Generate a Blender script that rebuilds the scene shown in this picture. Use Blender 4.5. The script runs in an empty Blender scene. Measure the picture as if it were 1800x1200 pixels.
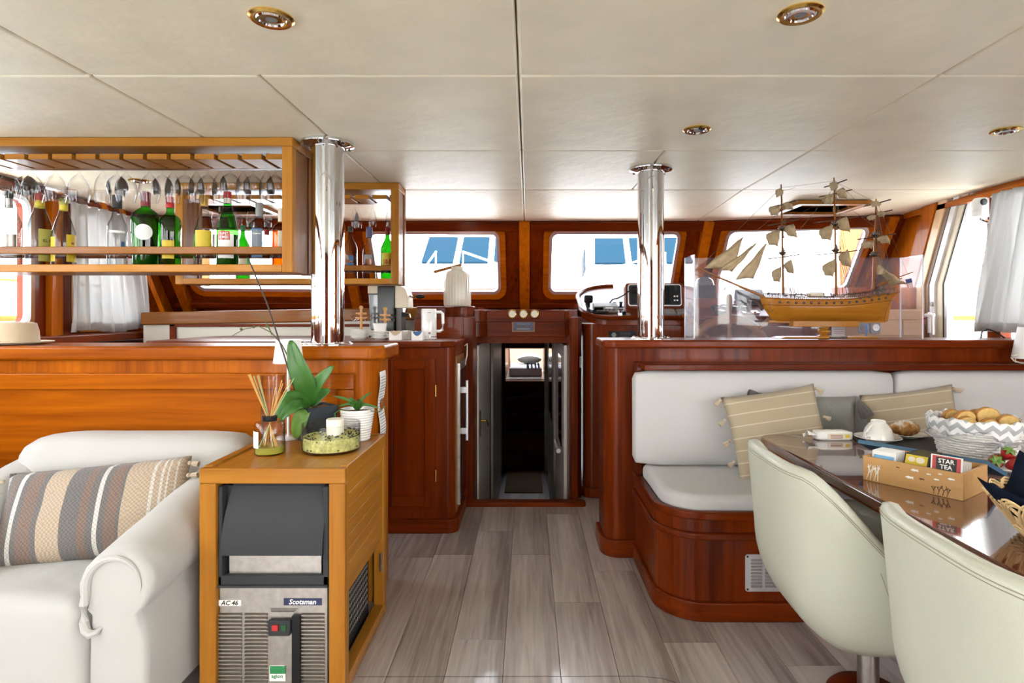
import bpy, bmesh, math, random
from mathutils import Vector, Matrix, Euler, noise
random.seed(7)
PI = math.pi
S = bpy.context.scene
C = S.collection
# ------------------------------------------------------------------ camera, sky, sun, exposure
FPX, VX, VY, CAMH = 1040.0, 929.0, 552.0, 1.32        # focal length and vanishing point in photo pixels
cam = bpy.data.cameras.new('camera'); cam_o = bpy.data.objects.new('camera', cam); C.objects.link(cam_o)
cam.sensor_width = 36; cam.lens = 36 * FPX / 1800
cam.shift_x = -(VX - 900) / 1800; cam.shift_y = -(600 - VY) / 1800
cam.clip_start = 0.02; cam.clip_end = 600
cam_o.location = (0, 0, CAMH); cam_o.rotation_euler = (PI / 2, 0, 0)
S.camera = cam_o
W = bpy.data.worlds.new('sky'); S.world = W; W.use_nodes = True
nt = W.node_tree; nt.nodes.clear()
wo = nt.nodes.new('ShaderNodeOutputWorld'); wb = nt.nodes.new('ShaderNodeBackground')
tc = nt.nodes.new('ShaderNodeTexCoord'); sx = nt.nodes.new('ShaderNodeSeparateXYZ')
cr = nt.nodes.new('ShaderNodeValToRGB')
cr.color_ramp.elements[0].position = 0.0; cr.color_ramp.elements[0].color = (1.0, 0.98, 0.95, 1)
cr.color_ramp.elements[1].position = 0.7; cr.color_ramp.elements[1].color = (0.86, 0.92, 1.0, 1)
nt.links.new(tc.outputs['Generated'], sx.inputs[0]); nt.links.new(sx.outputs['Z'], cr.inputs[0])
nt.links.new(cr.outputs[0], wb.inputs[0]); nt.links.new(wb.outputs[0], wo.inputs[0])
wb.inputs[1].default_value = 3.2
sun = bpy.data.lights.new('sun_offscreen', 'SUN'); sun.energy = 9.0; sun.angle = math.radians(0.6); sun.color = (1, 0.94, 0.84)
sun_o = bpy.data.objects.new('sun_offscreen', sun); C.objects.link(sun_o)
sun_o.rotation_euler = Vector((0.03, 0.62, -0.78)).to_track_quat('-Z', 'Y').to_euler()
S.view_settings.view_transform = 'Standard'; S.view_settings.look = 'None'
S.view_settings.gamma = 1.0; S.view_settings.use_curve_mapping = False
S.view_settings.exposure = 2.17

# ------------------------------------------------------------------ pixel helpers (direction from the photo, depth from what a thing touches)
def P(px, py, d): return Vector(((px - VX) / FPX * d, d, CAMH + (VY - py) / FPX * d))
def PX(px, d): return (px - VX) / FPX * d
def PZ(py, d): return CAMH + (VY - py) / FPX * d
def onz(px, py, z):
    d = (CAMH - z) * FPX / (py - VY); return Vector((PX(px, d), d, z))

# ------------------------------------------------------------------ materials
MATS = {}
def _mat(name):
    m = bpy.data.materials.new(name); m.use_nodes = True
    MATS[name] = m
    return m, m.node_tree, m.node_tree.nodes['Principled BSDF']
def setp(b, **k):
    t = {'col': 'Base Color', 'rough': 'Roughness', 'metal': 'Metallic', 'coat': 'Coat Weight', 'coatr': 'Coat Roughness', 'trans': 'Transmission Weight',
         'ior': 'IOR', 'spec': 'Specular IOR Level', 'sheen': 'Sheen Weight', 'sss': 'Subsurface Weight', 'alpha': 'Alpha', 'emit': 'Emission Strength', 'ecol': 'Emission Color'}
    for a, v in k.items():
        if a in ('col', 'ecol'): v = tuple(v) + (1,)
        b.inputs[t[a]].default_value = v
def plain(name, col, rough=0.5, bump=0, bscale=200, var=0, vscale=4, **k):
    m, nt, b = _mat(name); setp(b, col=col, rough=rough, **k)
    N, L = nt.nodes, nt.links
    tc = N.new('ShaderNodeTexCoord')
    if var:
        n = N.new('ShaderNodeTexNoise'); n.inputs['Scale'].default_value = vscale; n.inputs['Detail'].default_value = 5
        r = N.new('ShaderNodeValToRGB')
        r.color_ramp.elements[0].position = .3; r.color_ramp.elements[1].position = .7
        r.color_ramp.elements[0].color = tuple(c * (1 - var) for c in col) + (1,)
        r.color_ramp.elements[1].color = tuple(min(1, c * (1 + var)) for c in col) + (1,)
        L.new(tc.outputs['Object'], n.inputs['Vector']); L.new(n.outputs['Fac'], r.inputs[0]); L.new(r.outputs[0], b.inputs['Base Color'])
    if bump:
        n = N.new('ShaderNodeTexNoise'); n.inputs['Scale'].default_value = bscale; n.inputs['Detail'].default_value = 3
        bp = N.new('ShaderNodeBump'); bp.inputs['Strength'].default_value = bump; bp.inputs['Distance'].default_value = 0.01
        L.new(tc.outputs['Object'], n.inputs['Vector']); L.new(n.outputs['Fac'], bp.inputs['Height']); L.new(bp.outputs[0], b.inputs['Normal'])
    return m
def wood(name, dark, light, axis='X', rough=0.22, coat=0.6, scale=1.0, contrast=0.25, rnd=False, coatr=0.05, spec=.25):
    m, nt, b = _mat(name); setp(b, rough=rough, coat=coat, coatr=coatr, spec=spec)
    N, L = nt.nodes, nt.links
    tc = N.new('ShaderNodeTexCoord'); mp = N.new('ShaderNodeMapping')
    sc = [26 * scale] * 3; sc['XYZ'.index(axis)] = 1.3 * scale
    mp.inputs['Scale'].default_value = sc
    L.new(tc.outputs['Object'], mp.inputs['Vector'])
    if rnd:
        oi = N.new('ShaderNodeObjectInfo'); mu = N.new('ShaderNodeVectorMath'); mu.operation = 'SCALE'
        cx = N.new('ShaderNodeCombineXYZ')
        for i in range(3): L.new(oi.outputs['Random'], cx.inputs[i])
        L.new(cx.outputs[0], mu.inputs[0]); mu.inputs['Scale'].default_value = 37.0
        L.new(mu.outputs[0], mp.inputs['Location'])
    n = N.new('ShaderNodeTexNoise'); n.inputs['Scale'].default_value = 1.0; n.inputs['Detail'].default_value = 7; n.inputs['Roughness'].default_value = .6; n.inputs['Distortion'].default_value = .6
    L.new(mp.outputs[0], n.inputs['Vector'])
    n2 = N.new('ShaderNodeTexNoise'); n2.inputs['Scale'].default_value = .12; n2.inputs['Detail'].default_value = 3
    L.new(mp.outputs[0], n2.inputs['Vector'])
    ad = N.new('ShaderNodeMath'); ad.operation = 'MULTIPLY_ADD'; ad.inputs[1].default_value = .55; L.new(n2.outputs['Fac'], ad.inputs[0])
    m2 = N.new('ShaderNodeMath'); m2.operation = 'MULTIPLY'; m2.inputs[1].default_value = .5; L.new(n.outputs['Fac'], m2.inputs[0]); L.new(m2.outputs[0], ad.inputs[2])
    src = ad.outputs[0]
    if rnd:
        a3 = N.new('ShaderNodeMath'); a3.operation = 'MULTIPLY_ADD'; a3.inputs[1].default_value = .16; a3.inputs[2].default_value = -.08
        L.new(oi.outputs['Random'], a3.inputs[0])
        a4 = N.new('ShaderNodeMath'); a4.operation = 'ADD'; L.new(src, a4.inputs[0]); L.new(a3.outputs[0], a4.inputs[1]); src = a4.outputs[0]
    r = N.new('ShaderNodeValToRGB')
    r.color_ramp.elements[0].position = .52 - contrast; r.color_ramp.elements[1].position = .52 + contrast
    r.color_ramp.elements[0].color = tuple(dark) + (1,); r.color_ramp.elements[1].color = tuple(light) + (1,)
    L.new(src, r.inputs[0]); L.new(r.outputs[0], b.inputs['Base Color'])
    bp = N.new('ShaderNodeBump'); bp.inputs['Strength'].default_value = .06; bp.inputs['Distance'].default_value = .004
    L.new(n.outputs['Fac'], bp.inputs['Height']); L.new(bp.outputs[0], b.inputs['Normal'])
    return m
def front_only(N, L, f):
    # a thin sheet has no total internal reflection: the far face of the sheet adds none
    g = N.new('ShaderNodeNewGeometry'); iv = N.new('ShaderNodeMath'); iv.operation = 'SUBTRACT'; iv.inputs[0].default_value = 1
    mu = N.new('ShaderNodeMath'); mu.operation = 'MULTIPLY'
    L.new(g.outputs['Backfacing'], iv.inputs[1]); L.new(iv.outputs[0], mu.inputs[0]); L.new(f.outputs[0], mu.inputs[1])
    return mu.outputs[0]
def clear_glass(name, tint=(1, 1, 1), power=0.75, haze=None):
    """thin clear sheet: transparent, with Fresnel reflection"""
    m = bpy.data.materials.new(name); m.use_nodes = True; MATS[name] = m
    nt = m.node_tree; N, L = nt.nodes, nt.links; N.clear()
    o = N.new('ShaderNodeOutputMaterial'); mx = N.new('ShaderNodeMixShader'); t = N.new('ShaderNodeBsdfTransparent'); g = N.new('ShaderNodeBsdfGlossy')
    t.inputs[0].default_value = tuple(tint) + (1,); g.inputs['Roughness'].default_value = .02
    f = N.new('ShaderNodeFresnel'); f.inputs[0].default_value = 1.0 + power * .67
    L.new(front_only(N, L, f), mx.inputs[0]); L.new(t.outputs[0], mx.inputs[1]); L.new(g.outputs[0], mx.inputs[2])
    last = mx
    if haze:
        d = N.new('ShaderNodeBsdfTranslucent'); d2 = N.new('ShaderNodeBsdfDiffuse'); 
        d2.inputs[0].default_value = (.8, .82, .95, 1)
        mx2 = N.new('ShaderNodeMixShader'); mx2.inputs[0].default_value = haze
        L.new(mx.outputs[0], mx2.inputs[1]); L.new(d2.outputs[0], mx2.inputs[2]); last = mx2
    L.new(last.outputs[0], o.inputs[0])
    return m
def bottle_glass(name, tint, rough=0.02, edge=.5):
    """thick coloured glass seen as a thin shell: tinted transparency that deepens at the rim"""
    m = bpy.data.materials.new(name); m.use_nodes = True; MATS[name] = m
    nt = m.node_tree; N, L = nt.nodes, nt.links; N.clear()
    o = N.new('ShaderNodeOutputMaterial'); mx = N.new('ShaderNodeMixShader'); t = N.new('ShaderNodeBsdfTransparent'); g = N.new('ShaderNodeBsdfGlossy')
    g.inputs['Roughness'].default_value = rough
    lw = N.new('ShaderNodeLayerWeight'); lw.inputs[0].default_value = .35
    cr = N.new('ShaderNodeValToRGB')
    cr.color_ramp.elements[0].position = .15; cr.color_ramp.elements[1].position = .85
    cr.color_ramp.elements[0].color = tuple(tint) + (1,); cr.color_ramp.elements[1].color = tuple(c * edge for c in tint) + (1,)
    L.new(lw.outputs['Facing'], cr.inputs[0]); L.new(cr.outputs[0], t.inputs[0])
    f = N.new('ShaderNodeFresnel'); f.inputs[0].default_value = 1.5
    L.new(front_only(N, L, f), mx.inputs[0]); L.new(t.outputs[0], mx.inputs[1]); L.new(g.outputs[0], mx.inputs[2]); L.new(mx.outputs[0], o.inputs[0])
    return m
def cloth(name, col, bump=.15, scale=9, rough=.85, weave=600, sheen=.2, trans=0):
    """fabric: broad wrinkles + fine weave"""
    m, nt, b = _mat(name); setp(b, col=col, rough=rough, sheen=sheen)
    N, L = nt.nodes, nt.links
    tc = N.new('ShaderNodeTexCoord')
    n = N.new('ShaderNodeTexNoise'); n.inputs['Scale'].default_value = scale; n.inputs['Detail'].default_value = 3; n.inputs['Distortion'].default_value = .4
    w = N.new('ShaderNodeTexNoise'); w.inputs['Scale'].default_value = weave
    L.new(tc.outputs['Object'], n.inputs['Vector']); L.new(tc.outputs['Object'], w.inputs['Vector'])
    b1 = N.new('ShaderNodeBump'); b1.inputs['Strength'].default_value = bump; b1.inputs['Distance'].default_value = .05
    b2 = N.new('ShaderNodeBump'); b2.inputs['Strength'].default_value = .12; b2.inputs['Distance'].default_value = .002
    L.new(n.outputs['Fac'], b1.inputs['Height']); L.new(w.outputs['Fac'], b2.inputs['Height'])
    L.new(b1.outputs[0], b2.inputs['Normal']); L.new(b2.outputs[0], b.inputs['Normal'])
    if trans:
        o = N['Material Output']; tr = N.new('ShaderNodeBsdfTranslucent'); tr.inputs[0].default_value = tuple(col) + (1,)
        tp = N.new('ShaderNodeBsdfTransparent')
        mx = N.new('ShaderNodeMixShader'); mx.inputs[0].default_value = trans
        mx3 = N.new('ShaderNodeMixShader'); mx3.inputs[0].default_value = .12
        L.new(b.outputs[0], mx.inputs[1]); L.new(tr.outputs[0], mx.inputs[2])
        L.new(mx.outputs[0], mx3.inputs[1]); L.new(tp.outputs[0], mx3.inputs[2]); L.new(mx3.outputs[0], o.inputs[0])
    return m
def striped(name, stops, axis='X', span=1.0, off=0.0, rough=.9, weave=None):
    """fabric with woven-in stripes along one object axis; stops = [(pos 0..1, colour)] constant bands"""
    m, nt, b = _mat(name); setp(b, rough=rough, sheen=.2)
    N, L = nt.nodes, nt.links
    tc = N.new('ShaderNodeTexCoord'); sx = N.new('ShaderNodeSeparateXYZ'); L.new(tc.outputs['Object'], sx.inputs[0])
    ma = N.new('ShaderNodeMath'); ma.operation = 'MULTIPLY_ADD'; ma.inputs[1].default_value = 1 / span; ma.inputs[2].default_value = off
    L.new(sx.outputs[axis], ma.inputs[0])
    r = N.new('ShaderNodeValToRGB'); r.color_ramp.interpolation = 'CONSTANT'
    e = r.color_ramp.elements
    e[0].position = stops[0][0]; e[0].color = tuple(stops[0][1]) + (1,)
    e[1].position = stops[1][0]; e[1].color = tuple(stops[1][1]) + (1,)
    for p_, c_ in stops[2:]:
        x = e.new(p_); x.color = tuple(c_) + (1,)
    L.new(ma.outputs[0], r.inputs[0])
    out = r.outputs[0]
    if weave:
        v = N.new('ShaderNodeTexChecker'); v.inputs['Scale'].default_value = weave
        v.inputs[1].default_value = (1, 1, 1, 1); v.inputs[2].default_value = (.72, .72, .72, 1)
        L.new(tc.outputs['Object'], v.inputs[0])
        mx = N.new('ShaderNodeMix'); mx.data_type = 'RGBA'; mx.blend_type = 'MULTIPLY'; mx.inputs[0].default_value = 1
        L.new(out, mx.inputs[6]); L.new(v.outputs[0], mx.inputs[7]); out = mx.outputs[2]
    L.new(out, b.inputs['Base Color'])
    w = N.new('ShaderNodeTexNoise'); w.inputs['Scale'].default_value = 500
    L.new(tc.outputs['Object'], w.inputs['Vector'])
    b2 = N.new('ShaderNodeBump'); b2.inputs['Strength'].default_value = .2; b2.inputs['Distance'].default_value = .002
    L.new(w.outputs['Fac'], b2.inputs['Height']); L.new(b2.outputs[0], b.inputs['Normal'])
    return m

wood('table_gloss', (.040, .007, .003), (.16, .030, .008), 'Y', rough=.12, coat=1.0, coatr=.02, spec=.5)
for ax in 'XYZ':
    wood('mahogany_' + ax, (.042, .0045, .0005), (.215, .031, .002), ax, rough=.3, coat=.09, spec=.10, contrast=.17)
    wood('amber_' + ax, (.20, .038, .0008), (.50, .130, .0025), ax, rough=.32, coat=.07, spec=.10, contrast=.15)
    wood('teak_' + ax, (.25, .088, .007), (.46, .195, .022), ax, rough=.36, coat=.10, spec=.15, contrast=.16)
    wood('rackwood_' + ax, (.14, .043, .006), (.33, .125, .020), ax, rough=.34, coat=.12, spec=.15, contrast=.18)
wood('cream_wood_Z', (.55, .33, .16), (.78, .56, .34), 'Z', rough=.35, coat=.2)
wood('grey_wood_Z', (.16, .10, .075), (.24, .16, .12), 'Z', rough=.5, coat=0)
wood('pale_ply_X', (.50, .27, .12), (.66, .40, .20), 'X', rough=.5, coat=.05)
wood('tea_box_wood', (.42, .22, .075), (.62, .37, .15), 'X', rough=.5, coat=.05, scale=2)
wood('oak_laminate', (.25, .212, .192), (.62, .565, .535), 'Y', rough=.30, coat=.25, spec=.5, scale=1.6, contrast=.15, rnd=True)
wood('light_stick', (.55, .27, .09), (.72, .42, .17), 'Z', rough=.5, coat=.05, scale=3)
plain('ceiling_vinyl', (.83, .76, .575), .5, bump=.45, bscale=11, var=.05, vscale=5)
plain('galley_paint', (.64, .61, .53), .45)
plain('white_paint', (.80, .78, .73), .4)
plain('white_gloss', (.85, .85, .83), .18, coat=.5)
plain('porcelain', (.86, .85, .82), .08, coat=.6)
plain('white_plastic', (.82, .82, .80), .35)
plain('paper', (.83, .83, .80), .8)
plain('black_plastic', (.010, .010, .011), .4, spec=.2)
plain('grey_plastic', (.036, .038, .041), .55, spec=.2, bump=.05, bscale=600)
plain('mid_grey', (.22, .22, .22), .5)
plain('rubber', (.010, .010, .010), .6)
plain('chrome', (.72, .72, .73), .035, metal=1)
plain('steel', (.40, .375, .345), .34, metal=1, var=.12, vscale=40)
plain('aluminium', (.62, .62, .63), .38, metal=.8)
plain('white_alu', (.70, .70, .70), .35, metal=.2)
plain('brass', (.75, .52, .18), .15, metal=1)
plain('gold', (.80, .55, .16), .2, metal=1)
plain('copper_dark', (.16, .07, .03), .4, metal=.6)
plain('screen_black', (.005, .006, .007), .2, spec=.25)
plain('dark_void', (.010, .008, .007), .9)
plain('navy', (.004, .008, .018), .9, spec=.1, bump=.2, bscale=300)
plain('lid_blue', (.035, .11, .19), .5)
plain('leather', (.53, .55, .45), .36, bump=.10, bscale=260, var=.03, vscale=3, coat=.15)
plain('stitch', (.33, .30, .22), .8)
plain('leaf', (.045, .155, .022), .35, var=.2, vscale=12)
plain('leaf_light', (.12, .25, .04), .4, var=.2, vscale=20)
plain('stem_green', (.10, .12, .035), .6)
plain('stake', (.045, .032, .028), .6)
plain('bark', (.14, .085, .05), .9, var=.5, vscale=60)
plain('slate_pot', (.030, .037, .047), .6, spec=.25)
plain('wax', (.84, .81, .72), .5, sss=.2)
plain('wicker', (.74, .53, .27), .5, var=.12, vscale=40)
plain('white_wicker', (.78, .77, .73), .5, var=.05, vscale=40)
plain('hat_straw', (.58, .47, .33), .8, bump=.3, bscale=300)
plain('hat_felt', (.55, .44, .31), .85, bump=.2, bscale=300)
plain('red', (.45, .018, .018), .35)
plain('dark_red', (.22, .012, .016), .35)
plain('yellow', (.62, .46, .02), .5)
plain('olive_label', (.33, .30, .05), .55)
plain('gold_cap', (.55, .33, .05), .35, metal=.5)
plain('cream', (.70, .64, .50), .5)
plain('sky_blue', (.16, .42, .70), .5)
plain('purple', (.055, .045, .13), .35)
plain('blue_ink', (.03, .13, .28), .5)
plain('green', (.02, .22, .07), .5)
plain('green_lamp', (.01, .07, .02), .2)
plain('blue_cable', (.03, .22, .60), .4)
plain('plaque_blue', (.012, .018, .07), .35)
plain('beige_cloth', (.62, .49, .36), .9)
plain('tassel_grey', (.12, .11, .105), .95)
plain('tassel_cream', (.48, .40, .29), .95)
plain('sail', (.42, .32, .19), .9, var=.15, vscale=30)
plain('rope', (.20, .15, .10), .9)
plain('ship_dark', (.055, .03, .016), .5)
plain('strawberry', (.42, .018, .02), .3, bump=.5, bscale=160)
plain('pineapple', (.30, .19, .065), .7, var=.6, vscale=30)
plain('pineapple_flesh', (.62, .44, .05), .45)
plain('bread', (.66, .44, .15), .85, bump=.5, bscale=90, var=.15, vscale=60)
plain('crust', (.48, .23, .06), .7, var=.25, vscale=40)
plain('sugar', (.85, .82, .78), .95)
plain('placemat', (.075, .068, .062), .8, bump=.6, bscale=300)
plain('sand', (.58, .58, .20), .9, bump=.6, bscale=120, var=.35, vscale=70)
plain('shell_black', (.02, .022, .018), .6)
plain('straw_reed', (.62, .36, .10), .6)
plain('reed_green', (.34, .48, .25), .6)
plain('olive_oil', (.30, .30, .04), .1)
plain('mat_brown', (.36, .26, .15), .95, bump=.8, bscale=200)
plain('sea', (.30, .42, .50), .15)
plain('boat_white', (.86, .87, .88), .3)
plain('boat_blue', (.0006, .011, .022), .7, spec=.05)
plain('quay_stone', (.62, .62, .62), .8)
plain('far_glass', (.22, .32, .42), .3)
plain('lantern_glass', (.66, .63, .54), .22, sss=.1, coat=.3)
plain('smoky_tank', (.10, .13, .15), .12, coat=.5)
plain('dark_glass', (.010, .008, .010), .08, spec=.4)
plain('flag_red', (.40, .03, .04), .8)
plain('flag_blue', (.03, .05, .18), .8)
clear_glass('pane', (.97, .98, .99))
clear_glass('acrylic', (.95, .95, .98), .75, haze=.06)
clear_glass('acrylic_edge', (.92, .94, 1.0), .75, haze=.75)
bottle_glass('stemware', (.985, .985, .99), edge=.86)
bottle_glass('clear_bottle', (.86, .885, .89), edge=.3)
bottle_glass('vase_glass', (.97, .97, .97), edge=.7)
bottle_glass('green_bottle', (.20, .80, .16), edge=.45)
bottle_glass('green_deep', (.035, .20, .02), edge=.5)
bottle_glass('amber_bottle', (.80, .36, .04), edge=.45)
cloth('white_slipcover', (.475, .468, .445), bump=.42, scale=3.2)
cloth('seat_white', (.52, .515, .51), bump=.05, scale=5)
cloth('curtain', (.62, .62, .61), bump=.05, trans=.22)
cloth('grey_linen', (.20, .20, .18), bump=.3, scale=10)
cloth('liner_white', (.80, .80, .78), bump=.3, scale=25)
cloth('liner_grey', (.42, .43, .43), bump=.3, scale=25)
bg, br, gy, wt = (.47, .37, .27), (.21, .145, .115), (.155, .145, .14), (.62, .60, .55)
striped('striped_cushion', [(0, wt), (.035, gy), (.075, br), (.10, gy), (.125, wt), (.15, gy), (.18, br), (.26, gy), (.29, bg), (.41, gy), (.50, br), (.54, gy), (.575, wt), (.60, gy), (.63, br), (.69, gy), (.705, bg), (.83, wt), (.845, bg), (.875, wt), (.885, bg), (.90, wt), (.91, bg), (.935, wt), (.945, bg)], 'X', .70, .5, weave=130)
bl = (.37, .305, .205); ln = (.52, .45, .34)
_st = []
for i in range(8): _st += [(i / 8, bl), (i / 8 + .112, ln)]
striped('beige_striped', _st, 'Y', .46, .5)

# ------------------------------------------------------------------ mesh builder
class MB:
    def __init__(s): s.v = []; s.f = []
    def add(s, vs, fs, M=None):
        n = len(s.v)
        s.v += [(M @ Vector(p)) if M else Vector(p) for p in vs]
        s.f += [tuple(i + n for i in f) for f in fs]
        return s
    def box(s, c, d, M=None):
        x, y, z = c; a, b, h = d[0] / 2, d[1] / 2, d[2] / 2
        vs = [(x + i * a, y + j * b, z + k * h) for k in (-1, 1) for j in (-1, 1) for i in (-1, 1)]
        return s.add(vs, [(0, 2, 3, 1), (4, 5, 7, 6), (0, 1, 5, 4), (2, 6, 7, 3), (0, 4, 6, 2), (1, 3, 7, 5)], M)
    def bb(s, x0, x1, y0, y1, z0, z1, M=None):
        return s.box(((x0 + x1) / 2, (y0 + y1) / 2, (z0 + z1) / 2), (abs(x1 - x0), abs(y1 - y0), abs(z1 - z0)), M)
    def prism(s, poly, h0, h1, plane='XY', M=None):
        n = len(poly)
        def q(a, b, h): return (a, b, h) if plane == 'XY' else ((h, a, b) if plane == 'YZ' else (a, h, b))
        vs = [q(a, b, h0) for a, b in poly] + [q(a, b, h1) for a, b in poly]
        fs = [tuple(range(n - 1, -1, -1)), tuple(range(n, 2 * n))] + [(i, (i + 1) % n, n + (i + 1) % n, n + i) for i in range(n)]
        if plane == 'XZ': fs = [f[::-1] for f in fs]
        return s.add(vs, fs, M)
    def loft(s, rings, cap=True, closed=True, M=None):
        n = len(rings[0]); vs = [p for r in rings for p in r]; fs = []
        for k in range(len(rings) - 1):
            for i in range(n if closed else n - 1):
                j = (i + 1) % n
                fs.append((k * n + i, k * n + j, (k + 1) * n + j, (k + 1) * n + i))
        if cap:
            fs.append(tuple(range(n - 1, -1, -1))); fs.append(tuple((len(rings) - 1) * n + i for i in range(n)))
        return s.add(vs, fs, M)
    def lathe(s, prof, n=20, c=(0, 0, 0), cap=True, M=None):
        rings = [[(c[0] + r * math.cos(2 * PI * i / n), c[1] + r * math.sin(2 * PI * i / n), c[2] + z) for i in range(n)] for r, z in prof]
        return s.loft(rings, cap, M=M)
    def tube(s, pts, r, n=6, closed=False, cap=True, flat=1.0):
        pts = [Vector(p) for p in pts]; m = len(pts); rings = []
        up = Vector((0, 0, 1))
        for i, p in enumerate(pts):
            if closed: t = pts[(i + 1) % m] - pts[i - 1]
            else: t = pts[min(i + 1, m - 1)] - pts[max(i - 1, 0)]
            t = t.normalized() if t.length > 1e-9 else Vector((0, 0, 1))
            a = t.cross(up)
            if a.length < .05: a = t.cross(Vector((1, 0, 0)))
            a.normalize(); b = t.cross(a)
            rr = r(i / max(1, m - 1)) if callable(r) else r
            rings.append([p + a * (rr * math.cos(2 * PI * k / n)) + b * (rr * flat * math.sin(2 * PI * k / n)) for k in range(n)])
        if closed: rings.append(rings[0]); cap = False
        return s.loft(rings, cap)
    def cyl(s, a, b, r0, r1=None, n=14):
        r1 = r0 if r1 is None else r1
        return s.tube([a, b], lambda t: r0 + (r1 - r0) * t, n)
    def grid(s, fn, nu, nv, cu=False):
        vs = [fn(i / (nu if cu else nu - 1), j / (nv - 1)) for j in range(nv) for i in range(nu)]
        fs = []
        for j in range(nv - 1):
            for i in range(nu if cu else nu - 1):
                k = (i + 1) % nu
                fs.append((j * nu + i, j * nu + k, (j + 1) * nu + k, (j + 1) * nu + i))
        return s.add(vs, fs)
    def sheet(s, fn, nu, nv, th):
        """a grid with real thickness"""
        g = [[Vector(fn(i / (nu - 1), j / (nv - 1))) for i in range(nu)] for j in range(nv)]
        top = []; bot = []
        for j in range(nv):
            for i in range(nu):
                du = g[j][min(i + 1, nu - 1)] - g[j][max(i - 1, 0)]; dv = g[min(j + 1, nv - 1)][i] - g[max(j - 1, 0)][i]
                nn = du.cross(dv); nn = nn.normalized() if nn.length > 1e-9 else Vector((0, 0, 1))
                top.append(g[j][i] + nn * th / 2); bot.append(g[j][i] - nn * th / 2)
        N_ = nu * nv; fs = []
        for j in range(nv - 1):
            for i in range(nu - 1):
                a, b, c, d = j * nu + i, j * nu + i + 1, (j + 1) * nu + i + 1, (j + 1) * nu + i
                fs += [(a, b, c, d), (N_ + d, N_ + c, N_ + b, N_ + a)]
        ed = [i for i in range(nu)] + [j * nu + nu - 1 for j in range(1, nv)] + [(nv - 1) * nu + i for i in range(nu - 2, -1, -1)] + [j * nu for j in range(nv - 2, 0, -1)]
        for k in range(len(ed)):
            a, b = ed[k], ed[(k + 1) % len(ed)]; fs.append((b, a, N_ + a, N_ + b))
        return s.add(top + bot, fs)
    def sphere(s, c, r, n=12, m=8, sc=(1, 1, 1)):
        rings = []
        for j in range(1, m):
            a = PI * j / m
            rings.append([(c[0] + r * sc[0] * math.sin(a) * math.cos(2 * PI * i / n), c[1] + r * sc[1] * math.sin(a) * math.sin(2 * PI * i / n), c[2] - r * sc[2] * math.cos(a)) for i in range(n)])
        b = len(s.v); s.loft(rings, cap=False)
        s.v += [Vector((c[0], c[1], c[2] - r * sc[2])), Vector((c[0], c[1], c[2] + r * sc[2]))]
        k0 = len(s.v) - 2; last = b + (m - 2) * n
        for i in range(n):
            s.f.append((k0, b + (i + 1) % n, b + i)); s.f.append((k0 + 1, last + i, last + (i + 1) % n))
        return s
def mesh_of(mb, name, mat, smooth=False, ang=40, fix=True):
    me = bpy.data.meshes.new(name)
    me.from_pydata([tuple(v) for v in mb.v], [], mb.f)
    if fix:
        bm = bmesh.new(); bm.from_mesh(me); bmesh.ops.recalc_face_normals(bm, faces=bm.faces); bm.to_mesh(me); bm.free()
    me.materials.append(MATS[mat])
    if smooth:
        me.shade_smooth()
        if ang: me.set_sharp_from_angle(angle=math.radians(ang))
    me.update()
    return me
def wpos(o):
    p = Vector((0, 0, 0))
    while o: p += o.location; o = o.parent
    return p
def obj(mb, name, mat, parent=None, smooth=False, bevel=0, seg=2, world=False, ang=40, subsurf=0, loc=None, rot=None):
    if world and parent:
        w = wpos(parent)
        for i in range(len(mb.v)): mb.v[i] = mb.v[i] - w
    me = mb if isinstance(mb, bpy.types.Mesh) else mesh_of(mb, name, mat, smooth or bevel > 0, None if bevel else ang)
    o = bpy.data.objects.new(name, me); C.objects.link(o)
    if parent: o.parent = parent
    if loc is not None: o.location = loc
    if rot is not None: o.rotation_euler = rot
    if bevel:
        b = o.modifiers.new('bevel', 'BEVEL'); b.width = bevel; b.segments = seg; b.limit_method = 'ANGLE'; b.angle_limit = math.radians(35); b.harden_normals = True
    if subsurf:
        b = o.modifiers.new('sub', 'SUBSURF'); b.levels = subsurf; b.render_levels = subsurf
    return o
def tag(o, label=None, cat=None, group=None, kind=None):
    if label: o['label'] = label
    if cat: o['category'] = cat
    if group: o['group'] = group
    if kind: o['kind'] = kind
    return o
def thing(name, label, cat, loc=(0, 0, 0), rz=0, group=None, rot=None):
    o = bpy.data.objects.new(name, None); C.objects.link(o); o.location = loc
    o.rotation_euler = rot if rot else (0, 0, rz); o.empty_display_size = .05
    return tag(o, label, cat, group)
def struct(name, label=None, loc=(0, 0, 0)):
    o = bpy.data.objects.new(name, None); C.objects.link(o); o.location = loc; o.empty_display_size = .05
    tag(o, label, None, None, 'structure'); return o
def smesh(mb, name, mat, label=None, **k):
    o = obj(mb, name, mat, **k); tag(o, label, kind='structure'); return o
def one(mb, name, mat, label, cat, group=None, origin=None, **k):
    """a thing that is one mesh, origin moved to its base"""
    vs = mb.v
    if origin is None:
        origin = Vector((sum(v.x for v in vs) / len(vs), sum(v.y for v in vs) / len(vs), min(v.z for v in vs)))
    origin = Vector(origin)
    mb.v = [v - origin for v in vs]
    o = obj(mb, name, mat, **k); o.location = origin
    return tag(o, label, cat, group)
def copy_tree(o, parent=None):
    c = o.copy(); C.objects.link(c); c.parent = parent
    for ch in list(o.children): copy_tree(ch, c)
    return c
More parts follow.
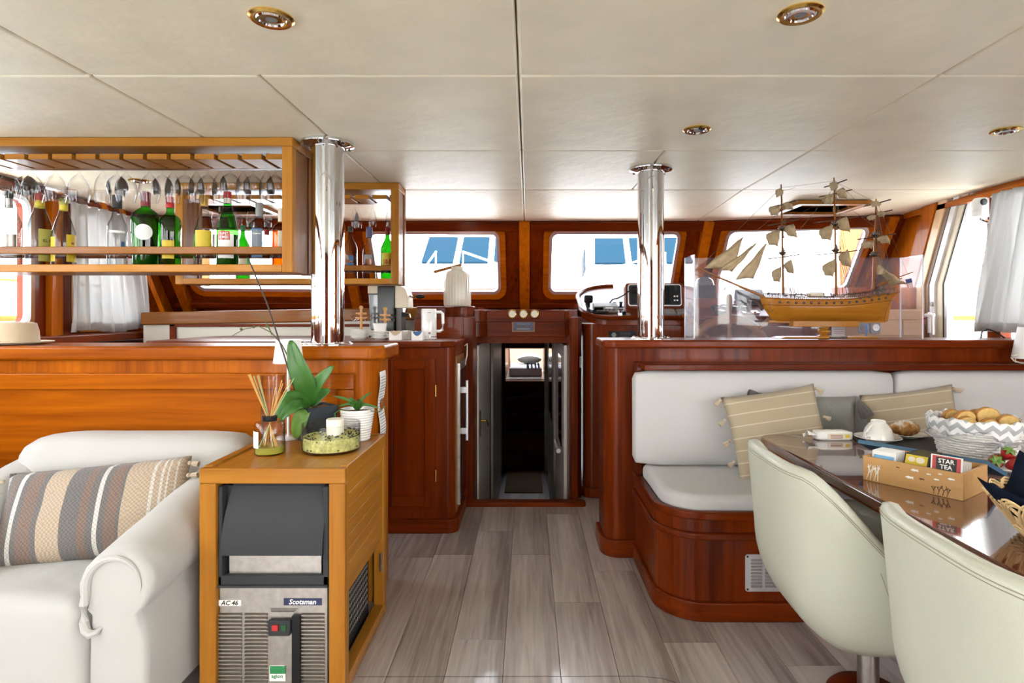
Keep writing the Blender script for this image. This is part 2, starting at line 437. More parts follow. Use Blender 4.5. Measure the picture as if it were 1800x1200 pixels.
def rrect(x0, x1, y0, y1, r, n=5):
    out = []
    for cx, cy, a0 in ((x1 - r, y0 + r, -90), (x1 - r, y1 - r, 0), (x0 + r, y1 - r, 90), (x0 + r, y0 + r, 180)):
        for k in range(n + 1):
            a = math.radians(a0 + 90 * k / n); out.append((cx + r * math.cos(a), cy + r * math.sin(a)))
    return out
def text_geo(s, size=1.0, shear=0, offset=0, align='CENTER'):
    cu = bpy.data.curves.new('t', 'FONT'); cu.body = s; cu.size = size; cu.align_x = align; cu.align_y = 'CENTER'; cu.resolution_u = 2
    cu.shear = shear; cu.offset = offset
    o = bpy.data.objects.new('t', cu); C.objects.link(o)
    bpy.context.view_layer.update()
    me = bpy.data.meshes.new_from_object(o.evaluated_get(bpy.context.evaluated_depsgraph_get()))
    vs = [v.co.copy() for v in me.vertices]; fs = [tuple(p.vertices) for p in me.polygons]
    bpy.data.objects.remove(o); bpy.data.curves.remove(cu); bpy.data.meshes.remove(me)
    return vs, fs
def lettering(s, size, mat, parent, fn, shear=0, offset=0, name='lettering'):
    vs, fs = text_geo(s, size, shear, offset)
    mb = MB(); mb.add([fn(v.x, v.y) for v in vs], fs)
    me = mesh_of(mb, name, mat, fix=False)
    return obj(me, name, mat, parent)
# ================================================================== THE SETTING
ZC = 2.145; XL, XR = -3.15, 3.02; YA = -2.6
# ---- floor: subfloor + planks
fl_e = [(XL, -.45), (.35, XR)]
fl = smesh(MB().bb(XL, XR, YA - 1.5, 4.10, -.06, -.021), 'floor', 'dark_void')
PW = .212
for i_, (a_, b_) in enumerate(fl_e): obj(MB().bb(a_, b_, 4.10, 4.6, -.06, -.002), 'floor_edge', 'oak_laminate', fl)
pl_mesh = {}
def plank(x, y0, y1, w=PW):
    L = round(y1 - y0, 3); k = (L, round(w, 3))
    if k not in pl_mesh:
        pl_mesh[k] = mesh_of(MB().bb(-w / 2 + .001, w / 2 - .001, .001, L - .001, -.02, 0), 'plank', 'oak_laminate')
    o = obj(pl_mesh[k], 'plank', 'oak_laminate', fl, loc=(x, y0, 0)); return o
offs = {0: 2.40, 1: 3.25, 2: 2.71, 3: 3.04, -1: 2.05, -2: 3.21, 4: 2.38, 5: 2.85}
k0 = int((XL + .306) / PW)
for k in range(-13, 16):
    xc = -.306 + PW * k + PW / 2
    x0, x1 = max(XL, xc - PW / 2), min(XR, xc + PW / 2)
    if x1 - x0 < .03: continue
    j = offs.get(k, 2.0 + (k * .437) % 1.2)
    ys = [j + 1.2 * i for i in range(-6, 4)]
    ys = [YA - 1.5] + [y for y in ys if YA - 1.4 < y < 4.02] + [4.10]
    for a, b in zip(ys[:-1], ys[1:]): plank((x0 + x1) / 2, a, b, x1 - x0)
hs = [onz(628, 1189, .0006), onz(900, 1188.5, .0006), onz(1120, 1188, .0006)]
q = onz(1165, 1192, .0006); hs += [q, q + Vector((.035, -.02, 0)), q + Vector((.055, -.05, 0)), q + Vector((.06, -.3, 0))]
obj(MB().tube(hs, .0012, 4, flat=.4), 'hatch_seam', 'dark_void', fl)
# ---- ceiling: slab + padded panels
HX = (-2.2, 2.17); HY = 4.42                                         # centres of the two hatch openings
cs = MB().bb(XL - .1, XR + .1, YA, HY - .21, ZC + .03, ZC + .10)
cs.bb(XL - .1, XR + .1, HY + .21, 5.02, ZC + .03, ZC + .10)
for a_, b_ in ((XL - .1, HX[0] - .23), (HX[0] + .23, HX[1] - .23), (HX[1] + .23, XR + .1)): cs.bb(a_, b_, HY - .21, HY + .21, ZC + .03, ZC + .10)
ce = smesh(cs, 'ceiling', 'cream')
def cpanel(x0, x1, y0, y1, z0=ZC, z1=ZC):
    g = .0018
    vs = [(x0 + g, y0 + g, z0), (x1 - g, y0 + g, z0), (x1 - g, y1 - g, z1), (x0 + g, y1 - g, z1)]
    mb = MB().add(vs + [(a, b, ZC + .03) for a, b, c in vs], [(0, 3, 2, 1), (4, 5, 6, 7), (0, 1, 5, 4), (1, 2, 6, 5), (2, 3, 7, 6), (3, 0, 4, 7)])
    return obj(mb, 'ceiling_panel', 'ceiling_vinyl', ce, bevel=.012, seg=3)
rows = [(-2.6, -1.71), (-1.71, -.77), (-.77, .17), (.17, 1.11), (1.11, 2.05)]
for a, b in rows:
    for x0, x1 in ((XL, -1.52), (-1.52, -.035), (-.035, 1.425), (1.425, XR)): cpanel(x0, x1, a, b)
for x0, x1 in ((XL, -1.52), (-1.52, -.935), (-.935, -.035), (-.035, 1.425), (1.425, XR)): cpanel(x0, x1, 2.05, 2.99)
for x0, x1 in ((XL, -1.52), (-1.52, -.935), (-.935, -.035), (-.035, .69), (.69, 1.425), (1.425, XR)): cpanel(x0, x1, 2.99, 3.93)
for x0, x1 in ((-1.52, -.035), (-.035, 1.425)): cpanel(x0, x1, 3.93, 5.0, ZC, 2.10)
# ---- helpers for walls with openings
def ringpts(u0, u1, v0, v1, r, n=6): return rrect(u0, u1, v0, v1, r, n)
def hole_panel(fm, U0, U1, V0, V1, inner, w0, w1, n=6):
    out = []
    cor = [(U1, V0), (U1, V1), (U0, V1), (U0, V0)]
    for c in range(4):
        for k in range(n + 1):
            p = inner[c * (n + 1) + k]; cu, cv = cor[c]
            a = (p[0], cv) if c % 2 == 0 else (cu, p[1])      # start of the arc
            b = (cu, p[1]) if c % 2 == 0 else (p[0], cv)
            h = n / 2
            if k <= h: t = k / h; q = (a[0] + (cu - a[0]) * t, a[1] + (cv - a[1]) * t)
            else: t = (k - h) / h; q = (cu + (b[0] - cu) * t, cv + (b[1] - cv) * t)
            out.append(q)
    mb = MB(); N_ = len(inner)
    R = [[fm(u, v, w1) for u, v in out], [fm(u, v, w1) for u, v in inner], [fm(u, v, w0) for u, v in inner], [fm(u, v, w0) for u, v in out]]
    R.append(R[0]); mb.loft(R, cap=False)
    return mb
def fm_ceil(u, v, w): return Vector((u, v, ZC - .045 * (v - 3.93) / 1.07 + w))
for x0, x1, hx in ((XL, -1.52, HX[0]), (1.425, XR, HX[1])):         # the two end panels are cut out round their hatches
    obj(hole_panel(fm_ceil, x0 + .002, x1 - .002, 3.932, 4.998, rrect(hx - .21, hx + .21, HY - .19, HY + .19, .01, 6), .04, 0), 'ceiling_panel', 'ceiling_vinyl', ce)
def ring(fm, o, i, w0, w1):
    R = [[fm(u, v, w1) for u, v in o], [fm(u, v, w1) for u, v in i], [fm(u, v, w0) for u, v in i], [fm(u, v, w0) for u, v in o]]
    R.append(R[0]); return MB().loft(R, cap=False)
def slab(fm, o, w0, w1): return MB().loft([[fm(u, v, w0) for u, v in o], [fm(u, v, w1) for u, v in o]])
wn = [0]
def window(fm, u0, u1, v0, v1, r, label, fw=.06, wm='amber_X'):
    wn[0] += 1
    w = struct('window_%d' % wn[0], label)
    obj(ring(fm, rrect(u0 - fw, u1 + fw, v0 - fw, v1 + fw, r + fw * .6, 6), rrect(u0, u1, v0, v1, r, 6), 0, .022), 'window_frame', wm, w, smooth=True, ang=30)
    obj(ring(fm, rrect(u0 - .012, u1 + .012, v0 - .012, v1 + .012, r + .01, 6), rrect(u0 + .014, u1 - .014, v0 + .014, v1 - .014, r - .012, 6), .0, .03), 'window_rim', 'aluminium', w, smooth=True, ang=30)
    obj(slab(fm, rrect(u0 + .005, u1 - .005, v0 + .005, v1 - .005, r, 6), -.012, -.008), 'pane', 'pane', w)
    return w
RK = .72; IL = 1 / math.hypot(1, RK)
def fm_c(X, z, w): return Vector((X, 5.0 + RK * (2.10 - z) - w * IL, z - w * RK * IL))
def fm_s(X, z, w):
    e = (X - 1.51) if X > 0 else (-1.58 - X)
    return fm_c(X, z, w) - Vector((0, .188 * e, 0))
wf = struct('wall_front', 'raked varnished windscreen wall with wooden mullions')
WZ0, WZ1 = 1.528, 2.03
def fpanel(fm, U0, U1, u0, u1, z0=WZ0, z1=WZ1):
    obj(hole_panel(fm, U0, U1, 1.10, 2.16, rrect(u0, u1, z0, z1, .06, 6), -.05, 0), 'wall_panel', 'mahogany_Z', wf)
fpanel(fm_c, -.035, 1.51, .19, 1.29); window(fm_c, .19, 1.29, WZ0, WZ1, .06, 'windscreen window beside the helm')
fpanel(fm_c, -1.58, -.035, -1.36, -.26); window(fm_c, -1.36, -.26, WZ0, WZ1, .06, 'windscreen window above the galley counter')
fpanel(fm_s, 1.51, 3.02, 1.69, 2.76); window(fm_s, 1.69, 2.76, WZ0 + .02, WZ1 + .01, .06, 'windscreen window behind the model ship')
fpanel(fm_s, -3.15, -1.58, -2.86, -1.76); window(fm_s, -2.86, -1.76, WZ0 + .02, WZ1 + .01, .06, 'windscreen window behind the bottle racks')
def fbar(fm, pts, w, mat, nm): obj(slab(fm, pts, -.01, w), nm, mat, wf, bevel=.006)
for fm, a, b in ((fm_c, .012, 1.475), (fm_c, -1.545, -.082), (fm_s, 1.545, 2.96), (fm_s, -3.09, -1.615)):
    fbar(fm, [(a, 2.045), (b, 2.045), (b, 2.12), (a, 2.12)], .05, 'mahogany_X', 'header_beam')
    fbar(fm, [(a, 1.40), (b, 1.40), (b, 1.445), (a, 1.445)], .05, 'mahogany_X', 'sill_beam')
fbar(fm_c, [(-.080, 1.35), (.010, 1.35), (.010, 2.12), (-.080, 2.12)], .06, 'amber_Z', 'mullion')
fbar(fm_c, [(1.47, 1.35), (1.555, 1.35), (1.555, 2.12), (1.47, 2.12)], .06, 'amber_Z', 'mullion')
fbar(fm_c, [(-1.625, 1.35), (-1.54, 1.35), (-1.54, 2.12), (-1.625, 2.12)], .06, 'amber_Z', 'mullion')
fbar(fm_s, [(2.86, 1.35), (2.93, 1.35), (2.93, 2.12), (2.86, 2.12)], .07, 'amber_Z', 'mullion')
fbar(fm_s, [(-3.03, 1.35), (-2.96, 1.35), (-2.96, 2.12), (-3.03, 2.12)], .07, 'amber_Z', 'mullion')
# ---- right side wall with the raked door
wr = struct('wall_right', 'varnished starboard side wall with door and curtained windows')
def wrp(poly, x0=3.02, x1=3.07, mat='amber_Z', nm='wall_panel', parent=wr, bev=0): return obj(MB().prism(poly, x0, x1, 'YZ'), nm, mat, parent, bevel=bev)
wrp([(YA, 0), (5.75, 0), (5.75, 1.12), (YA, 1.12)], mat='mahogany_Y')
wrp([(4.40, 1.12), (4.40, 1.535), (4.15, 2.16), (5.75, 2.16), (5.75, 1.12)])
def strip(y0, y1, x0, x1, mat, nm, parent):
    return wrp([(y0, 1.12), (y0, 1.535), (y0 - .25, 2.14), (y1 - .25, 2.14), (y1, 1.535), (y1, 1.12)], x0, x1, mat, nm, parent, .004)
strip(4.53, 4.68, 2.955, 3.02, 'amber_Z', 'post', wr)
strip(4.44, 4.53, 2.965, 3.02, 'cream_wood_Z', 'post', wr)
strip(4.40, 4.44, 2.975, 3.02, 'grey_wood_Z', 'post', wr)
wrp([(YA, 2.08), (4.3, 2.08), (4.3, 2.16), (YA, 2.16)], mat='amber_Y')
wrp([(YA, 1.12), (3.80, 1.12), (3.80, 1.165), (YA, 1.165)], 2.97, 3.07, 'amber_Y', 'sill', bev=.004)
wrp([(1.0, 1.12), (2.44, 1.12), (2.44, 2.12), (1.0, 2.12)])  # unseen panel put in place of a window to cut starboard daylight
for a, b in ((3.76, 3.87), (2.38, 2.50), (1.0, 1.12), (-.42, -.30), (-1.85, -1.73)):
    wrp([(a, 1.12), (b, 1.12), (b, 2.12), (a, 2.12)], 3.0, 3.07, 'mahogany_Z', 'post')
for a, b, nm in ((2.50, 3.76, 'curtained side window beside the raked door'), (-.30, 1.0, 'starboard side window of the saloon'), (-1.73, -.42, 'aft starboard side window')):
    wn[0] += 1; w = struct('window_%d' % wn[0], nm)
    obj(MB().bb(3.045, 3.05, a, b, 1.16, 2.09), 'pane', 'pane', w)
d1 = struct('door_1', 'raked white aluminium side door with glass')
strip(4.345, 4.40, 2.98, 3.05, 'white_alu', 'door_frame', d1)
strip(4.285, 4.345, 2.995, 3.05, 'cream', 'door_frame', d1)
strip(4.272, 4.285, 3.0, 3.05, 'rubber', 'gasket', d1)
strip(4.245, 4.272, 3.0, 3.05, 'aluminium', 'door_frame', d1)
wrp([(3.87, 1.12), (4.245, 1.12), (4.245, 1.535), (3.995, 2.14), (3.87, 2.14)], 3.03, 3.036, 'pane', 'pane', d1)
hb = MB().bb(2.955, 2.98, 4.36, 4.385, 1.18, 1.335); hb.bb(2.93, 2.96, 4.30, 4.385, 1.30, 1.325); hb.bb(2.93, 2.945, 4.29, 4.31, 1.17, 1.32)
obj(hb, 'door_handle', 'white_gloss', d1, bevel=.005)
obj(MB().bb(2.965, 2.98, 4.355, 4.375, 1.38, 1.41), 'latch', 'steel', d1, bevel=.002)
t1 = smesh(MB().prism([(XR - .055, 2.075), (XR, 2.075), (XR, 2.13), (XR - .03, 2.13), (XR - .055, 2.11)], YA, 4.68, 'XZ'), 'trim_1', 'amber_Y')
# ---- left side wall
wl = struct('wall_left', 'varnished port side wall with framed windows')
def fm_l(Y, z, w): return Vector((XL + w, Y, z))
obj(MB().bb(XL - .05, XL, YA, 5.85, 0, 1.13), 'wall_panel', 'mahogany_Y', wl)
for U0, U1, u0, u1 in ((2.45, 3.86, 2.58, 3.70), (4.02, 4.80, 4.10, 4.68), (.95, 2.45, 1.1, 2.3), (-.6, .95, -.45, .8), (-2.1, -.6, -1.95, -.75)):
    obj(hole_panel(fm_l, U0, U1, 1.12, 2.16, rrect(u0, u1, 1.245, 2.04, .07, 6), -.05, 0), 'wall_panel', 'mahogany_Z', wl)
    window(fm_l, u0, u1, 1.245, 2.04, .07, 'port side window with rounded wooden frame', .05, 'rackwood_Z')
obj(MB().bb(XL - .05, XL, 4.80, 5.85, 1.12, 2.16), 'wall_panel', 'amber_Z', wl)
obj(MB().bb(XL - .05, XL, YA, -2.1, 1.12, 2.16), 'wall_panel', 'amber_Z', wl)
obj(MB().bb(XL - .01, XL + .045, 3.86, 3.95, 1.12, 2.13), 'post', 'amber_Z', wl, bevel=.005)
obj(MB().bb(XL - .01, XL + .03, 3.95, 4.03, 1.12, 2.13), 'post', 'mahogany_Z', wl, bevel=.005)
obj(MB().bb(XL - .01, XL + .22, 2.3, 5.70, 1.13, 1.182), 'sill', 'mahogany_Y', wl, bevel=.006)
for y in (4.86, 5.05): obj(MB().prism([(y, 1.2), (y + .07, 1.2), (y - .53, 2.13), (y - .60, 2.13)], XL - .01, XL + .06, 'YZ'), 'post', 'amber_Z', wl, bevel=.004)
t2 = smesh(MB().prism([(XL, 2.075), (XL + .055, 2.075), (XL + .055, 2.11), (XL + .03, 2.13), (XL, 2.13)], YA, 4.72, 'XZ'), 'trim_2', 'mahogany_Y')
# ---- aft wall, unseen: solid centre and narrowed openings limit daylight and reflections
wa = struct('wall_back', 'unseen aft bulkhead with openings shaped to limit light')
obj(MB().bb(-1.0, 1.2, YA - .06, YA, 0, 2.2), 'wall_panel', 'mahogany_Z', wa)
obj(MB().bb(XL - .05, -2.95, YA - .06, YA, 0, 2.2), 'wall_panel', 'mahogany_Z', wa)
obj(MB().bb(2.85, XR + .05, YA - .06, YA, 0, 2.2), 'wall_panel', 'mahogany_Z', wa)
for x_ in (-2.95, -2.28, -1.62, -1.08, 1.2, 1.72, 2.26, 2.77): obj(MB().bb(x_, x_ + .08, YA - .05, YA, 0, 2.14), 'door_post', 'mahogany_Z', wa)  # posts added out of view to stripe the sky reflected in the pillars
for a_, b_ in ((-2.95, -1.0), (1.2, 2.85)): obj(MB().bb(a_, b_, YA - .045, YA - .005, .78, .86), 'door_rail', 'mahogany_X', wa)  # rail added with the posts to break up the reflections
# ---- half-height partitions
pL = struct('wall_partition_left', 'orange varnished half-height partition behind the armchair')
body = [(XL, 2.70), (-.80, 2.70)] + [(-.80 + .10 * math.sin(a), 2.80 - .10 * math.cos(a)) for a in [i * PI / 12 for i in range(1, 7)]] + [(-.70, 2.95), (XL, 2.95)]
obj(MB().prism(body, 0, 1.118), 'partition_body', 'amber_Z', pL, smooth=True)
cap = [(XL, 2.66), (-.715, 2.66), (-.655, 2.71), (-.655, 3.0), (XL, 3.0)]
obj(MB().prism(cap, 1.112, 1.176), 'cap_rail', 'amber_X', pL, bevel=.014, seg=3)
def pframe(x0, x1, z0, z1, y, d, mat): return obj(MB().bb(x0, x1, y - d, y, z0, z1), 'panel_frame', mat, pL, bevel=.006)
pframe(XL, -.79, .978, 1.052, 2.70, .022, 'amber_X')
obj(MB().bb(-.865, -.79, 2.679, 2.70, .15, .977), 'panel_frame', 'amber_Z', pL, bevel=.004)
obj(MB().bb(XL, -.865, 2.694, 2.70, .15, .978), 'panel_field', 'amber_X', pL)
pR = struct('wall_partition_right', 'mahogany half-height partition behind the bench')
body = [(.418, 3.5), (.418, 3.30)] + [(.498 - .08 * math.cos(a), 3.30 - .08 * math.sin(a)) for a in [i * PI / 12 for i in range(1, 7)]] + [(XR, 3.22), (XR, 3.5)]
obj(MB().prism(body, 0, 1.142), 'partition_body', 'mahogany_Z', pR, smooth=True)
cap = [(.400, 3.53), (.400, 3.26)] + [(.480 - .08 * math.cos(a), 3.26 - .08 * math.sin(a)) for a in [i * PI / 12 for i in range(1, 7)]] + [(XR, 3.18), (XR, 3.53)]
obj(MB().prism(cap, 1.136, 1.182), 'cap_rail', 'mahogany_X', pR, bevel=.012, seg=3)
def off_base(o): return [(.418 - o, 3.5), (.418 - o, 3.30)] + [(.498 - (.08 + o) * math.cos(a), 3.30 - (.08 + o) * math.sin(a)) for a in [i * PI / 12 for i in range(1, 7)]] + [(.60, 3.22 - o), (.60, 3.5)]
obj(MB().prism(off_base(.022), 0, .095), 'plinth', 'mahogany_X', pR, bevel=.008)
obj(MB().bb(.595, XR, 3.04, 3.23, 1.030, 1.062), 'ledge', 'mahogany_X', pR, bevel=.006)
obj(MB().bb(.575, .607, 3.155, 3.23, .45, 1.065), 'side_stile', 'mahogany_Z', pR, bevel=.006)
obj(MB().bb(.60, XR, 3.18, 3.222, .50, 1.03), 'panel_field', 'mahogany_Z', pR)
# ---- companionway down to the forward corridor
cw = struct('wall_companionway', 'mahogany companionway frame between galley and helm')
def cwb(x0, x1, y0, y1, z0, z1, mat='mahogany_Z', nm='jamb', bev=.004): return obj(MB().bb(x0, x1, y0, y1, z0, z1), nm, mat, cw, bevel=bev)
cwb(-.455, -.385, 4.12, 4.45, -1.1, 1.30); cwb(.30, .345, 4.12, 4.45, -1.1, 1.30); cwb(.345, .382, 4.26, 4.5, 0, 1.30)
sill = rrect(-.47, .395, 4.05, 4.13, .03, 4)
obj(MB().prism(sill, -.02, .032), 'sill', 'mahogany_X', cw, bevel=.006)
cwb(-.385, .30, 4.13, 4.17, -1.1, -.02, 'mahogany_X', 'riser')
def arc_band(r, x0, x1, y, z0, z1, nm, inset=0):
    # rounded header: straight centre recessed, ends curve towards the viewer
    pts = [(x0, y - r)] + [(x0 + r * math.sin(a), y - r + r * (1 - math.cos(a)) * 1.0) for a in [i * PI / 12 for i in range(1, 7)]]
    pts += [(x1 - r * math.sin(a), y - r + r * (1 - math.cos(a))) for a in [i * PI / 12 for i in range(6, 0, -1)]] + [(x1, y - r)]
    pts = [(a, b + inset) for a, b in pts]
    back = [(x1, y + .15), (x0, y + .15)]
    obj(MB().prism(pts + back, z0, z1), nm, 'mahogany_X', cw, bevel=.005)
arc_band(.09, -.40, .36, 4.42, 1.262, 1.352, 'header_band')
arc_band(.09, -.40, .36, 4.42, 1.150, 1.265, 'header_board', .02)
cx0, cx1, czf = -.40, .29, -1.04
co = struct('wall_corridor', 'dark corridor walls leading forward below deck')
def cob(x0, x1, y0, y1, z0, z1, mat='mahogany_Z', nm='wall_panel', bev=0): return obj(MB().bb(x0, x1, y0, y1, z0, z1), nm, mat, co, bevel=bev)
cob(cx0 - .05, cx0, 4.17, 12, czf, 1.17); cob(cx1, cx1 + .05, 4.17, 12, czf, 1.17)
cob(cx0, cx1, 4.5, 9.9, 1.10, 1.17, 'mahogany_Y', 'corridor_ceiling')
cob(cx0, cx1, 12, 12.05, czf, 1.17, 'grey_wood_Z', 'end_wall'); cob(cx0, cx1, 9.9, 10.9, 1.12, 1.17, 'mahogany_Y', 'cabin_ceiling'); cob(cx0, cx1, 11.6, 12.05, 1.12, 1.17, 'mahogany_Y', 'cabin_ceiling')
cob(cx0, cx1, 9.95, 10.0, .75, 1.17, 'mahogany_X', 'end_beam')
cob(cx0, cx0 + .05, 8.9, 9.0, czf, 1.1, 'mahogany_Z', 'post', .004); cob(cx1 - .05, cx1, 8.9, 9.0, czf, 1.1, 'white_paint', 'post', .004)
lf = smesh(MB().bb(cx0, cx1, 4.17, 12, czf - .05, czf), 'floor_corridor', 'oak_laminate')
st = struct('stair_forward', 'dark wooden steps rising to the forward cabin')
for i in range(5):
    obj(MB().bb(cx0 + .01, cx1 - .01, 9.0 + .26 * i, 9.3 + .26 * i, czf + .245 * (i + 1) - .035, czf + .245 * (i + 1)), 'tread', 'mahogany_X', st, bevel=.004)
    obj(MB().bb(cx0 + .01, cx1 - .01, 9.04 + .26 * i, 9.06 + .26 * i, czf + .245 * i, czf + .245 * (i + 1) - .03), 'riser', 'mahogany_X', st)
obj(MB().bb(cx0, cx1, 10.3, 12, .13, .19), 'landing', 'oak_laminate', st)
obj(MB().bb(cx0, cx1, 10.28, 10.32, .02, .19), 'landing_face', 'oak_laminate', st)
for k, (sx_, lab) in enumerate(((cx0 + .012, 'pale open door against the port side of the corridor'), (cx1 - .012, 'pale panelled door against the starboard side of the corridor'))):
    d = struct('door_%d' % (k + 2), lab)
    s = 1 if k == 0 else -1
    obj(MB().bb(sx_ - .012, sx_ + .012, 4.46, 5.75, czf + .05, 1.085), 'door_leaf', 'white_paint', d, bevel=.003)
    obj(MB().bb(sx_ - .012, sx_ + .012, 6.3, 8.2, czf + .05, 1.085), 'door_leaf', 'white_paint', d, bevel=.003)
    if k:
        obj(MB().bb(sx_ - .016, sx_ + .0, 4.75, 5.2, .25, .98), 'door_window', 'dark_glass', d)
        obj(MB().bb(sx_ - .016, sx_ + .0, 6.7, 7.6, .1, .98), 'door_window', 'dark_glass', d)
        obj(MB().tube([(sx_ - .05, 4.50, .28), (sx_ - .06, 4.75, .285), (sx_ - .05, 5.0, .25)], .018, 8), 'hand_rail', 'white_gloss', d, smooth=True)
    else:
        hb = MB().bb(sx_ + .012, sx_ + .022, 4.52, 4.57, .38, .58)
        obj(hb, 'lock_plate', 'ship_dark', d, bevel=.003)
        obj(MB().tube([(sx_ + .02, 4.545, .50), (sx_ + .055, 4.545, .50), (sx_ + .065, 4.56, .495), (sx_ + .07, 4.64, .47), (sx_ + .068, 4.68, .44)], lambda t: .011 - .004 * t, 8), 'door_handle', 'gold', d, smooth=True)
dm = one(MB().bb(cx0 + .08, cx1 - .1, 7.8, 9.0, czf, czf + .012), 'runner_mat', 'mat_brown', 'brown woven runner mat on the corridor floor before the steps', 'mat', bevel=.004)
bt = thing('bed', 'white bed with dark striped throw in the forward cabin', 'bed', ((cx0 + cx1) / 2, 11.2, .19))
obj(MB().bb(-.30, .30, -.5, .6, 0, .16), 'mattress', 'seat_white', bt, bevel=.03)
for i, x in enumerate((.02, .10, .17, .23)): obj(MB().bb(x, x + (.03 if i else .045), -.505, .6, .158, .164), 'stripe', 'navy', bt)
pl = one(MB().sphere((.02, 11.5, .46), .2, 14, 8, (1.2, .45, .55)), 'bed_pillow', 'grey_linen', 'grey pillow propped on the forward cabin bed', 'pillow', smooth=True)
# ---- raised shelf under the windscreen with its front band
sh = struct('shelf_windscreen', 'varnished shelf running below the windscreen')
def bandz(x): return 1.333 + (x + 2.9) / 2.5 * .047
xs = [-2.9, -2.2, -1.4, -.82]
R = []
for x in xs:
    zt = bandz(max(x, -2.9)); yb = 4.45 - (.55 if x <= XL else 0)
    R.append([(x, yb - .03, zt - .095), (x, yb + .05, zt - .095), (x, yb + .05, zt), (x, yb - .03, zt)])
obj(MB().loft(R), 'shelf_band', 'rackwood_X', sh, bevel=.01)
obj(MB().prism([(-.84, 4.42), (-.84, 4.5), (-.40, 4.5), (-.40, 4.30), (-.455, 4.27), (-.50, 4.29), (-.62, 4.42)], 1.285, 1.378), 'shelf_band', 'mahogany_X', sh, bevel=.01)
R = []
for x in (-2.9, -.38):
    zt = bandz(max(x, -2.9)) - .006
    R.append([(x, 4.46, zt - .03), (x, 5.72, zt - .03), (x, 5.72, zt), (x, 4.46, zt)])
obj(MB().loft(R), 'shelf_top', 'mahogany_X', sh)
obj(MB().bb(-.40, .42, 4.5, 5.72, 1.30, 1.345), 'shelf_top', 'mahogany_X', sh)
obj(MB().bb(.42, XR, 5.0, 5.72, 1.38, 1.41), 'shelf_top', 'mahogany_X', sh)
wg = smesh(MB().bb(-2.9, -.80, 4.455, 4.49, .2, 1.30), 'wall_galley', 'galley_paint', 'white galley back panel')
obj(MB().bb(-.80, -.395, 4.14, 4.17, .4, 1.30), 'end_panel', 'mahogany_X', wg)
# dark wooden frame on the white galley panel
fr = struct('trim_3')
for a in ((-2.69, -1.2, 1.226, 1.246), (-2.69, -2.65, 1.12, 1.246)):
    obj(MB().bb(a[0], a[1], 4.432, 4.455, a[2], a[3]), 'frame_strip', 'mahogany_X', fr, bevel=.003)
# ---- foredeck over the corridor so that no daylight leaks in
fd = smesh(MB().bb(XL - .05, XR + .05, 5.72, 10.0, 1.18, 1.26), 'foredeck', 'boat_white')
obj(MB().bb(XL + .22, -.45, 4.6, 5.75, .2, 1.18), 'fill_port', 'dark_void', fd)
# ================================================================== OUTSIDE
sea = smesh(MB().bb(-250, 250, -60, 400, -2.05, -2.0), 'sea', 'sea')
for sx_, nm in ((1, 'starboard'), (-1, 'port')):
    x0 = (XR + .07) if sx_ > 0 else (XL - .05)
    dk = smesh(MB().bb(min(x0, x0 + sx_ * 1.1), max(x0, x0 + sx_ * 1.1), YA - 3, 9, .3, .38), 'side_deck', 'boat_white')
    rl = thing('deck_rail', 'steel and teak guard rail along the %s side deck' % nm, 'railing', (x0 + sx_ * 1.05, 3, .38))
    obj(MB().bb(-.04, .04, -5, 6, .88, .93), 'cap_rail', 'teak_Y', rl, bevel=.01)
    obj(MB().bb(-.03, .03, -5, 6, .10, .30), 'bulwark', 'teak_Y', rl, bevel=.01)
    for z in (.45, .66, 1.22): obj(MB().cyl((0, -5, z), (0, 6, z), .012, n=8), 'rail_tube', 'teak_Y' if z > 1 else 'chrome', rl, smooth=True)
    for i in range(9): obj(MB().cyl((0, -4.8 + i * 1.3, 0), (0, -4.8 + i * 1.3, 1.22), .016, n=8), 'stanchion', 'chrome', rl, smooth=True)
ad = smesh(MB().bb(XL, XR, -6.5, YA - 1.5, -.06, -.005), 'aft_deck', 'boat_white')  # unseen deck, kept white to bounce sunlight up to the ceiling
aw = smesh(MB().bb(XL, XR, -4.4, YA, 2.22, 2.25), 'aft_light_blocker', 'cream')  # unseen overhang added to block sky light from astern
# long low quay buildings far off
def building(nm, label, x, y, z, w, d, h, nwin, rows_):
    b = thing(nm, label, 'building', (x, y, z))
    obj(MB().bb(-w / 2, w / 2, -d / 2, d / 2, 0, h), 'wall', 'quay_stone', b)
    obj(MB().bb(-w / 2 - .3, w / 2 + .3, -d / 2 - .3, d / 2 + .3, h, h + .4), 'roof', 'boat_white', b)
    me = mesh_of(MB().bb(-.9, .9, -.08, .08, -.6, .6), 'window', 'far_glass')
    for r in range(rows_):
        for i in range(nwin):
            obj(me, 'window', 'far_glass', b, loc=(-w / 2 + (i + .5) * w / nwin, -d / 2, h * (r + .55) / rows_))
building('quay_building', 'long pale harbour building far across the water to starboard', 92, 100, -2, 60, 12, 7, 16, 2)
building('quay_building', 'low pale harbour shed far across the water to port', -88, 88, -2, 50, 12, 6, 14, 2)
q = one(MB().bb(-160, 160, 70, 78, -2.04, -.9), 'quay', 'quay_stone', 'long stone quay across the harbour water', 'quay')
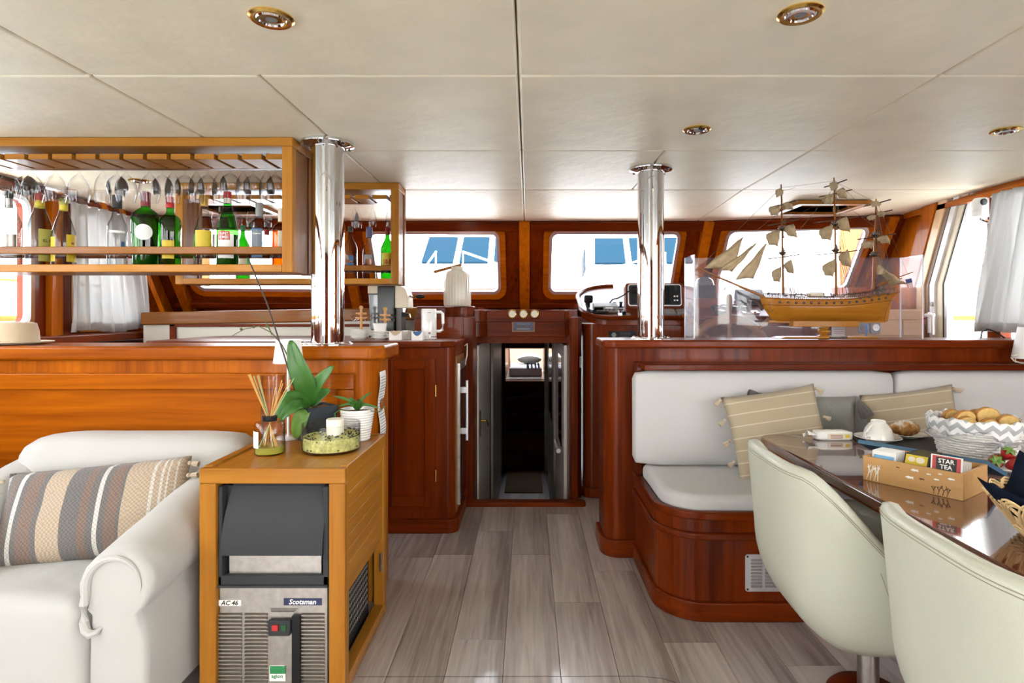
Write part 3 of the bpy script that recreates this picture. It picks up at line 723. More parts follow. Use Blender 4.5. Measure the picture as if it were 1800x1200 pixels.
# ---- two moored motor yachts, bow to the windscreen
def yacht(name, label, loc, rz, mir=1):
    y = thing(name, label, 'boat', loc, rz)
    def st(x, yy, z): return (mir * x, yy, z)
    # hull
    R = []
    for t in [i / 10 for i in range(11)]:
        hw = 2.4 * (1 - (1 - t) ** 2.6) * .98 + .05; y0 = t * 13
        R.append([st(-hw, y0, 3.55 - .25 * t), st(-hw * .8, y0 + .3 * (1 - t), .9), st(0, y0 + 1.2 * (1 - t), -.3), st(hw * .8, y0 + .3 * (1 - t), .9), st(hw, y0, 3.55 - .25 * t), st(0, y0, 3.62 - .25 * t)])
    obj(MB().loft(R), 'hull', 'boat_white', y, smooth=True, ang=30)
    # deckhouse with sloping windscreen
    prof = [(4.2, 3.35), (4.7, 4.0), (6.0, 4.35), (7.6, 5.6), (12.6, 5.8), (12.6, 3.35)]
    obj(MB().prism(prof, -1.9, 1.9, 'YZ'), 'deckhouse', 'boat_white', y, bevel=.15, seg=3)
    for a, b in ((-1.65, -.65), (-.45, .45), (.65, 1.65)):
        mb = MB().add([(a, 6.12, 4.48), (b, 6.12, 4.48), (b * .97, 7.35, 5.43), (a * .97, 7.35, 5.43), (a, 6.06, 4.53), (b, 6.06, 4.53), (b * .97, 7.29, 5.48), (a * .97, 7.29, 5.48)],
                      [(0, 1, 2, 3), (4, 7, 6, 5), (0, 4, 5, 1), (1, 5, 6, 2), (2, 6, 7, 3), (3, 7, 4, 0)])
        obj(mb, 'windscreen', 'boat_blue', y)
    for s_ in (-1, 1):
        obj(MB().prism([(7.6, 4.4), (11.8, 4.4), (11.8, 5.2), (8.2, 5.2)], s_ * 1.9, s_ * 1.93, 'YZ'), 'side_window', 'boat_blue', y)
        pts = [(s_ * 2.0 * min(1, .15 + t * 1.1), .4 + 9 * t, 4.25 - .15 * t) for t in [i / 8 for i in range(9)]]
        obj(MB().tube(pts, .025, 6), 'bow_rail', 'chrome', y, smooth=True)
        for p in pts[::2]: obj(MB().cyl((p[0], p[1], p[2] - .75), p, .018, n=6), 'stanchion', 'chrome', y, smooth=True)
    obj(MB().prism([(8.2, 5.75), (9.0, 6.9), (12.0, 6.9), (12.4, 5.75)], -1.5, 1.5, 'YZ'), 'flybridge', 'boat_white', y, bevel=.12)
    return y
# ================================================================== PILLARS, DOWNLIGHTS, HATCHES
def pillar(x, y, r, z0, z1, label):
    t = thing('steel_pillar', label, 'pillar', (x, y, z0))
    h = z1 - z0
    obj(MB().lathe([(r, 0.004), (r, h - .004)], 48), 'tube', 'chrome', t, smooth=True)
    obj(MB().lathe([(r + .002, h - .026), (r + .012, h - .024), (r + .045, h - .014), (r + .047, h - .004), (r + .045, h)], 40), 'top_flange', 'chrome', t, smooth=True, ang=60)
    obj(MB().lathe([(r + .042, 0), (r + .042, .004), (r + .036, .007), (r, .007)], 40), 'base_flange', 'chrome', t, smooth=True)
    for k in range(6):
        a = PI / 6 + k * PI / 3
        obj(MB().lathe([(.009, .006), (.009, .010), (.005, .014)], 8, (math.cos(a) * (r + .026), math.sin(a) * (r + .026), 0)), 'bolt', 'steel', t, smooth=True)
        obj(MB().lathe([(.007, h - .026), (.007, h - .02)], 8, (math.cos(a) * (r + .026), math.sin(a) * (r + .026), 0)), 'bolt', 'ship_dark', t, smooth=True)
    return t
pillar(-.967, 2.85, .077, 1.176, ZC, 'thick polished steel pillar beside the hanging bottle rack')
pillar(.69, 3.34, .0735, 1.182, ZC, 'polished steel pillar standing beside the model ship case')
def downlight(px, py, lab, xy=None):
    if xy: x, y = xy
    else: d = (ZC - CAMH) * FPX / (VY - py); x, y = PX(px, d), d
    t = thing('downlight', lab, 'downlight', (x, y, ZC), group='recessed ceiling downlights')
    obj(MB().lathe([(.060, 0), (.061, -.004), (.054, -.009), (.045, -.008), (.043, -.004)], 32), 'trim_ring', 'gold', t, smooth=True)
    obj(MB().lathe([(.044, -.004), (.039, -.011), (.033, -.011), (.030, -.006)], 32), 'inner_ring', 'chrome', t, smooth=True)
    obj(MB().lathe([(.030, -.0045), (.012, -.0065), (.001, -.007)], 24), 'lens', 'mid_grey', t, smooth=True)
downlight(477, 31, 'gold-rimmed downlight in the ceiling panel above the armchair')
downlight(1407, 23, 'gold-rimmed downlight in the ceiling panel above the dining chairs')
downlight(1225, 227, 'gold-rimmed downlight in the ceiling close to the ship case pillar')
downlight(1768, 229, 'gold-rimmed downlight in the ceiling over the bench near the side wall')
downlight(245, 317, 'gold-rimmed downlight in the ceiling beyond the hanging bottle rack')
def hatch(x, y, lab):
    t = thing('ceiling_hatch', lab, 'hatch', (x, y, 2.118))
    for a in ((-.26, .26, -.24, -.19), (-.26, .26, .19, .24), (-.26, -.21, -.19, .19), (.21, .26, -.19, .19)):
        obj(MB().bb(a[0], a[1], a[2], a[3], -.022, .008), 'frame_board', 'rackwood_X', t, bevel=.004)
    for a in ((-.222, -.21, -.20, .20), (.21, .222, -.20, .20), (-.21, .21, -.20, -.19), (-.21, .21, .19, .20)):
        obj(MB().bb(a[0], a[1], a[2], a[3], .0, .24), 'coaming_board', 'rackwood_X', t)
    obj(MB().bb(-.225, .225, -.205, .205, .24, .26), 'hatch_lid', 'mahogany_X', t)
hatch(HX[1], HY, 'wooden ceiling hatch frame above the model ship masts')
hatch(HX[0], HY, 'wooden ceiling hatch frame beyond the bottle racks')
# ================================================================== HANGING RACKS
def rack(name, label, X0, X1, Y0, Y1, z0, z1, slot0, nslot, pitch):
    t = thing(name, label, 'rack', ((X0 + X1) / 2, (Y0 + Y1) / 2, z0))
    def b(nm, x0, x1, y0, y1, a, c, mat='rackwood_X', bev=.004): return obj(MB().bb(x0, x1, y0, y1, a, c), nm, mat, t, bevel=bev, world=True)
    th = .05
    b('top_board', X0, X1, Y0, Y1, z1 - .042, z1, 'teak_X')
    b('bottom_shelf', X0 + th, X1 - th, Y0, Y1, z0, z0 + .036, 'teak_X')
    for xa in (X0, X1 - th):
        b('side_post', xa, xa + th, Y0, Y0 + .045, z0 - .002, z1 - .042, 'teak_Z')
        b('side_post', xa, xa + th, Y1 - .045, Y1, z0 - .002, z1 - .042, 'rackwood_Z')
        b('side_panel', xa + .006, xa + th - .006, Y0 + .045, Y1 - .045, z0, z1 - .042, 'rackwood_Z')
    for y, nm in ((Y0 + .004, 'bottle_rail'), (Y1 - .024, 'bottle_rail')): b(nm, X0 + th, X1 - th, y, y + .02, z0 + .085, z0 + .119)
    b('retainer', X0 + th, X1 - th, Y0 + .024, Y0 + .045, z0 + .085, z0 + .094, 'mahogany_X'); b('retainer', X0 + th, X1 - th, Y1 - .046, Y1 - .024, z0 + .085, z0 + .094, 'mahogany_X')
    zs = z1 - .10
    xs = [slot0 + pitch * k for k in range(nslot)]
    ed = [X0 + th] + xs + [X1 - th]
    for a, c in zip(ed[:-1], ed[1:]):
        g0 = .009 if a != ed[0] else 0; g1 = .009 if c != ed[-1] else 0
        if c - a - g0 - g1 > .01: b('hanger_slat', a + g0, c - g1, Y0 + .012, Y1 - .06, zs, zs + .026, 'teak_X', .003)
    b('hanger_back', X0 + th, X1 - th, Y1 - .06, Y1 - .02, zs, zs + .026, 'rackwood_X', .003)
    return t
R1 = dict(X0=-2.86, X1=-1.097, Y0=2.75, Y1=3.0, z0=1.516, z1=2.143)
rack('hanging_bottle_rack', 'long wooden ceiling rack of bottles and wine glasses above the orange partition', slot0=-2.6776, nslot=14, pitch=.1108, **R1)
R2 = dict(X0=-2.21, X1=-.812, Y0=3.70, Y1=3.92, z0=1.508, z1=2.143)
rack('hanging_bottle_rack', 'wooden ceiling rack of bottles and flutes over the galley counter', slot0=-2.10, nslot=12, pitch=.1108, **R2)
# ---- glasses
def glass_mesh(nm, prof_out, th=.0013):
    inn = [(max(r - th, .0004), z) for r, z in prof_out if z < -.098][::-1]
    return mesh_of(MB().lathe(prof_out + inn, 24, cap=False), nm, 'stemware', True, 50)
G_round = glass_mesh('wine_glass', [(.0005, .003), (.033, .0015), (.034, 0), (.030, -.002), (.006, -.008), (.0036, -.02), (.0036, -.078), (.007, -.088), (.020, -.100), (.034, -.118), (.043, -.140), (.0465, -.165), (.044, -.190), (.038, -.215), (.0365, -.222)])
G_tall = glass_mesh('wine_glass', [(.0005, .003), (.031, .0015), (.032, 0), (.028, -.002), (.006, -.008), (.0034, -.02), (.0034, -.074), (.006, -.082), (.017, -.099), (.027, -.118), (.033, -.142), (.035, -.168), (.033, -.196), (.0295, -.222), (.029, -.228)])
G_flute = glass_mesh('flute_glass', [(.0005, .003), (.026, .0015), (.027, 0), (.024, -.002), (.005, -.007), (.003, -.018), (.003, -.070), (.006, -.080), (.014, -.099), (.021, -.118), (.026, -.142), (.027, -.160), (.0235, -.185), (.022, -.195)])
def short(me, f):
    m2 = me.copy()
    for v in m2.vertices:
        if v.co.z < -.01: v.co.z = -.01 + (v.co.z + .01) * f
    return m2
G_back, G_low = short(G_round, .76), short(G_round, .66)            # the shorter goblets of the second row clear the bottle caps
def hang(me, nm, x, y, z, label, group):
    o = bpy.data.objects.new(nm, me); C.objects.link(o); o.location = (x, y, z); o.rotation_euler = (0, 0, random.random() * 6)
    return tag(o, label, 'glass', group)
zg = R1['z1'] - .10 + .026 + .002
for k in range(12):
    x = -2.456 + .1108 * k
    OV = ('the foil-necked bottle', 'the yellow-necked tequila bottle', 'the bottle with two yellow labels', 'the empty stretch of shelf', 'the gap before the slim bottle', 'the slim black-capped bottle', 'the bulging green gin bottle', 'the green whisky bottle', 'the gold-capped rum bottle', 'the vermouth bottle', 'the small gap behind the vermouth', 'the slate-labelled tequila bottle')[k]
    two = k in (0, 4, 6, 7, 8, 9, 10, 11)
    if k in (4, 7, 8, 9, 10, 11): hang(G_tall, 'wine_glass', x, 2.797, zg, 'narrow wine glass hung in the front rack over ' + OV, 'wine glasses hung in the front rack')
    else: hang(G_round, 'wine_glass', x, 2.797, zg, ('round wine glass, first in its slot over ' if two else 'round wine glass hung in the front rack over ') + OV, 'wine glasses hung in the front rack')
    if two: hang(G_back if k != 9 else G_low, 'wine_glass', x, 2.896, zg, ('round wine glass, second in its slot over ' if k in (0, 6) else 'round wine glass behind the narrow one over ') + OV, 'wine glasses hung in the front rack')
zg2 = R2['z1'] - .10 + .026 + .002
LB3 = ('small flute glass in the galley rack, half hidden by the front rack', 'flutes hung in the galley rack')
for k in range(12):
    x = -2.10 + .1108 * k
    if k in (0, 5): continue
    nb_ = {9: 'the blue-printed bottle', 10: 'the purple-capped vodka bottle', 11: 'the dark green whisky bottle'}.get(k)
    hang(G_flute, 'flute_glass', x, 3.76, zg2, ('small flute glass hung in the galley rack over ' + nb_) if nb_ else LB3[0], LB3[1])
    if k in (2, 6, 9): hang(G_flute, 'flute_glass', x, 3.83, zg2, 'flute glass second in its slot over the blue-printed bottle' if nb_ else LB3[0], LB3[1])
# ---- bottles
SHAPES = {
 'round': [(.90, 0), (1, .02), (1, .56), (.93, .62), (.60, .72), (.36, .78), (.31, .84), (.31, .93)],
 'slope': [(.90, 0), (1, .02), (1, .40), (.95, .50), (.72, .64), (.46, .76), (.34, .84), (.33, .93)],
 'shouldered': [(.90, 0), (1, .02), (1, .60), (.97, .66), (.80, .71), (.42, .75), (.34, .79), (.34, .93)],
 'barrel': [(.80, 0), (.86, .02), (.93, .25), (1, .50), (1, .62), (.90, .70), (.60, .75), (.32, .78), (.31, .93)],
 'thin': [(.90, 0), (1, .02), (1, .50), (.92, .58), (.60, .68), (.46, .74), (.44, .93)]}
def arc_patch(r, z0, z1, a0, a1, n=10, th=.0006):
    rings = []
    for a in [a0 + (a1 - a0) * i / n for i in range(n + 1)]:
        c, s_ = math.cos(a), math.sin(a)
        rings.append([(r * c, r * s_, z0), ((r + th) * c, (r + th) * s_, z0), ((r + th) * c, (r + th) * s_, z1), (r * c, r * s_, z1)])
    return MB().loft(rings)
def bottle(x, y, z, R, H, shape, glass, cap, label, labels=(), liquid=None, capf=.90, texts=(), band=None, cr=1.12, sq=0):
    t = thing('bottle', label, 'bottle', (x, y, z), group='spirit bottles in the hanging racks')
    pr = SHAPES[shape]
    rings = [(R * a, H * b) for a, b in pr]
    def n_(): return 28
    body = MB().lathe([(R * .2, .004)] + rings, 28, cap=True)
    obj(body, 'glass_body', glass, t, smooth=True, ang=60)
    rn = R * pr[-1][0]
    obj(MB().lathe([(rn * cr, H * capf), (rn * cr, H * .99), (rn * cr * .85, H)], 20), 'cap', cap, t, smooth=True)
    if band: obj(MB().lathe([(rn * 1.06, H * band[1]), (rn * 1.06, H * capf)], 20, cap=False), 'neck_label', band[0], t, smooth=True)
    if liquid:
        lev = liquid[1]; lr = [(R * a * .94, H * b) for a, b in pr if b < lev]
        k = next(i for i, (a, b) in enumerate(pr) if b >= lev); (a0, b0), (a1, b1) = pr[k - 1], pr[k]
        lr.append((R * .94 * (a0 + (a1 - a0) * (lev - b0) / (b1 - b0)), H * lev)); lr[0] = (lr[0][0], .006)
        obj(MB().lathe(lr, 24), 'liquid', liquid[0], t, smooth=True, ang=60)
    face = math.atan2(-y, -x)
    for mat, f0, f1, da, wa in labels:
        obj(arc_patch(R * 1.003, H * f0, H * f1, face + da - wa / 2, face + da + wa / 2), 'paper_label', mat, t, smooth=True)
    for s_, size, mat, fz, da in texts:
        rr = R * 1.003 + .0012
        lettering(s_, size, mat, t, lambda u, v, f=face + da, zz=H * fz, rr=rr: (rr * math.cos(f + u / rr), rr * math.sin(f + u / rr), zz + v), offset=size * .02)
    return t
zb = R1['z0'] + .037
def b1(px, w, top, y=2.88, **k):
    bottle(PX(px, y), y, zb, w / 2 * y / FPX * .97, PZ(top, y) - zb, **k)
b1(16, 36, 336, shape='round', glass='clear_bottle', cap='shell_black', label='clear bottle with silver foil neck at the window end of the front rack', band=('steel', .78), labels=[('steel', .12, .42, 0, 1.2)])
b1(70, 42, 340, shape='slope', glass='clear_bottle', cap='red', label='clear tequila bottle with red cap and yellow neck band in the front rack', band=('yellow', .80), labels=[('olive_label', .06, .50, .55, 1.3)], texts=[('EL S', .020, 'shell_black', .34, .5), ('TE', .012, 'dark_red', .25, .5)])
b1(112, 37, 349, shape='slope', glass='clear_bottle', cap='olive_label', label='clear bottle with two yellow labels and worn cap in the front rack', band=('yellow', .82), labels=[('yellow', .06, .46, .75, 1.1), ('yellow', .06, .42, -1.05, .7)], texts=[('M', .018, 'dark_red', .33, .75)])
b1(206, 32, 343, shape='thin', glass='clear_bottle', cap='shell_black', label='slim clear bottle with black cap and small blue print in the front rack', labels=[('paper', .46, .49, 0, 1.6), ('blue_ink', .2, .34, .55, .35)], capf=.82)
b1(256, 47, 337, shape='barrel', glass='green_bottle', cap='dark_red', label='bulging green gin bottle with round white back label in the front rack', liquid=('shell_black', .15), capf=.80, labels=[], texts=[])
o = bpy.data.objects[[o.name for o in C.objects if o.get('label', '').startswith('bulging green')][0]]
Rr = 47 / 2 * 2.88 / FPX * .97; Hh = PZ(337, 2.88) - zb; fa = math.atan2(-2.88, -PX(256, 2.88)) - .15
mb = MB().grid(lambda u, v: ((Rr * 1.004 + .0012) * math.cos(fa + .038 * v * math.cos(2 * PI * u) / Rr), (Rr * 1.004 + .0012) * math.sin(fa + .038 * v * math.cos(2 * PI * u) / Rr), Hh * .44 + .038 * v * math.sin(2 * PI * u)), 28, 8, cu=True)
obj(mb, 'round_label', 'paper', o)
b1(299, 36, 346, shape='shouldered', glass='green_bottle', cap='red', label='green whisky bottle with red cap and low yellow label in the front rack', capf=.84, labels=[('yellow', .10, .36, -.2, 1.1)])
b1(359, 34, 345, shape='slope', glass='clear_bottle', cap='gold_cap', label='clear rum bottle with gold cap and big yellow label in the front rack', labels=[('yellow', .16, .50, -.1, 1.7), ('cream', .16, .46, 1.15, .6)], capf=.86)
b1(400, 37, 337, shape='slope', glass='green_bottle', cap='red', label='green vermouth bottle with red cap and red and white label in the front rack', liquid=('shell_black', .42), capf=.91, band=('cream', .84), labels=[('paper', .10, .42, -.2, 1.5), ('red', .34, .46, -.35, 1.1)], texts=[('PUNT', .016, 'paper', .425, -.35), ('E MES', .016, 'paper', .375, -.35)])
b1(456, 37, 357, shape='shouldered', glass='clear_bottle', cap='mid_grey', label='clear tequila bottle with grey stopper and slate arched label in the front rack', labels=[('blue_ink', .13, .58, -.25, 1.0), ('mid_grey', .15, .56, -.25, .88)], capf=.78, texts=[('Cuervo', .012, 'paper', .50, -.25)], cr=1.05)
b1(495, 32, 367, shape='shouldered', glass='amber_bottle', cap='cream', label='amber whisky bottle with cream cap beside the rack end post', labels=[('cream', .26, .60, .2, 1.2)], liquid=('amber_bottle', .60), capf=.76)
zb2 = R2['z0'] + .037
def b2(px, w, top, y=3.81, **k):
    bottle(PX(px, y), y, zb2, w / 2 * y / FPX * .97, PZ(top, y) - zb2, **k)
b2(616, 25, 398, shape='round', glass='clear_bottle', cap='shell_black', label='clear bottle with blue printed lettering in the galley rack', labels=[('blue_ink', .22, .30, 0, 1.0), ('blue_ink', .34, .44, .1, .7)])
b2(649, 23, 399, shape='thin', glass='clear_bottle', cap='purple', label='clear vodka bottle with purple cap in the galley rack', labels=[('mid_grey', .38, .46, 0, 1.5)], capf=.80)
b2(681, 24, 400, shape='round', glass='green_deep', cap='dark_red', label='dark green whisky bottle with yellow label in the galley rack', labels=[('yellow', .20, .50, .05, 1.9)], texts=[('J&B', .042, 'red', .33, .05)], capf=.86)
b2(427, 24, 396, shape='round', glass='green_deep', cap='green', label='small green bottle with green cap in the galley rack behind the front bottles', labels=[('cream', .2, .4, 0, 1.2)])
b2(364, 22, 402, shape='round', glass='clear_bottle', cap='mid_grey', label='clear bottle with grey cap in the galley rack near its far post', labels=[])
b2(392, 22, 405, shape='shouldered', glass='clear_bottle', cap='shell_black', label='clear square-shouldered bottle in the galley rack behind the vermouth', labels=[('steel', .2, .4, 0, 1)])
b2(469, 24, 404, shape='barrel', glass='clear_bottle', cap='red', label='clear bulging bottle in the galley rack behind the amber whisky', labels=[])
# ================================================================== CURTAINS
def curtain(name, label, fn_x, u0b, u1b, u0t, u1t, z0, z1, folds, amp, side):
    def f(s, v):
        z = z0 + (z1 - z0) * v
        a = u0b + (u0t - u0b) * v ** 1.3; b = u1b + (u1t - u1b) * v
        am = amp * (1 - .5 * v)
        ph = s * folds * 2 * PI + .5 * math.sin(3 * v + s * 5)
        return (fn_x + side * (am * math.sin(ph) + .008 * math.sin(ph * 2.3 + v * 4)), a + (b - a) * s + .01 * math.cos(ph) - side * 0, z + .012 * math.sin(s * 9) * (1 - v))
    t = thing(name, label, 'curtain', (fn_x, (u0b + u1b) / 2, z0))
    obj(MB().sheet(f, folds * 12 + 1, 16, .002), 'panel', 'curtain', t, smooth=True, ang=None, world=True)
    obj(MB().sheet(lambda s, v: tuple(Vector(f(s, v * .07)) + Vector((-side * .003, 0, 0))), folds * 12 + 1, 3, .002), 'hem', 'curtain', t, smooth=True, ang=None, world=True)
    return t
ctr = curtain('curtain', 'white gathered curtain hanging beside the raked side door', 2.93, 2.46, 3.90, 2.46, 3.72, 1.198, 2.08, 14, .028, -1)
ctl = curtain('curtain', 'white translucent curtain over the port window beyond the bottle rack', -3.06, 3.95, 4.80, 3.95, 4.64, 1.198, 2.075, 7, .025, 1)
obj(MB().cyl((2.96, 2.45, 2.07), (2.96, 3.78, 2.07), .008, n=8), 'curtain_rod', 'white_gloss', ctr, smooth=True, world=True)
obj(MB().cyl((-3.075, 3.93, 2.068), (-3.075, 4.62, 2.068), .008, n=8), 'curtain_rod', 'white_gloss', ctl, smooth=True, world=True)
# ---- small surveillance camera by the curtain
p = P(1722, 362, 3.83)
sc = thing('security_camera', 'small white dome camera bracketed beside the white curtain', 'camera', p)
obj(MB().lathe([(.001, .055), (.030, .050), (.045, .03), (.048, 0), (.048, -.03), (.044, -.035)], 24), 'dome_head', 'white_plastic', sc, smooth=True)
obj(MB().lathe([(.045, -.036), (.046, -.07), (.03, -.078)], 24), 'base', 'white_plastic', sc, smooth=True)
obj(MB().tube([(-.01, -.046, .018), (-.01, -.052, .018)], .022, 18), 'lens', 'screen_black', sc, smooth=True)
obj(MB().bb(.04, .11, -.01, .01, -.07, -.055), 'bracket', 'white_plastic', sc, bevel=.002)
obj(MB().cyl((.055, 0, -.06), (.055, 0, .05), .006, n=8), 'bracket', 'white_plastic', sc, smooth=True)
obj(MB().tube([(.0, -.005, -.078), (.02, -.02, -.10), (.05, -.03, -.11)], .012, 8), 'swivel', 'chrome', sc, smooth=True)
# ================================================================== ARMCHAIR AND WHAT IS ON IT
ac = thing('armchair', 'white slipcovered armchair with rolled arms against the orange partition', 'armchair', (-1.64, 2.2, 0))
def nz(p, s=6, a=.006): return a * noise.noise(Vector(p) * s)
def softbox(x0, x1, y0, y1, z0, z1, r, nu=16, fn=None, k=3.4):
    """closed super-ellipsoid box, deformable"""
    cx, cy, cz = (x0 + x1) / 2, (y0 + y1) / 2, (z0 + z1) / 2; a, b, c = (x1 - x0) / 2, (y1 - y0) / 2, (z1 - z0) / 2
    mb = MB()
    bm = bmesh.new(); bmesh.ops.create_cube(bm, size=2); bmesh.ops.subdivide_edges(bm, edges=bm.edges[:], cuts=nu, use_grid_fill=True)
    vs = []
    for v in bm.verts:
        p = v.co.copy(); n = (abs(p.x) ** 8 + abs(p.y) ** 8 + abs(p.z) ** 8) ** (1 / 8)
        # push the corners in so that edges are rounded by about r
        q = Vector((p.x * a, p.y * b, p.z * c))
        i = Vector((max(-a + r, min(a - r, q.x)), max(-b + r, min(b - r, q.y)), max(-c + r, min(c - r, q.z))))
        d = q - i
        if d.length > 1e-6: q = i + d.normalized() * r
        q = q + Vector((cx, cy, cz))
        vs.append(fn(q) if fn else q)
    bm.verts.index_update()
    mb.add(vs, [[v.index for v in f.verts] for f in bm.faces]); bm.free()
    return mb
def seatf(q):
    q = q.copy(); q.z += (-.05) * (q.y - 1.85) / .6 + .015 * math.cos((q.x + 1.64) * 5) + nz(q, 7, .006); return q
obj(softbox(-2.02, -1.38, 1.82, 2.46, .05, .425, .05, 14, seatf), 'seat', 'white_slipcover', ac, smooth=True, ang=None, world=True)
def backf(q):
    q = q.copy(); h = (q.z - .2) / .6
    q.y += -.10 + .14 * h + nz(q, 5, .012)
    q.z += -.02 * ((q.x + 1.64) / .45) ** 4 * (1 if q.z > .6 else 0) + nz(q, 4, .006)
    return q
obj(softbox(-2.13, -1.175, 2.40, 2.60, .08, .815, .07, 14, backf), 'backrest', 'white_slipcover', ac, smooth=True, ang=None, world=True)
def arm(cx, s):
    """rolled arm: closed profile swept front to back, drawn in at the front"""
    prof = []
    r = .115
    for i in range(15):
        a = math.radians(-50 + 280 * i / 14)
        prof.append((s * r * 1.05 * math.cos(a), .475 + r * math.sin(a) * .95))
    prof += [(-s * .085, .30), (-s * .085, .06), (s * .10, .06), (s * .10, .30)]
    rings = []
    ys = [1.835, 1.842, 1.86, 1.92, 2.0, 2.1, 2.2, 2.3, 2.42, 2.5]
    for k, y in enumerate(ys):
        sc_ = (.80, .93, .985, 1, 1, 1, 1, 1, 1, .98)[k]; rise = .10 * max(0, (y - 1.84) / .5) ** 1.2
        ring_ = []
        for x, z in prof:
            zz = .36 + (z - .36) * sc_; xx = x * sc_
            zz += rise * max(0, (z - .06) / .5)
            ring_.append((cx + xx + nz((x, y, z), 9, .006), y + nz((z, x, y), 8, .004), zz + nz((y, z, x), 7, .006)))
        rings.append(ring_)
    return MB().loft(rings)
obj(arm(-1.285, 1), 'arm', 'white_slipcover', ac, smooth=True, ang=50, world=True)
obj(arm(-2.10, -1), 'arm', 'white_slipcover', ac, smooth=True, ang=50, world=True)
# piping that follows the right arm's scroll
pp = []
for i in range(16):
    a = math.radians(190 - 200 * i / 15); pp.append((-1.285 + .085 * math.cos(a), 1.832, .475 + .09 * math.sin(a)))
pp = [(-1.325, 1.836, .350), (-1.334, 1.826, .338), (-1.350, 1.822, .334), (-1.366, 1.824, .345), (-1.374, 1.829, .37), (-1.376, 1.832, .42)] + pp
obj(MB().tube(pp, lambda t: .0135 * max(.02, 1 - t ** 3) * min(1, .35 + t * 8), 8), 'piping', 'white_slipcover', ac, smooth=True, world=True)
for sx_ in (-2.0, -1.3):
    for sy_ in (1.95, 2.45): obj(MB().cyl((sx_, sy_, 0), (sx_, sy_, .09), .02, .03), 'foot', 'ship_dark', ac, smooth=True, world=True)
def pillow(name, label, mat, w, h, t, loc, rot, group=None, tassels=(), sag=.06, cat='pillow'):
    o = thing(name, label, cat, loc, rot=rot, group=group)
    def f(sgn):
        def g(u, v):
            a, b = u * 2 - 1, v * 2 - 1
            e = (1 - abs(a) ** 2.6) * (1 - abs(b) ** 2.6); e = max(e, 0) ** .55
            pin = 1 - sag * (1 - b * b) * abs(a) ** 2; pin2 = 1 - sag * (1 - a * a) * abs(b) ** 2
            return (a * w / 2 * pin, b * h / 2 * pin2, sgn * t / 2 * e * (1 + .12 * noise.noise(Vector((a * 2, b * 2, sgn)))))
        return g
    mb = MB(); mb.grid(f(1), 25, 21); mb.grid(f(-1), 25, 21)
    bm_ = mesh_of(mb, 'cover', mat, True, None)
    bm = bmesh.new(); bm.from_mesh(bm_); bmesh.ops.remove_doubles(bm, verts=bm.verts, dist=.0008); bmesh.ops.recalc_face_normals(bm, faces=bm.faces); bm.to_mesh(bm_); bm.free(); bm_.shade_smooth()
    obj(bm_, 'cover', mat, o)
    for (x, y, dx, dy, L, r, m_, *fz) in tassels:
        n_ = Vector((dx, dy, 0)).normalized(); p0 = Vector((x, y, fz[0] if fz else 0))
        tm = MB().sphere(p0 + n_ * .012, .009, 8, 6)
        for k in range(9):
            a = 2 * PI * k / 9; sp = Vector((-n_.y, n_.x, 0)) * math.cos(a) + Vector((0, 0, 1)) * math.sin(a)
            tm.tube([p0 + n_ * .012, p0 + n_ * (.012 + L * .5) + sp * r * .8, p0 + n_ * (.012 + L) + sp * r], r * .42, 5)
        obj(tm, 'tassel', m_, o, smooth=True)
    return o
ts = []
for s_ in (-1, 1):
    for k in (range(1, 7) if s_ < 0 else range(4, 7)): ts.append((s_ * .338, -.15 + .05 * k, s_, -.25 + .1 * (k % 3), .035, .008, 'tassel_cream', .02))
pillow('striped_cushion', 'long striped woven cushion with fringed ends on the armchair', 'striped_cushion', .69, .36, .17, (-1.665, 2.265, .562), (math.radians(66), math.radians(-5), math.radians(4)), tassels=ts, sag=.03, cat='cushion')
# ---- hats and side table
def hat(name, label, x, y, z, rc, hc, rb, mat, tilt=(0, 0, 0), band=None):
    t = thing(name, label, 'hat', (x, y, z), rot=tilt)
    obj(MB().lathe([(rb, .010), (rb, .014), (rc * 1.05, .006), (rc, .016), (rc * .97, hc * .6), (rc * .88, hc * .95), (rc * .7, hc), (rc * .3, hc * .93), (.002, hc * .9), (.002, hc * .88), (rc * .3, hc * .91), (rc * .85, hc * .9), (rc * .95, .012), (rc * 1.0, .002)], 36, cap=False), 'hat_body', mat, t, smooth=True, ang=60)
    if band: obj(MB().lathe([(rc * 1.015, .014), (rc * 1.02, .016), (rc * 1.005, .052), (rc * .99, .052)], 36, cap=False), 'hat_band', band, t, smooth=True)
    return t
hat('sun_hat', 'pale straw hat resting on top of the orange partition', -2.47, 2.83, 1.177, .105, .105, .16, 'hat_straw')
stb = thing('side_table', 'low varnished side table holding a hat beside the armchair', 'table', (-2.55, 2.30, 0))
obj(MB().prism(rrect(-.27, .27, -.30, .30, .03), .545, .585), 'tabletop', 'mahogany_X', stb, bevel=.008)
for a in (-.22, .22):
    for b_ in (-.25, .25): obj(MB().bb(a - .022, a + .022, b_ - .022, b_ + .022, 0, .545), 'leg', 'mahogany_Z', stb, bevel=.004)
obj(MB().bb(-.22, .22, -.25, .25, .47, .53), 'apron', 'mahogany_X', stb)
hat('felt_hat', 'beige hat with black band lying on the side table', -2.42, 2.28, .587, .105, .13, .165, 'hat_felt', band='black_plastic')
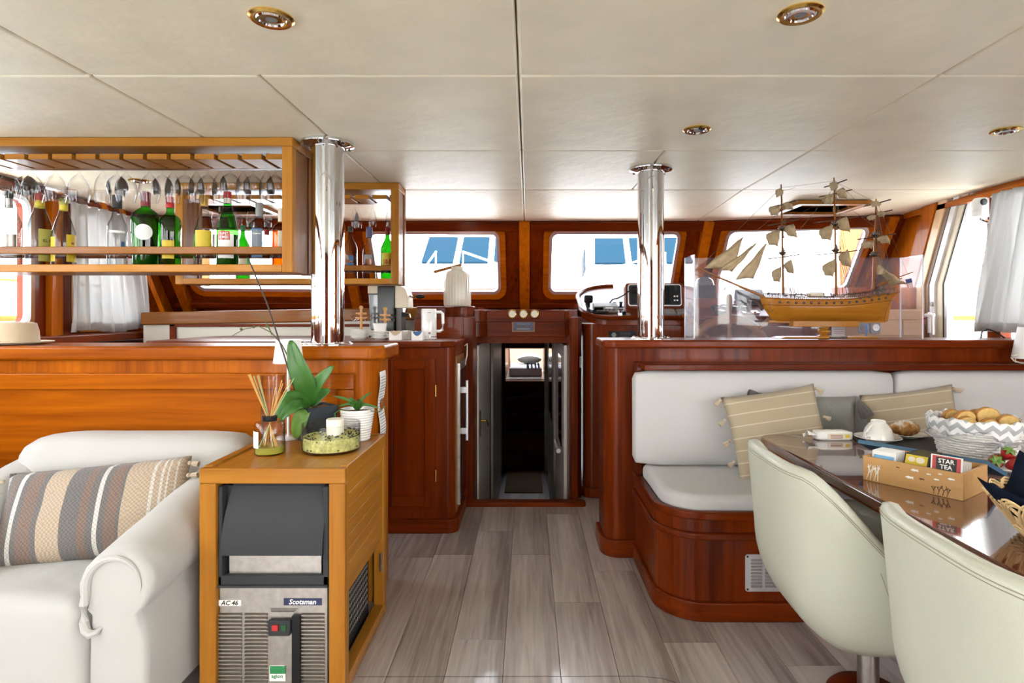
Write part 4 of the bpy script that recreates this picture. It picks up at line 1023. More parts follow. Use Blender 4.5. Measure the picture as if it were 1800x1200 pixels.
# ================================================================== ICE MACHINE CABINET
ICX0, ICX1, ICY0, ICY1, ICZ = -1.136, -.632, 2.04, 2.63, .785
ic = thing('ice_machine_cabinet', 'teak cabinet with slatted side enclosing the ice machine', 'cabinet', ((ICX0 + ICX1) / 2, (ICY0 + ICY1) / 2, 0))
def icb(nm, x0, x1, y0, y1, z0, z1, mat='teak_X', bev=.004, par=None): return obj(MB().bb(x0, x1, y0, y1, z0, z1), nm, mat, par or ic, bevel=bev, world=True)
icb('top_board', ICX0 + .03, ICX1 - .03, ICY0 + .03, ICY1 - .03, ICZ - .012, ICZ, 'teak_Y', .001)
icb('top_edge', ICX0, ICX1, ICY0, ICY0 + .03, ICZ - .05, ICZ + .003); icb('top_edge', ICX0, ICX1, ICY1 - .03, ICY1, ICZ - .05, ICZ + .006)
icb('top_edge', ICX0, ICX0 + .03, ICY0 + .03, ICY1 - .03, ICZ - .05, ICZ + .006, 'teak_Y'); icb('top_edge', ICX1 - .03, ICX1, ICY0 + .03, ICY1 - .03, ICZ - .05, ICZ + .006, 'teak_Y')
for x in (ICX0, ICX1 - .057): icb('post', x, x + .057, ICY0, ICY0 + .045, 0, ICZ - .05, 'teak_Z')
for x in (ICX0, ICX1 - .045): icb('post', x, x + .045, ICY1 - .045, ICY1, 0, ICZ - .05, 'teak_Z')
for x in (ICX0, ICX1 - .045): icb('bottom_rail', x, x + .045, ICY0 + .045, ICY1 - .045, 0, .05, 'teak_Y')
icb('side_panel', ICX0 + .004, ICX0 + .02, ICY0 + .045, ICY1 - .045, .05, ICZ - .05, 'teak_Y')
icb('back_panel', ICX0 + .045, ICX1 - .045, ICY1 - .02, ICY1 - .005, .05, ICZ - .05, 'teak_Z')
n_s = 8
for k in range(n_s):
    z0 = .335 + (.735 - .335) / n_s * k
    icb('slat', ICX1 - .026, ICX1 - .008, ICY0 + .045, ICY1 - .045, z0, z0 + .0488, 'teak_Y', .0035)
icb('slat_backing', ICX1 - .032, ICX1 - .026, ICY0 + .045, ICY1 - .045, .335, .735, 'cream', 0)
icb('hinge', ICX1 - .012, ICX1 - .004, ICY1 - .06, ICY1 - .045, .20, .28, 'steel', .001)
# ---- the machine itself
im = thing('ice_machine', 'stainless undercounter ice machine with dark flip door and louvred front', 'appliance', (-.8845, 2.34, .012))
def imb(nm, x0, x1, y0, y1, z0, z1, mat, bev=.002, par=None): return obj(MB().bb(x0, x1, y0, y1, z0, z1), nm, mat, par or im, bevel=bev, world=True)
fx0, fx1, fy = PX(380, 2.06), PX(579, 2.06), 2.06
imb('chassis', fx0 + .004, fx1 - .004, fy + .03, 2.58, .012, .715, 'grey_plastic')
zz = lambda py: PZ(py, fy)
fp = imb('front_panel', PX(385, fy), PX(576, fy), fy, fy + .03, .012, zz(1031), 'steel', .003)
imb('side_grille_plate', fx1 - .004, fx1 + .002, 2.13, 2.55, .07, .33, 'shell_black')
gm = mesh_of(MB().bb(-.001, .001, -.004, .004, -.006, .006), 'grille_hole', 'mid_grey')
for i in range(20):
    for k in range(9): obj(gm, 'grille_fin', 'mid_grey', im, loc=(fx1 + .0025 + .8845, 2.15 + i * .02 - 2.34, .09 + k * .026 - .012))
# bezel round the bin door
for a in ((PX(384.5, fy), PX(392, fy), zz(1031), .722), (PX(568, fy), PX(579, fy), zz(1031), .722), (PX(384.5, fy), PX(579, fy), zz(1031), zz(1010))):
    imb('bezel', a[0], a[1], fy - .006, fy + .035, a[2], a[3], 'grey_plastic', .004)
imb('bezel_lip', PX(384.5, fy), PX(578, fy), fy - .012, fy + .0, zz(1031), zz(1026), 'grey_plastic', .002)
imb('bin_plate', PX(400, fy), PX(563, fy), fy + .012, fy + .02, zz(1012), zz(965), 'steel', .001)
def lid(u, v):
    z = zz(973) + (.722 - zz(973)) * v
    yy = fy - .012 + .055 * v ** 2.2
    a, b = PX(391 + 11 * v ** 1.5, fy), PX(569 + 7 * v ** 1.5, fy)
    return (a + (b - a) * u, yy, z)
obj(MB().sheet(lid, 6, 14, .012), 'bin_door', 'grey_plastic', im, smooth=True, ang=40, world=True)
lm = mesh_of(MB().prism([(0, -.0048), (-.009, -.0025), (-.009, .001), (0, .005)], -.0395, .0395, 'YZ'), 'louver', 'steel')
sm_ = mesh_of(MB().bb(-.038, .038, -.001, .0005, -.0025, .0), 'louver_slot', 'shell_black')
for cx_ in (406, 451, 551):
    for k in range(19):
        z = zz(1079 + 6.55 * k)
        if z < .02: continue
        o = obj(lm, 'louver', 'steel', im, loc=(PX(cx_, fy) + .8845, fy - 2.34, z - .012))
imb('switch_box', PX(474, fy), PX(513, fy), fy - .018, fy, zz(1114), zz(1086), 'grey_plastic', .006)
imb('red_switch', PX(482, fy), PX(493, fy), fy - .022, fy - .017, zz(1103), zz(1093), 'red', .001)
imb('green_lamp', PX(498, fy), PX(507, fy), fy - .022, fy - .017, zz(1103), zz(1093), 'green_lamp', .001)
imb('drain_channel', PX(515, fy), PX(530, fy), fy - .014, fy, .014, zz(1079), 'black_plastic', .003)
for (a, b, y0, y1, mat) in ((385, 424, 1064, 1054, 'paper'), (499, 566, 1063, 1051, 'plaque_blue'), (474, 502, 1196, 1169, 'paper'), (475, 502, 1183, 1169.5, 'green'), (475, 526, 1075, 1067, 'steel')):
    imb('label_plate', PX(a, fy), PX(b, fy), fy - .0022 - (.0006 if mat == 'green' else 0), fy, zz(y0), zz(y1), mat, 0)
def onfront(px, py, dy=.0035): return lambda u, v: (PX(px, fy) + u + .8845, fy - dy - 2.34, zz(py) + v - .012)
lettering('AC 46', .022, 'shell_black', im, onfront(404, 1059), shear=.25, offset=.0006)
lettering('Scotsman', .0245, 'paper', im, onfront(532, 1057), shear=.25, offset=.0006)
lettering('agion', .019, 'green', im, onfront(488, 1187), offset=.0003)
for k in range(3): imb('print_line', PX(477, fy), PX(524 - 3 * k, fy), fy - .003, fy - .001, zz(1069.6 + 2.3 * k), zz(1068.6 + 2.3 * k), 'shell_black', 0)
# ================================================================== ON THE ICE CABINET
def tz(px, py): return onz(px, py, ICZ)
# reed diffuser
p = Vector((PX(474, 2.27), 2.27, ICZ + .0005))
df = thing('reed_diffuser', 'round glass reed diffuser with white label and straw reeds', 'diffuser', p)
obj(MB().lathe([(.01, .002), (.053, .002), (.056, .008), (.056, .112), (.050, .122), (.024, .126), (.023, .13)], 32), 'bottle', 'vase_glass', df, smooth=True)
obj(MB().lathe([(.01, .006), (.051, .006), (.052, .03), (.01, .031)], 28), 'oil', 'olive_oil', df, smooth=True)
obj(MB().lathe([(.026, .126), (.027, .128), (.027, .144), (.016, .145)], 24), 'collar', 'black_plastic', df, smooth=True)
obj(arc_patch(.0562, .03, .092, math.radians(205), math.radians(250)), 'paper_label', 'paper', df, smooth=True)
random.seed(3)
for k in range(14):
    a = random.uniform(-1, 1)
    if k < 8: tx, tzp, ty = random.uniform(-.085, -.05), random.uniform(.29, .305), random.uniform(-.02, .03)
    else: tx, tzp, ty = random.uniform(.02, .085), random.uniform(.25, .30), random.uniform(-.02, .04)
    g = (tx * .14, ty * .3, .144); bt_ = (-tx * .45, -ty, .012)
    nm = obj(MB().tube([bt_, g, (tx, ty, tzp)], .0019, 5), 'reed', 'reed_green' if (k % 4 == 0) else 'straw_reed', df, smooth=True)
# glass cylinder vase
p = Vector((PX(480, 2.42), 2.42, ICZ + .0005))
one(MB().lathe([(.001, 0), (.0445, 0), (.0465, .003), (.0465, .285), (.043, .285), (.043, .012), (.001, .012)], 32, (p.x, p.y, p.z), cap=False), 'cylinder_vase', 'vase_glass', 'tall empty glass cylinder vase behind the reed diffuser', 'vase', smooth=True)
# small table lamp
p = Vector((PX(507, 2.545), 2.545, ICZ + .0005))
la = thing('table_lamp', 'small white cordless lamp behind the orchid', 'lamp', p)
obj(MB().lathe([(.048, 0), (.048, .008), (.042, .012), (.008, .013)], 28), 'base', 'white_gloss', la, smooth=True)
obj(MB().cyl((0, 0, .012), (0, 0, .36), .007, n=12), 'stem', 'white_gloss', la, smooth=True)
obj(MB().lathe([(.062, .325), (.050, .425), (.048, .425), (.060, .325)], 32, cap=False), 'lamp_shade', 'white_plastic', la, smooth=True)
obj(MB().lathe([(.049, .423), (.001, .424)], 32, cap=False), 'shade_top', 'white_plastic', la, smooth=True)
# orchid
p = Vector((-.898, 2.505, ICZ + .0005))
orc = thing('potted_orchid', 'orchid with broad green leaves in a square slate pot', 'plant', p)
Rz = Matrix.Rotation(math.radians(45), 4, 'Z')
def sq(a, z): return [(-a, -a, z), (a, -a, z), (a, a, z), (-a, a, z)]
mbp = MB().loft([[Rz @ Vector(q) for q in sq(a, z)] for a, z in ((.056, 0), (.067, .15), (.062, .15), (.059, .125))]); obj(mbp, 'pot', 'slate_pot', orc, bevel=.002)
obj(MB().lathe([(.056, .118), (.045, .132), (.02, .138), (.001, .14)], 14, cap=True), 'bark', 'bark', orc)
for k in range(14):
    a = k * 2.4; r = .02 + .003 * k
    obj(MB().sphere((r * math.cos(a), r * math.sin(a), .138), .012, 6, 4, (1.6, .8, .6)), 'bark_chip', 'bark', orc)
def leaf(pts, w, mat='leaf', fold=.25, nm='leaf', par=orc, tw=None):
    pts = [Vector(q) for q in pts]
    def cr_(t):
        n = len(pts) - 1; s = t * n; i = min(int(s), n - 1); f = s - i
        p0 = pts[max(i - 1, 0)]; p1 = pts[i]; p2 = pts[i + 1]; p3 = pts[min(i + 2, n)]
        return .5 * ((2 * p1) + (p2 - p0) * f + (2 * p0 - 5 * p1 + 4 * p2 - p3) * f * f + (3 * p1 - p0 - 3 * p2 + p3) * f ** 3)
    def f(u, v):
        c = cr_(v); t = (cr_(min(1, v + .02)) - cr_(max(0, v - .02))).normalized()
        view = Vector(tw) if tw else Vector((.2, -1, .35))
        sd = t.cross(view).normalized(); nn = sd.cross(t)
        ww = w * (math.sin(PI * min(1, (v * .93 + .05)) ** .85) ** .7)
        a = u * 2 - 1
        return c + sd * (a * ww / 2) + nn * (fold * abs(a) * ww / 2)
    return obj(MB().sheet(f, 7, 14, .002), nm, mat, par, smooth=True, ang=None)
def q(px, py, dy=0):
    return P(px, py, 2.505 + dy) - p
leaf([q(547, 712), q(538, 680, -.05), q(522, 640, -.078), q(511, 598, -.08)], .085)
leaf([q(545, 712), q(548, 690, -.03), q(565, 665, -.05), q(586, 643, -.05)], .055)
leaf([q(548, 712), q(560, 695, .02), q(580, 685, .03)], .05)
leaf([q(543, 716), q(520, 700, -.08), q(502, 706, -.13), q(488, 735, -.155)], .06, 'leaf')
leaf([q(541, 716), q(525, 710, -.10), q(508, 720, -.145), q(494, 738, -.152)], .05)
leaf([q(540, 718), q(533, 722, -.085), q(524, 752, -.09), q(519, 770, -.085)], .062, 'leaf_light')
obj(MB().tube([q(527, 715), q(498, 620, -.075), q(470, 535, -.085), q(438, 458, -.085)], .003, 6), 'stake', 'stake', orc, smooth=True)
obj(MB().tube([q(545, 715), q(530, 650, -.02), q(507, 628, -.042), q(495, 605, -.062), q(478, 585, -.085), q(455, 573, -.085), q(430, 578, -.085), q(408, 590, -.085)], lambda t: .0034 - .002 * t, 6), 'flower_stem', 'stem_green', orc, smooth=True)
obj(MB().tube([q(478, 588, -.085), q(470, 570, -.085), q(463, 556, -.085), q(452, 553, -.085)], lambda t: .003 - .0015 * t, 6), 'flower_stem', 'stem_green', orc, smooth=True)
for a, b in ((424, 578), (446, 574), (469, 573)): obj(MB().sphere(q(a, b, -.085), .006, 8, 6), 'bud', 'stem_green', orc, smooth=True)
# glass bowl with sand and candle
p = Vector((-.776, 2.33, ICZ + .0005))
gb = thing('glass_bowl', 'wide clear glass bowl of green gravel', 'bowl', p); gb.scale = (.895, .895, 1)
obj(MB().lathe([(.001, 0), (.118, 0), (.124, .006), (.124, .108), (.120, .108), (.120, .010), (.001, .008)], 44, cap=False), 'bowl', 'vase_glass', gb, smooth=True)
obj(MB().grid(lambda u, v: ((.118 * v + .0005) * math.cos(2 * PI * u), (.118 * v + .0005) * math.sin(2 * PI * u), .055 + .012 * math.sin(2 * PI * u + 1) * v + .004 * noise.noise(Vector((v * 9, u * 20, 0)))), 32, 8, cu=True).lathe([(.118, .0105), (.118, .058)], 32, cap=False), 'gravel', 'sand', gb, smooth=True)
random.seed(5); gr_ = MB()
for k in range(130):
    a = random.random() * 6.283; r = .119 * math.sqrt(random.random()) if k % 3 else .118; z = .060 + .012 * math.sin(a + 1) * r / .118 if k % 3 else random.choice((.014, .018, .062, .05))
    gr_.box((r * math.cos(a), r * math.sin(a), z), (.006, .005, .004), None)
g_ = obj(gr_, 'dark_shells', 'shell_black', gb); g_['kind'] = 'stuff'
one(MB().lathe([(.033, 0), (.034, .003), (.034, .060), (.030, .063), (.012, .058), (.001, .058)], 24, (p.x + .008, p.y + .02, p.z + .057)), 'pillar_candle', 'wax', 'short white candle standing in the gravel bowl', 'candle', smooth=True)
# white ribbed pot with small succulent
p = Vector((PX(628, 2.52), 2.52, ICZ + .0005))
wp = thing('potted_succulent', 'small succulent in a white ribbed pot beside the gravel bowl', 'plant', p)
pr = [(.05, 0)]
for i in range(12): z = .004 + i * .0105; r = .053 + .0016 * i; pr += [(r, z), (r + .0022, z + .005), (r, z + .0098)]
pr += [(.072, .133), (.068, .133), (.066, .118), (.001, .118)]
obj(MB().lathe(pr, 36), 'pot', 'porcelain', wp, smooth=True, ang=60)
obj(MB().lathe([(.066, .119), (.001, .124)], 20, cap=False), 'soil', 'bark', wp)
for k in range(9):
    a = k * .7 + .3; L = .05 + .02 * (k % 3); up = .05 + .03 * ((k * 7) % 4) / 3
    leaf([(0, 0, .122), (.4 * L * math.cos(a), .4 * L * math.sin(a), .122 + up * .6), (L * 1.2 * math.cos(a), L * math.sin(a), .122 + up * (.9 if k % 2 else .35))], .012, 'leaf', par=wp, fold=.5)
obj(MB().tube([(.03, -.02, .125), (.07, -.03, .128), (.10, -.03, .125), (.125, -.02, .145)], .0022, 5), 'trailing_stem', 'stem_green', wp, smooth=True)
obj(MB().tube([(-.03, -.02, .125), (-.06, -.04, .135), (-.08, -.05, .12), (-.07, -.06, .08)], .003, 5), 'trailing_stem', 'leaf', wp, smooth=True)
# notice pinned to the end of the partition
nt_ = thing('paper_notice', 'printed paper notice taped to the partition end', 'notice', (-.688, 2.81, .72))
def npf(u, v): return (-.008 + .006 * math.sin(v * 9), -.055 + .11 * u, .33 * v)
obj(MB().sheet(npf, 3, 14, .0008), 'sheet', 'paper', nt_, smooth=True)
for k in range(22):
    z = .02 + .0135 * k; obj(MB().bb(-.0005, .0005, -.045, .035 + .01 * ((k * 5) % 3), -.002, .001), 'print_line', 'mid_grey', nt_, loc=(.0015 + -.008 + .006 * math.sin(z / .33 * 9), 0, z))
# ================================================================== GALLEY
GZ = 1.158
gc = thing('galley_cabinet', 'dark mahogany galley cabinet with panelled door and brass hinges', 'cabinet', (-.75, 3.9, 0))
def gcb(nm, x0, x1, y0, y1, z0, z1, mat='mahogany_Z', bev=.003, par=None): return obj(MB().bb(x0, x1, y0, y1, z0, z1), nm, mat, par or gc, bevel=bev, world=True)
gp = [(-2.35, 3.58), (-.50, 3.58)] + [(-.50 + .05 * math.sin(a), 3.63 - .05 * math.cos(a)) for a in [i * PI / 12 for i in range(1, 7)]] + [(-.45, 4.11), (-2.35, 4.11)]
obj(MB().prism(gp, .07, 1.118), 'carcass', 'mahogany_Z', gc, smooth=True, world=True)
gq = [(-2.35, 3.555), (-.49, 3.555)] + [(-.49 + .065 * math.sin(a), 3.62 - .065 * math.cos(a)) for a in [i * PI / 12 for i in range(1, 7)]] + [(-.425, 4.04), (-2.35, 4.04)]
obj(MB().prism(gq, 0, .085), 'plinth', 'mahogany_X', gc, bevel=.006, world=True)
def gdoor(x0, x1, z0, z1):
    d = gcb('door', x0, x1, 3.568, 3.58, z0, z1, 'mahogany_Z')
    w = .062
    for a in ((x0, x0 + w, z0, z1), (x1 - w, x1, z0, z1)): gcb('door_stile', a[0], a[1], 3.556, 3.568, a[2], a[3], 'mahogany_Z', .003, d)
    for a in ((x0 + w, x1 - w, z0, z0 + w), (x0 + w, x1 - w, z1 - w, z1)): gcb('door_rail', a[0], a[1], 3.556, 3.568, a[2], a[3], 'mahogany_X', .003, d)
    return d
dr = gdoor(PX(672, 3.57), PX(765, 3.57), .16, PZ(631, 3.57))
gdoor(-1.32, -.90, .16, PZ(631, 3.57))
for zz_ in (.35, .86): obj(MB().cyl((PX(765, 3.56) + .004, 3.555, zz_ - .035), (PX(765, 3.56) + .004, 3.555, zz_ + .035), .006, n=10), 'hinge', 'gold', dr, smooth=True, world=True)
wt_ = one(MB().prism([(-2.25, 3.53), (-.53, 3.53), (-.44, 3.60), (-.425, 4.118), (-.457, 4.118), (-.457, 4.141), (-.80, 4.141), (-.80, 4.455), (-2.25, 4.455), (-2.33, 4.38), (-2.33, 3.60)], 1.119, GZ), 'galley_worktop', 'mahogany_X', 'varnished galley worktop holding the coffee machine and saucers', 'worktop', bevel=.010)
# wine cooler let into the cabinet's side
wc = thing('wine_cooler', 'built-in wine cooler with steel bar handle in the cabinet side', 'appliance', (-.446, 3.86, .12))
obj(MB().bb(-.003, .004, -.215, .215, -.02, .94), 'surround', 'rackwood_Z', wc, bevel=.001)
obj(MB().bb(.004, .020, -.185, .18, .02, .85), 'door_glass', 'dark_glass', wc, bevel=.002)
obj(MB().bb(.004, .022, -.185, .18, .85, .895), 'control_panel', 'steel', wc, bevel=.002)
obj(MB().bb(.004, .023, -.195, -.185, .02, .895), 'door_trim', 'steel', wc, bevel=.001)
obj(MB().cyl((.055, -.10, .40), (.055, -.10, .78), .011, n=12), 'handle_bar', 'aluminium', wc, smooth=True)
for z in (.46, .72): obj(MB().bb(.018, .055, -.112, -.088, z - .02, z + .02), 'handle_bracket', 'aluminium', wc, bevel=.003)
obj(MB().tube([(.02, .10, .86), (.03, .14, .92), (.028, .17, 1.0), (.01, .19, .985)], .004, 6), 'cord', 'white_plastic', wc, smooth=True)
# saucer stacks
sau = mesh_of(MB().lathe([(.001, 0), (.034, 0), (.036, .004), (.058, .0125), (.060, .0135), (.0605, .012), (.04, .002)][:6] + [(.0595, .0145), (.036, .0065), (.001, .006)], 32, cap=False), 'saucer', 'porcelain', True, 60)
def stack(px, d, n, lab, grp):
    for k in range(n):
        o = bpy.data.objects.new('saucer', sau); C.objects.link(o); o.location = (PX(px, d), d, GZ + .0005 + k * .0095); tag(o, lab, 'saucer', grp)
stack(632, 3.80, 6, 'white saucer in the stack before the cup tree', 'saucers in the first stack on the galley worktop')
stack(668, 3.80, 5, 'white saucer in the stack under the ramekin', 'saucers in the second stack on the galley worktop')
zt = GZ + .0005 + 4 * .0095 + .015
pr = [(.001, 0), (.036, 0), (.044, .045), (.046, .05), (.042, .05), (.035, .008), (.001, .006)]
rk = MB()
rings = []
for r, z in pr: rings.append([(r * (1 + (.018 if (i % 2 and .002 < z < .046 and r > .036) else 0)) * math.cos(2 * PI * i / 64), r * (1 + (.018 if (i % 2 and .002 < z < .046 and r > .036) else 0)) * math.sin(2 * PI * i / 64), z) for i in range(64)])
rk.loft(rings, cap=False); rk.v = [v + Vector((PX(668, 3.80), 3.80, zt)) for v in rk.v]
one(rk, 'ramekin', 'porcelain', 'white fluted ramekin standing on the saucer stack', 'ramekin', smooth=True)
def cup_tree(px, d, lab, h):
    t = thing('cup_tree', lab, 'cup tree', (PX(px, d), d, GZ + .0005))
    obj(MB().lathe([(.04, 0), (.04, .01), (.012, .014)], 20), 'base', 'light_stick', t, smooth=True)
    obj(MB().cyl((0, 0, .012), (0, 0, h), .0085, n=12), 'post', 'light_stick', t, smooth=True)
    obj(MB().sphere((0, 0, h + .006), .014, 12, 8), 'finial', 'light_stick', t, smooth=True)
    for k, z in enumerate((h - .035, h - .065)):
        for a in (0, PI / 2):
            M_ = Matrix.Rotation(a + k * .5, 4, 'Z'); obj(MB().box((0, 0, z), (.07, .016, .014), M_), 'arm', 'light_stick', t, bevel=.002)
        for j in range(4):
            a = j * PI / 2 + k * .5 + .3; c, s_ = math.cos(a), math.sin(a)
            pts = [(c * r, s_ * r, z + dz) for r, dz in ((.02, 0), (.045, -.012), (.058, -.02), (.068, -.012), (.072, .004))]
            obj(MB().tube(pts, .0018, 6), 'hook', 'chrome', t, smooth=True)
cup_tree(635, 3.98, 'wooden cup tree with wire hooks behind the saucers', .20)
cup_tree(677, 4.00, 'wooden cup tree with wire hooks before the coffee machine', .19)
# coffee machine
cmd = 4.25
cm = thing('coffee_machine', 'cream and black espresso pod machine on the galley worktop', 'coffee machine', (PX(690, cmd), cmd, GZ + .0005))
def cx(px): return PX(px, cmd) - PX(690, cmd)
def cz(py): return PZ(py, cmd) - GZ
obj(MB().prism([(cx(657), .05), (cx(671), .05), (cx(671), cz(517)), (cx(653), cz(517))], -.09, .07, 'XZ'), 'water_tank', 'smoky_tank', cm, bevel=.008)
obj(MB().bb(cx(652), cx(671), -.092, .072, cz(517), cz(503)), 'tank_lid', 'cream', cm, bevel=.008)
obj(MB().bb(cx(655), cx(700), -.10, .10, .0, .012), 'foot_plate', 'black_plastic', cm, bevel=.003)
obj(MB().bb(cx(670), cx(699), -.11, .11, .01, cz(504)), 'side_panel', 'screen_black', cm, bevel=.006)
hd = [(cx(699), cz(542)), (cx(722), cz(542)), (cx(721), cz(520)), (cx(717), cz(508)), (cx(708), cz(502)), (cx(699), cz(500))]
obj(MB().prism(hd, -.10, .10, 'XZ'), 'brew_head', 'cream', cm, bevel=.008)
obj(MB().bb(cx(667), cx(700), -.085, .085, cz(504), cz(499.5)), 'cup_grid', 'steel', cm, bevel=.002)
obj(MB().lathe([(.02, cz(556)), (.024, cz(551)), (.024, cz(542))], 16, (cx(711), -.02, 0)), 'nozzle', 'chrome', cm, smooth=True)
obj(MB().bb(cx(702), cx(716), -.05, .02, cz(557), cz(549)), 'spout_block', 'black_plastic', cm, bevel=.004)
obj(MB().bb(cx(700), cx(709), -.07, .09, .03, cz(542)), 'column', 'mid_grey', cm, bevel=.003)
obj(MB().bb(cx(699), cx(729), -.10, .09, .018, .034), 'drip_tray', 'black_plastic', cm, bevel=.004)
obj(MB().tube([(cx(721), -.03, cz(521)), (cx(727), -.03, cz(523)), (cx(732), -.03, cz(522))], .007, 8), 'lever', 'chrome', cm, smooth=True)
obj(MB().sphere((cx(740), -.03, cz(521.5)), .02, 12, 8, (1.7, .6, .75)), 'lever_knob', 'black_plastic', cm, smooth=True)
obj(MB().tube([(cx(716), -.03, cz(551)), (cx(721), -.03, cz(552)), (cx(722.5), -.03, cz(558))], .005, 8), 'steam_pipe', 'chrome', cm, smooth=True)
# kettle
kd = 3.86
kt = thing('kettle', 'slim white electric kettle with loop handle beside the coffee machine', 'kettle', (PX(754, kd), kd, GZ + .0005))
obj(MB().lathe([(.050, 0), (.050, .012), (.046, .014)], 28), 'base', 'white_plastic', kt, smooth=True)
obj(MB().lathe([(.049, .016), (.0495, .02), (.0495, .188), (.046, .196), (.001, .197)], 28), 'jug', 'white_gloss', kt, smooth=True)
obj(MB().lathe([(.0500, .014), (.0500, .018)], 28), 'ring', 'chrome', kt, smooth=True)
obj(MB().tube([(.045, -.0, .175), (.078, 0, .176), (.090, 0, .165), (.092, 0, .10), (.088, 0, .06), (.07, 0, .05), (.045, 0, .052)], .0095, 10), 'handle', 'white_gloss', kt, smooth=True)
obj(MB().lathe([(.0075, 0), (.0075, .002), (.004, .003)], 16, M=Matrix.Translation((.012, -.0485, .04)) @ Matrix.Rotation(PI / 2, 4, 'X')), 'dial', 'mid_grey', kt, smooth=True)
obj(MB().bb(0, .022, -.0502, -.0485, .170, .173), 'brand_mark', 'mid_grey', kt)
# packet holders
def holder(px, d, lab, mat_in, w):
    t = thing('packet_holder', lab, 'holder', (PX(px, d), d, GZ + .0005))
    n = 9
    rings = []
    prof = [(-w / 2, 0), (w / 2, 0)] + [(w / 2 - w * k / 8 + 0, .055 - .028 * math.sin(PI * k / 8)) for k in range(9)]
    obj(MB().prism(prof, -.035, -.031, 'XZ'), 'front_plate', 'porcelain', t, bevel=.001)
    obj(MB().prism(prof, .031, .035, 'XZ'), 'back_plate', 'porcelain', t, bevel=.001)
    for s_ in (-1, 1): obj(MB().bb(s_ * w / 2 - .002, s_ * w / 2 + .002, -.035, .035, 0, .055), 'end_plate', 'porcelain', t, bevel=.001)
    obj(MB().bb(-w / 2, w / 2, -.031, .031, 0, .004), 'floor_plate', 'porcelain', t)
    for k in range(5):
        M_ = Matrix.Translation((0, -.024 + .012 * k, .03)) @ Matrix.Rotation(.15 * (k % 3 - 1), 4, 'Y')
        obj(MB().box((0, 0, 0), (w * .72, .006, .05), M_), 'packet', mat_in[k % len(mat_in)], t, bevel=.001)
holder(697, 3.74, 'white porcelain holder of brown sugar packets', ['hat_felt', 'bread', 'cream'], .075)
holder(714, 3.84, 'white porcelain holder of white sugar packets', ['paper', 'white_plastic'], .06)
holder(735, 3.68, 'white porcelain holder of blue sweetener packets beside the kettle', ['blue_ink', 'mid_grey', 'paper'], .065)
# ribbed glass lantern on the windscreen shelf
ld = 4.62
lt = thing('glass_lantern', 'pale ribbed glass lantern with wooden handle on the windscreen shelf', 'lantern', (PX(804, ld), ld, 1.3755))
rr = [(.09, 0), (.103, .012), (.106, .04), (.106, .20), (.100, .245), (.080, .275), (.05, .288), (.048, .315), (.044, .315)]
rings = []
for r, z in rr: rings.append([(r * (1 + .012 * math.cos(28 * 2 * PI * i / 168)) * math.cos(2 * PI * i / 168), r * (1 + .012 * math.cos(28 * 2 * PI * i / 168)) * math.sin(2 * PI * i / 168), z) for i in range(168)])
obj(MB().loft(rings), 'glass', 'lantern_glass', lt, smooth=True)
obj(MB().box((0, 0, 0), (.225, .02, .022), Matrix.Translation((-.075, 0, .302)) @ Matrix.Rotation(math.radians(-15), 4, 'Y')), 'handle', 'rackwood_X', lt, bevel=.003)
# gauges and plaque on the companionway header
gpn = thing('gauge_panel', 'row of three round white gauges over the companionway', 'gauges', (PX(920, 4.40), 4.418, PZ(552, 4.40) - .034))
obj(MB().bb(-.122, .122, -.012, .0, 0, .070), 'panel', 'mahogany_X', gpn, bevel=.004)
for k in (-1, 0, 1):
    g_ = obj(MB().lathe([(.033, 0), (.034, .006), (.030, .012), (.026, .010)], 28, cap=False, M=Matrix.Translation((k * .083, -.012, .036)) @ Matrix.Rotation(PI / 2, 4, 'X')), 'bezel', 'gold', gpn, smooth=True)
    obj(MB().lathe([(.0265, .006), (.001, .0065)], 24, cap=False, M=Matrix.Translation((k * .083, -.012, .036)) @ Matrix.Rotation(PI / 2, 4, 'X')), 'dial', 'cream', g_)
    obj(MB().box((0, -.0175, 0), (.002, .001, .02), Matrix.Translation((k * .083, 0, .038)) @ Matrix.Rotation(k * .8, 4, 'Y')), 'needle', 'shell_black', g_)
pq = thing('builder_plaque', 'small blue builder plaque in a brass frame over the companionway', 'plaque', (PX(920, 4.42), 4.4385, PZ(584, 4.42)))
obj(MB().bb(-.088, .088, -.010, .0, 0, .088), 'frame', 'copper_dark', pq, bevel=.004)
obj(MB().bb(-.075, .075, -.012, -.009, .012, .076), 'plate', 'plaque_blue', pq)
obj(MB().tube([(-.055 + .011 * i, -.0125, .042 + .002 * math.sin(i * 1.3)) for i in range(11)], .002, 5), 'emblem', 'gold', pq)
for z in (.062, .022, .030): obj(MB().bb(-.05, .05, -.0128, -.0118, z - .002, z + .001), 'print_line', 'mid_grey', pq)
ls = one(MB().bb(PX(1019, 4.27) - .004, PX(1019, 4.27) + .012, 4.245, 4.26, PZ(646, 4.26), PZ(626, 4.26)), 'light_switch', 'white_plastic', 'white light switch on the post beside the companionway', 'switch', bevel=.003)
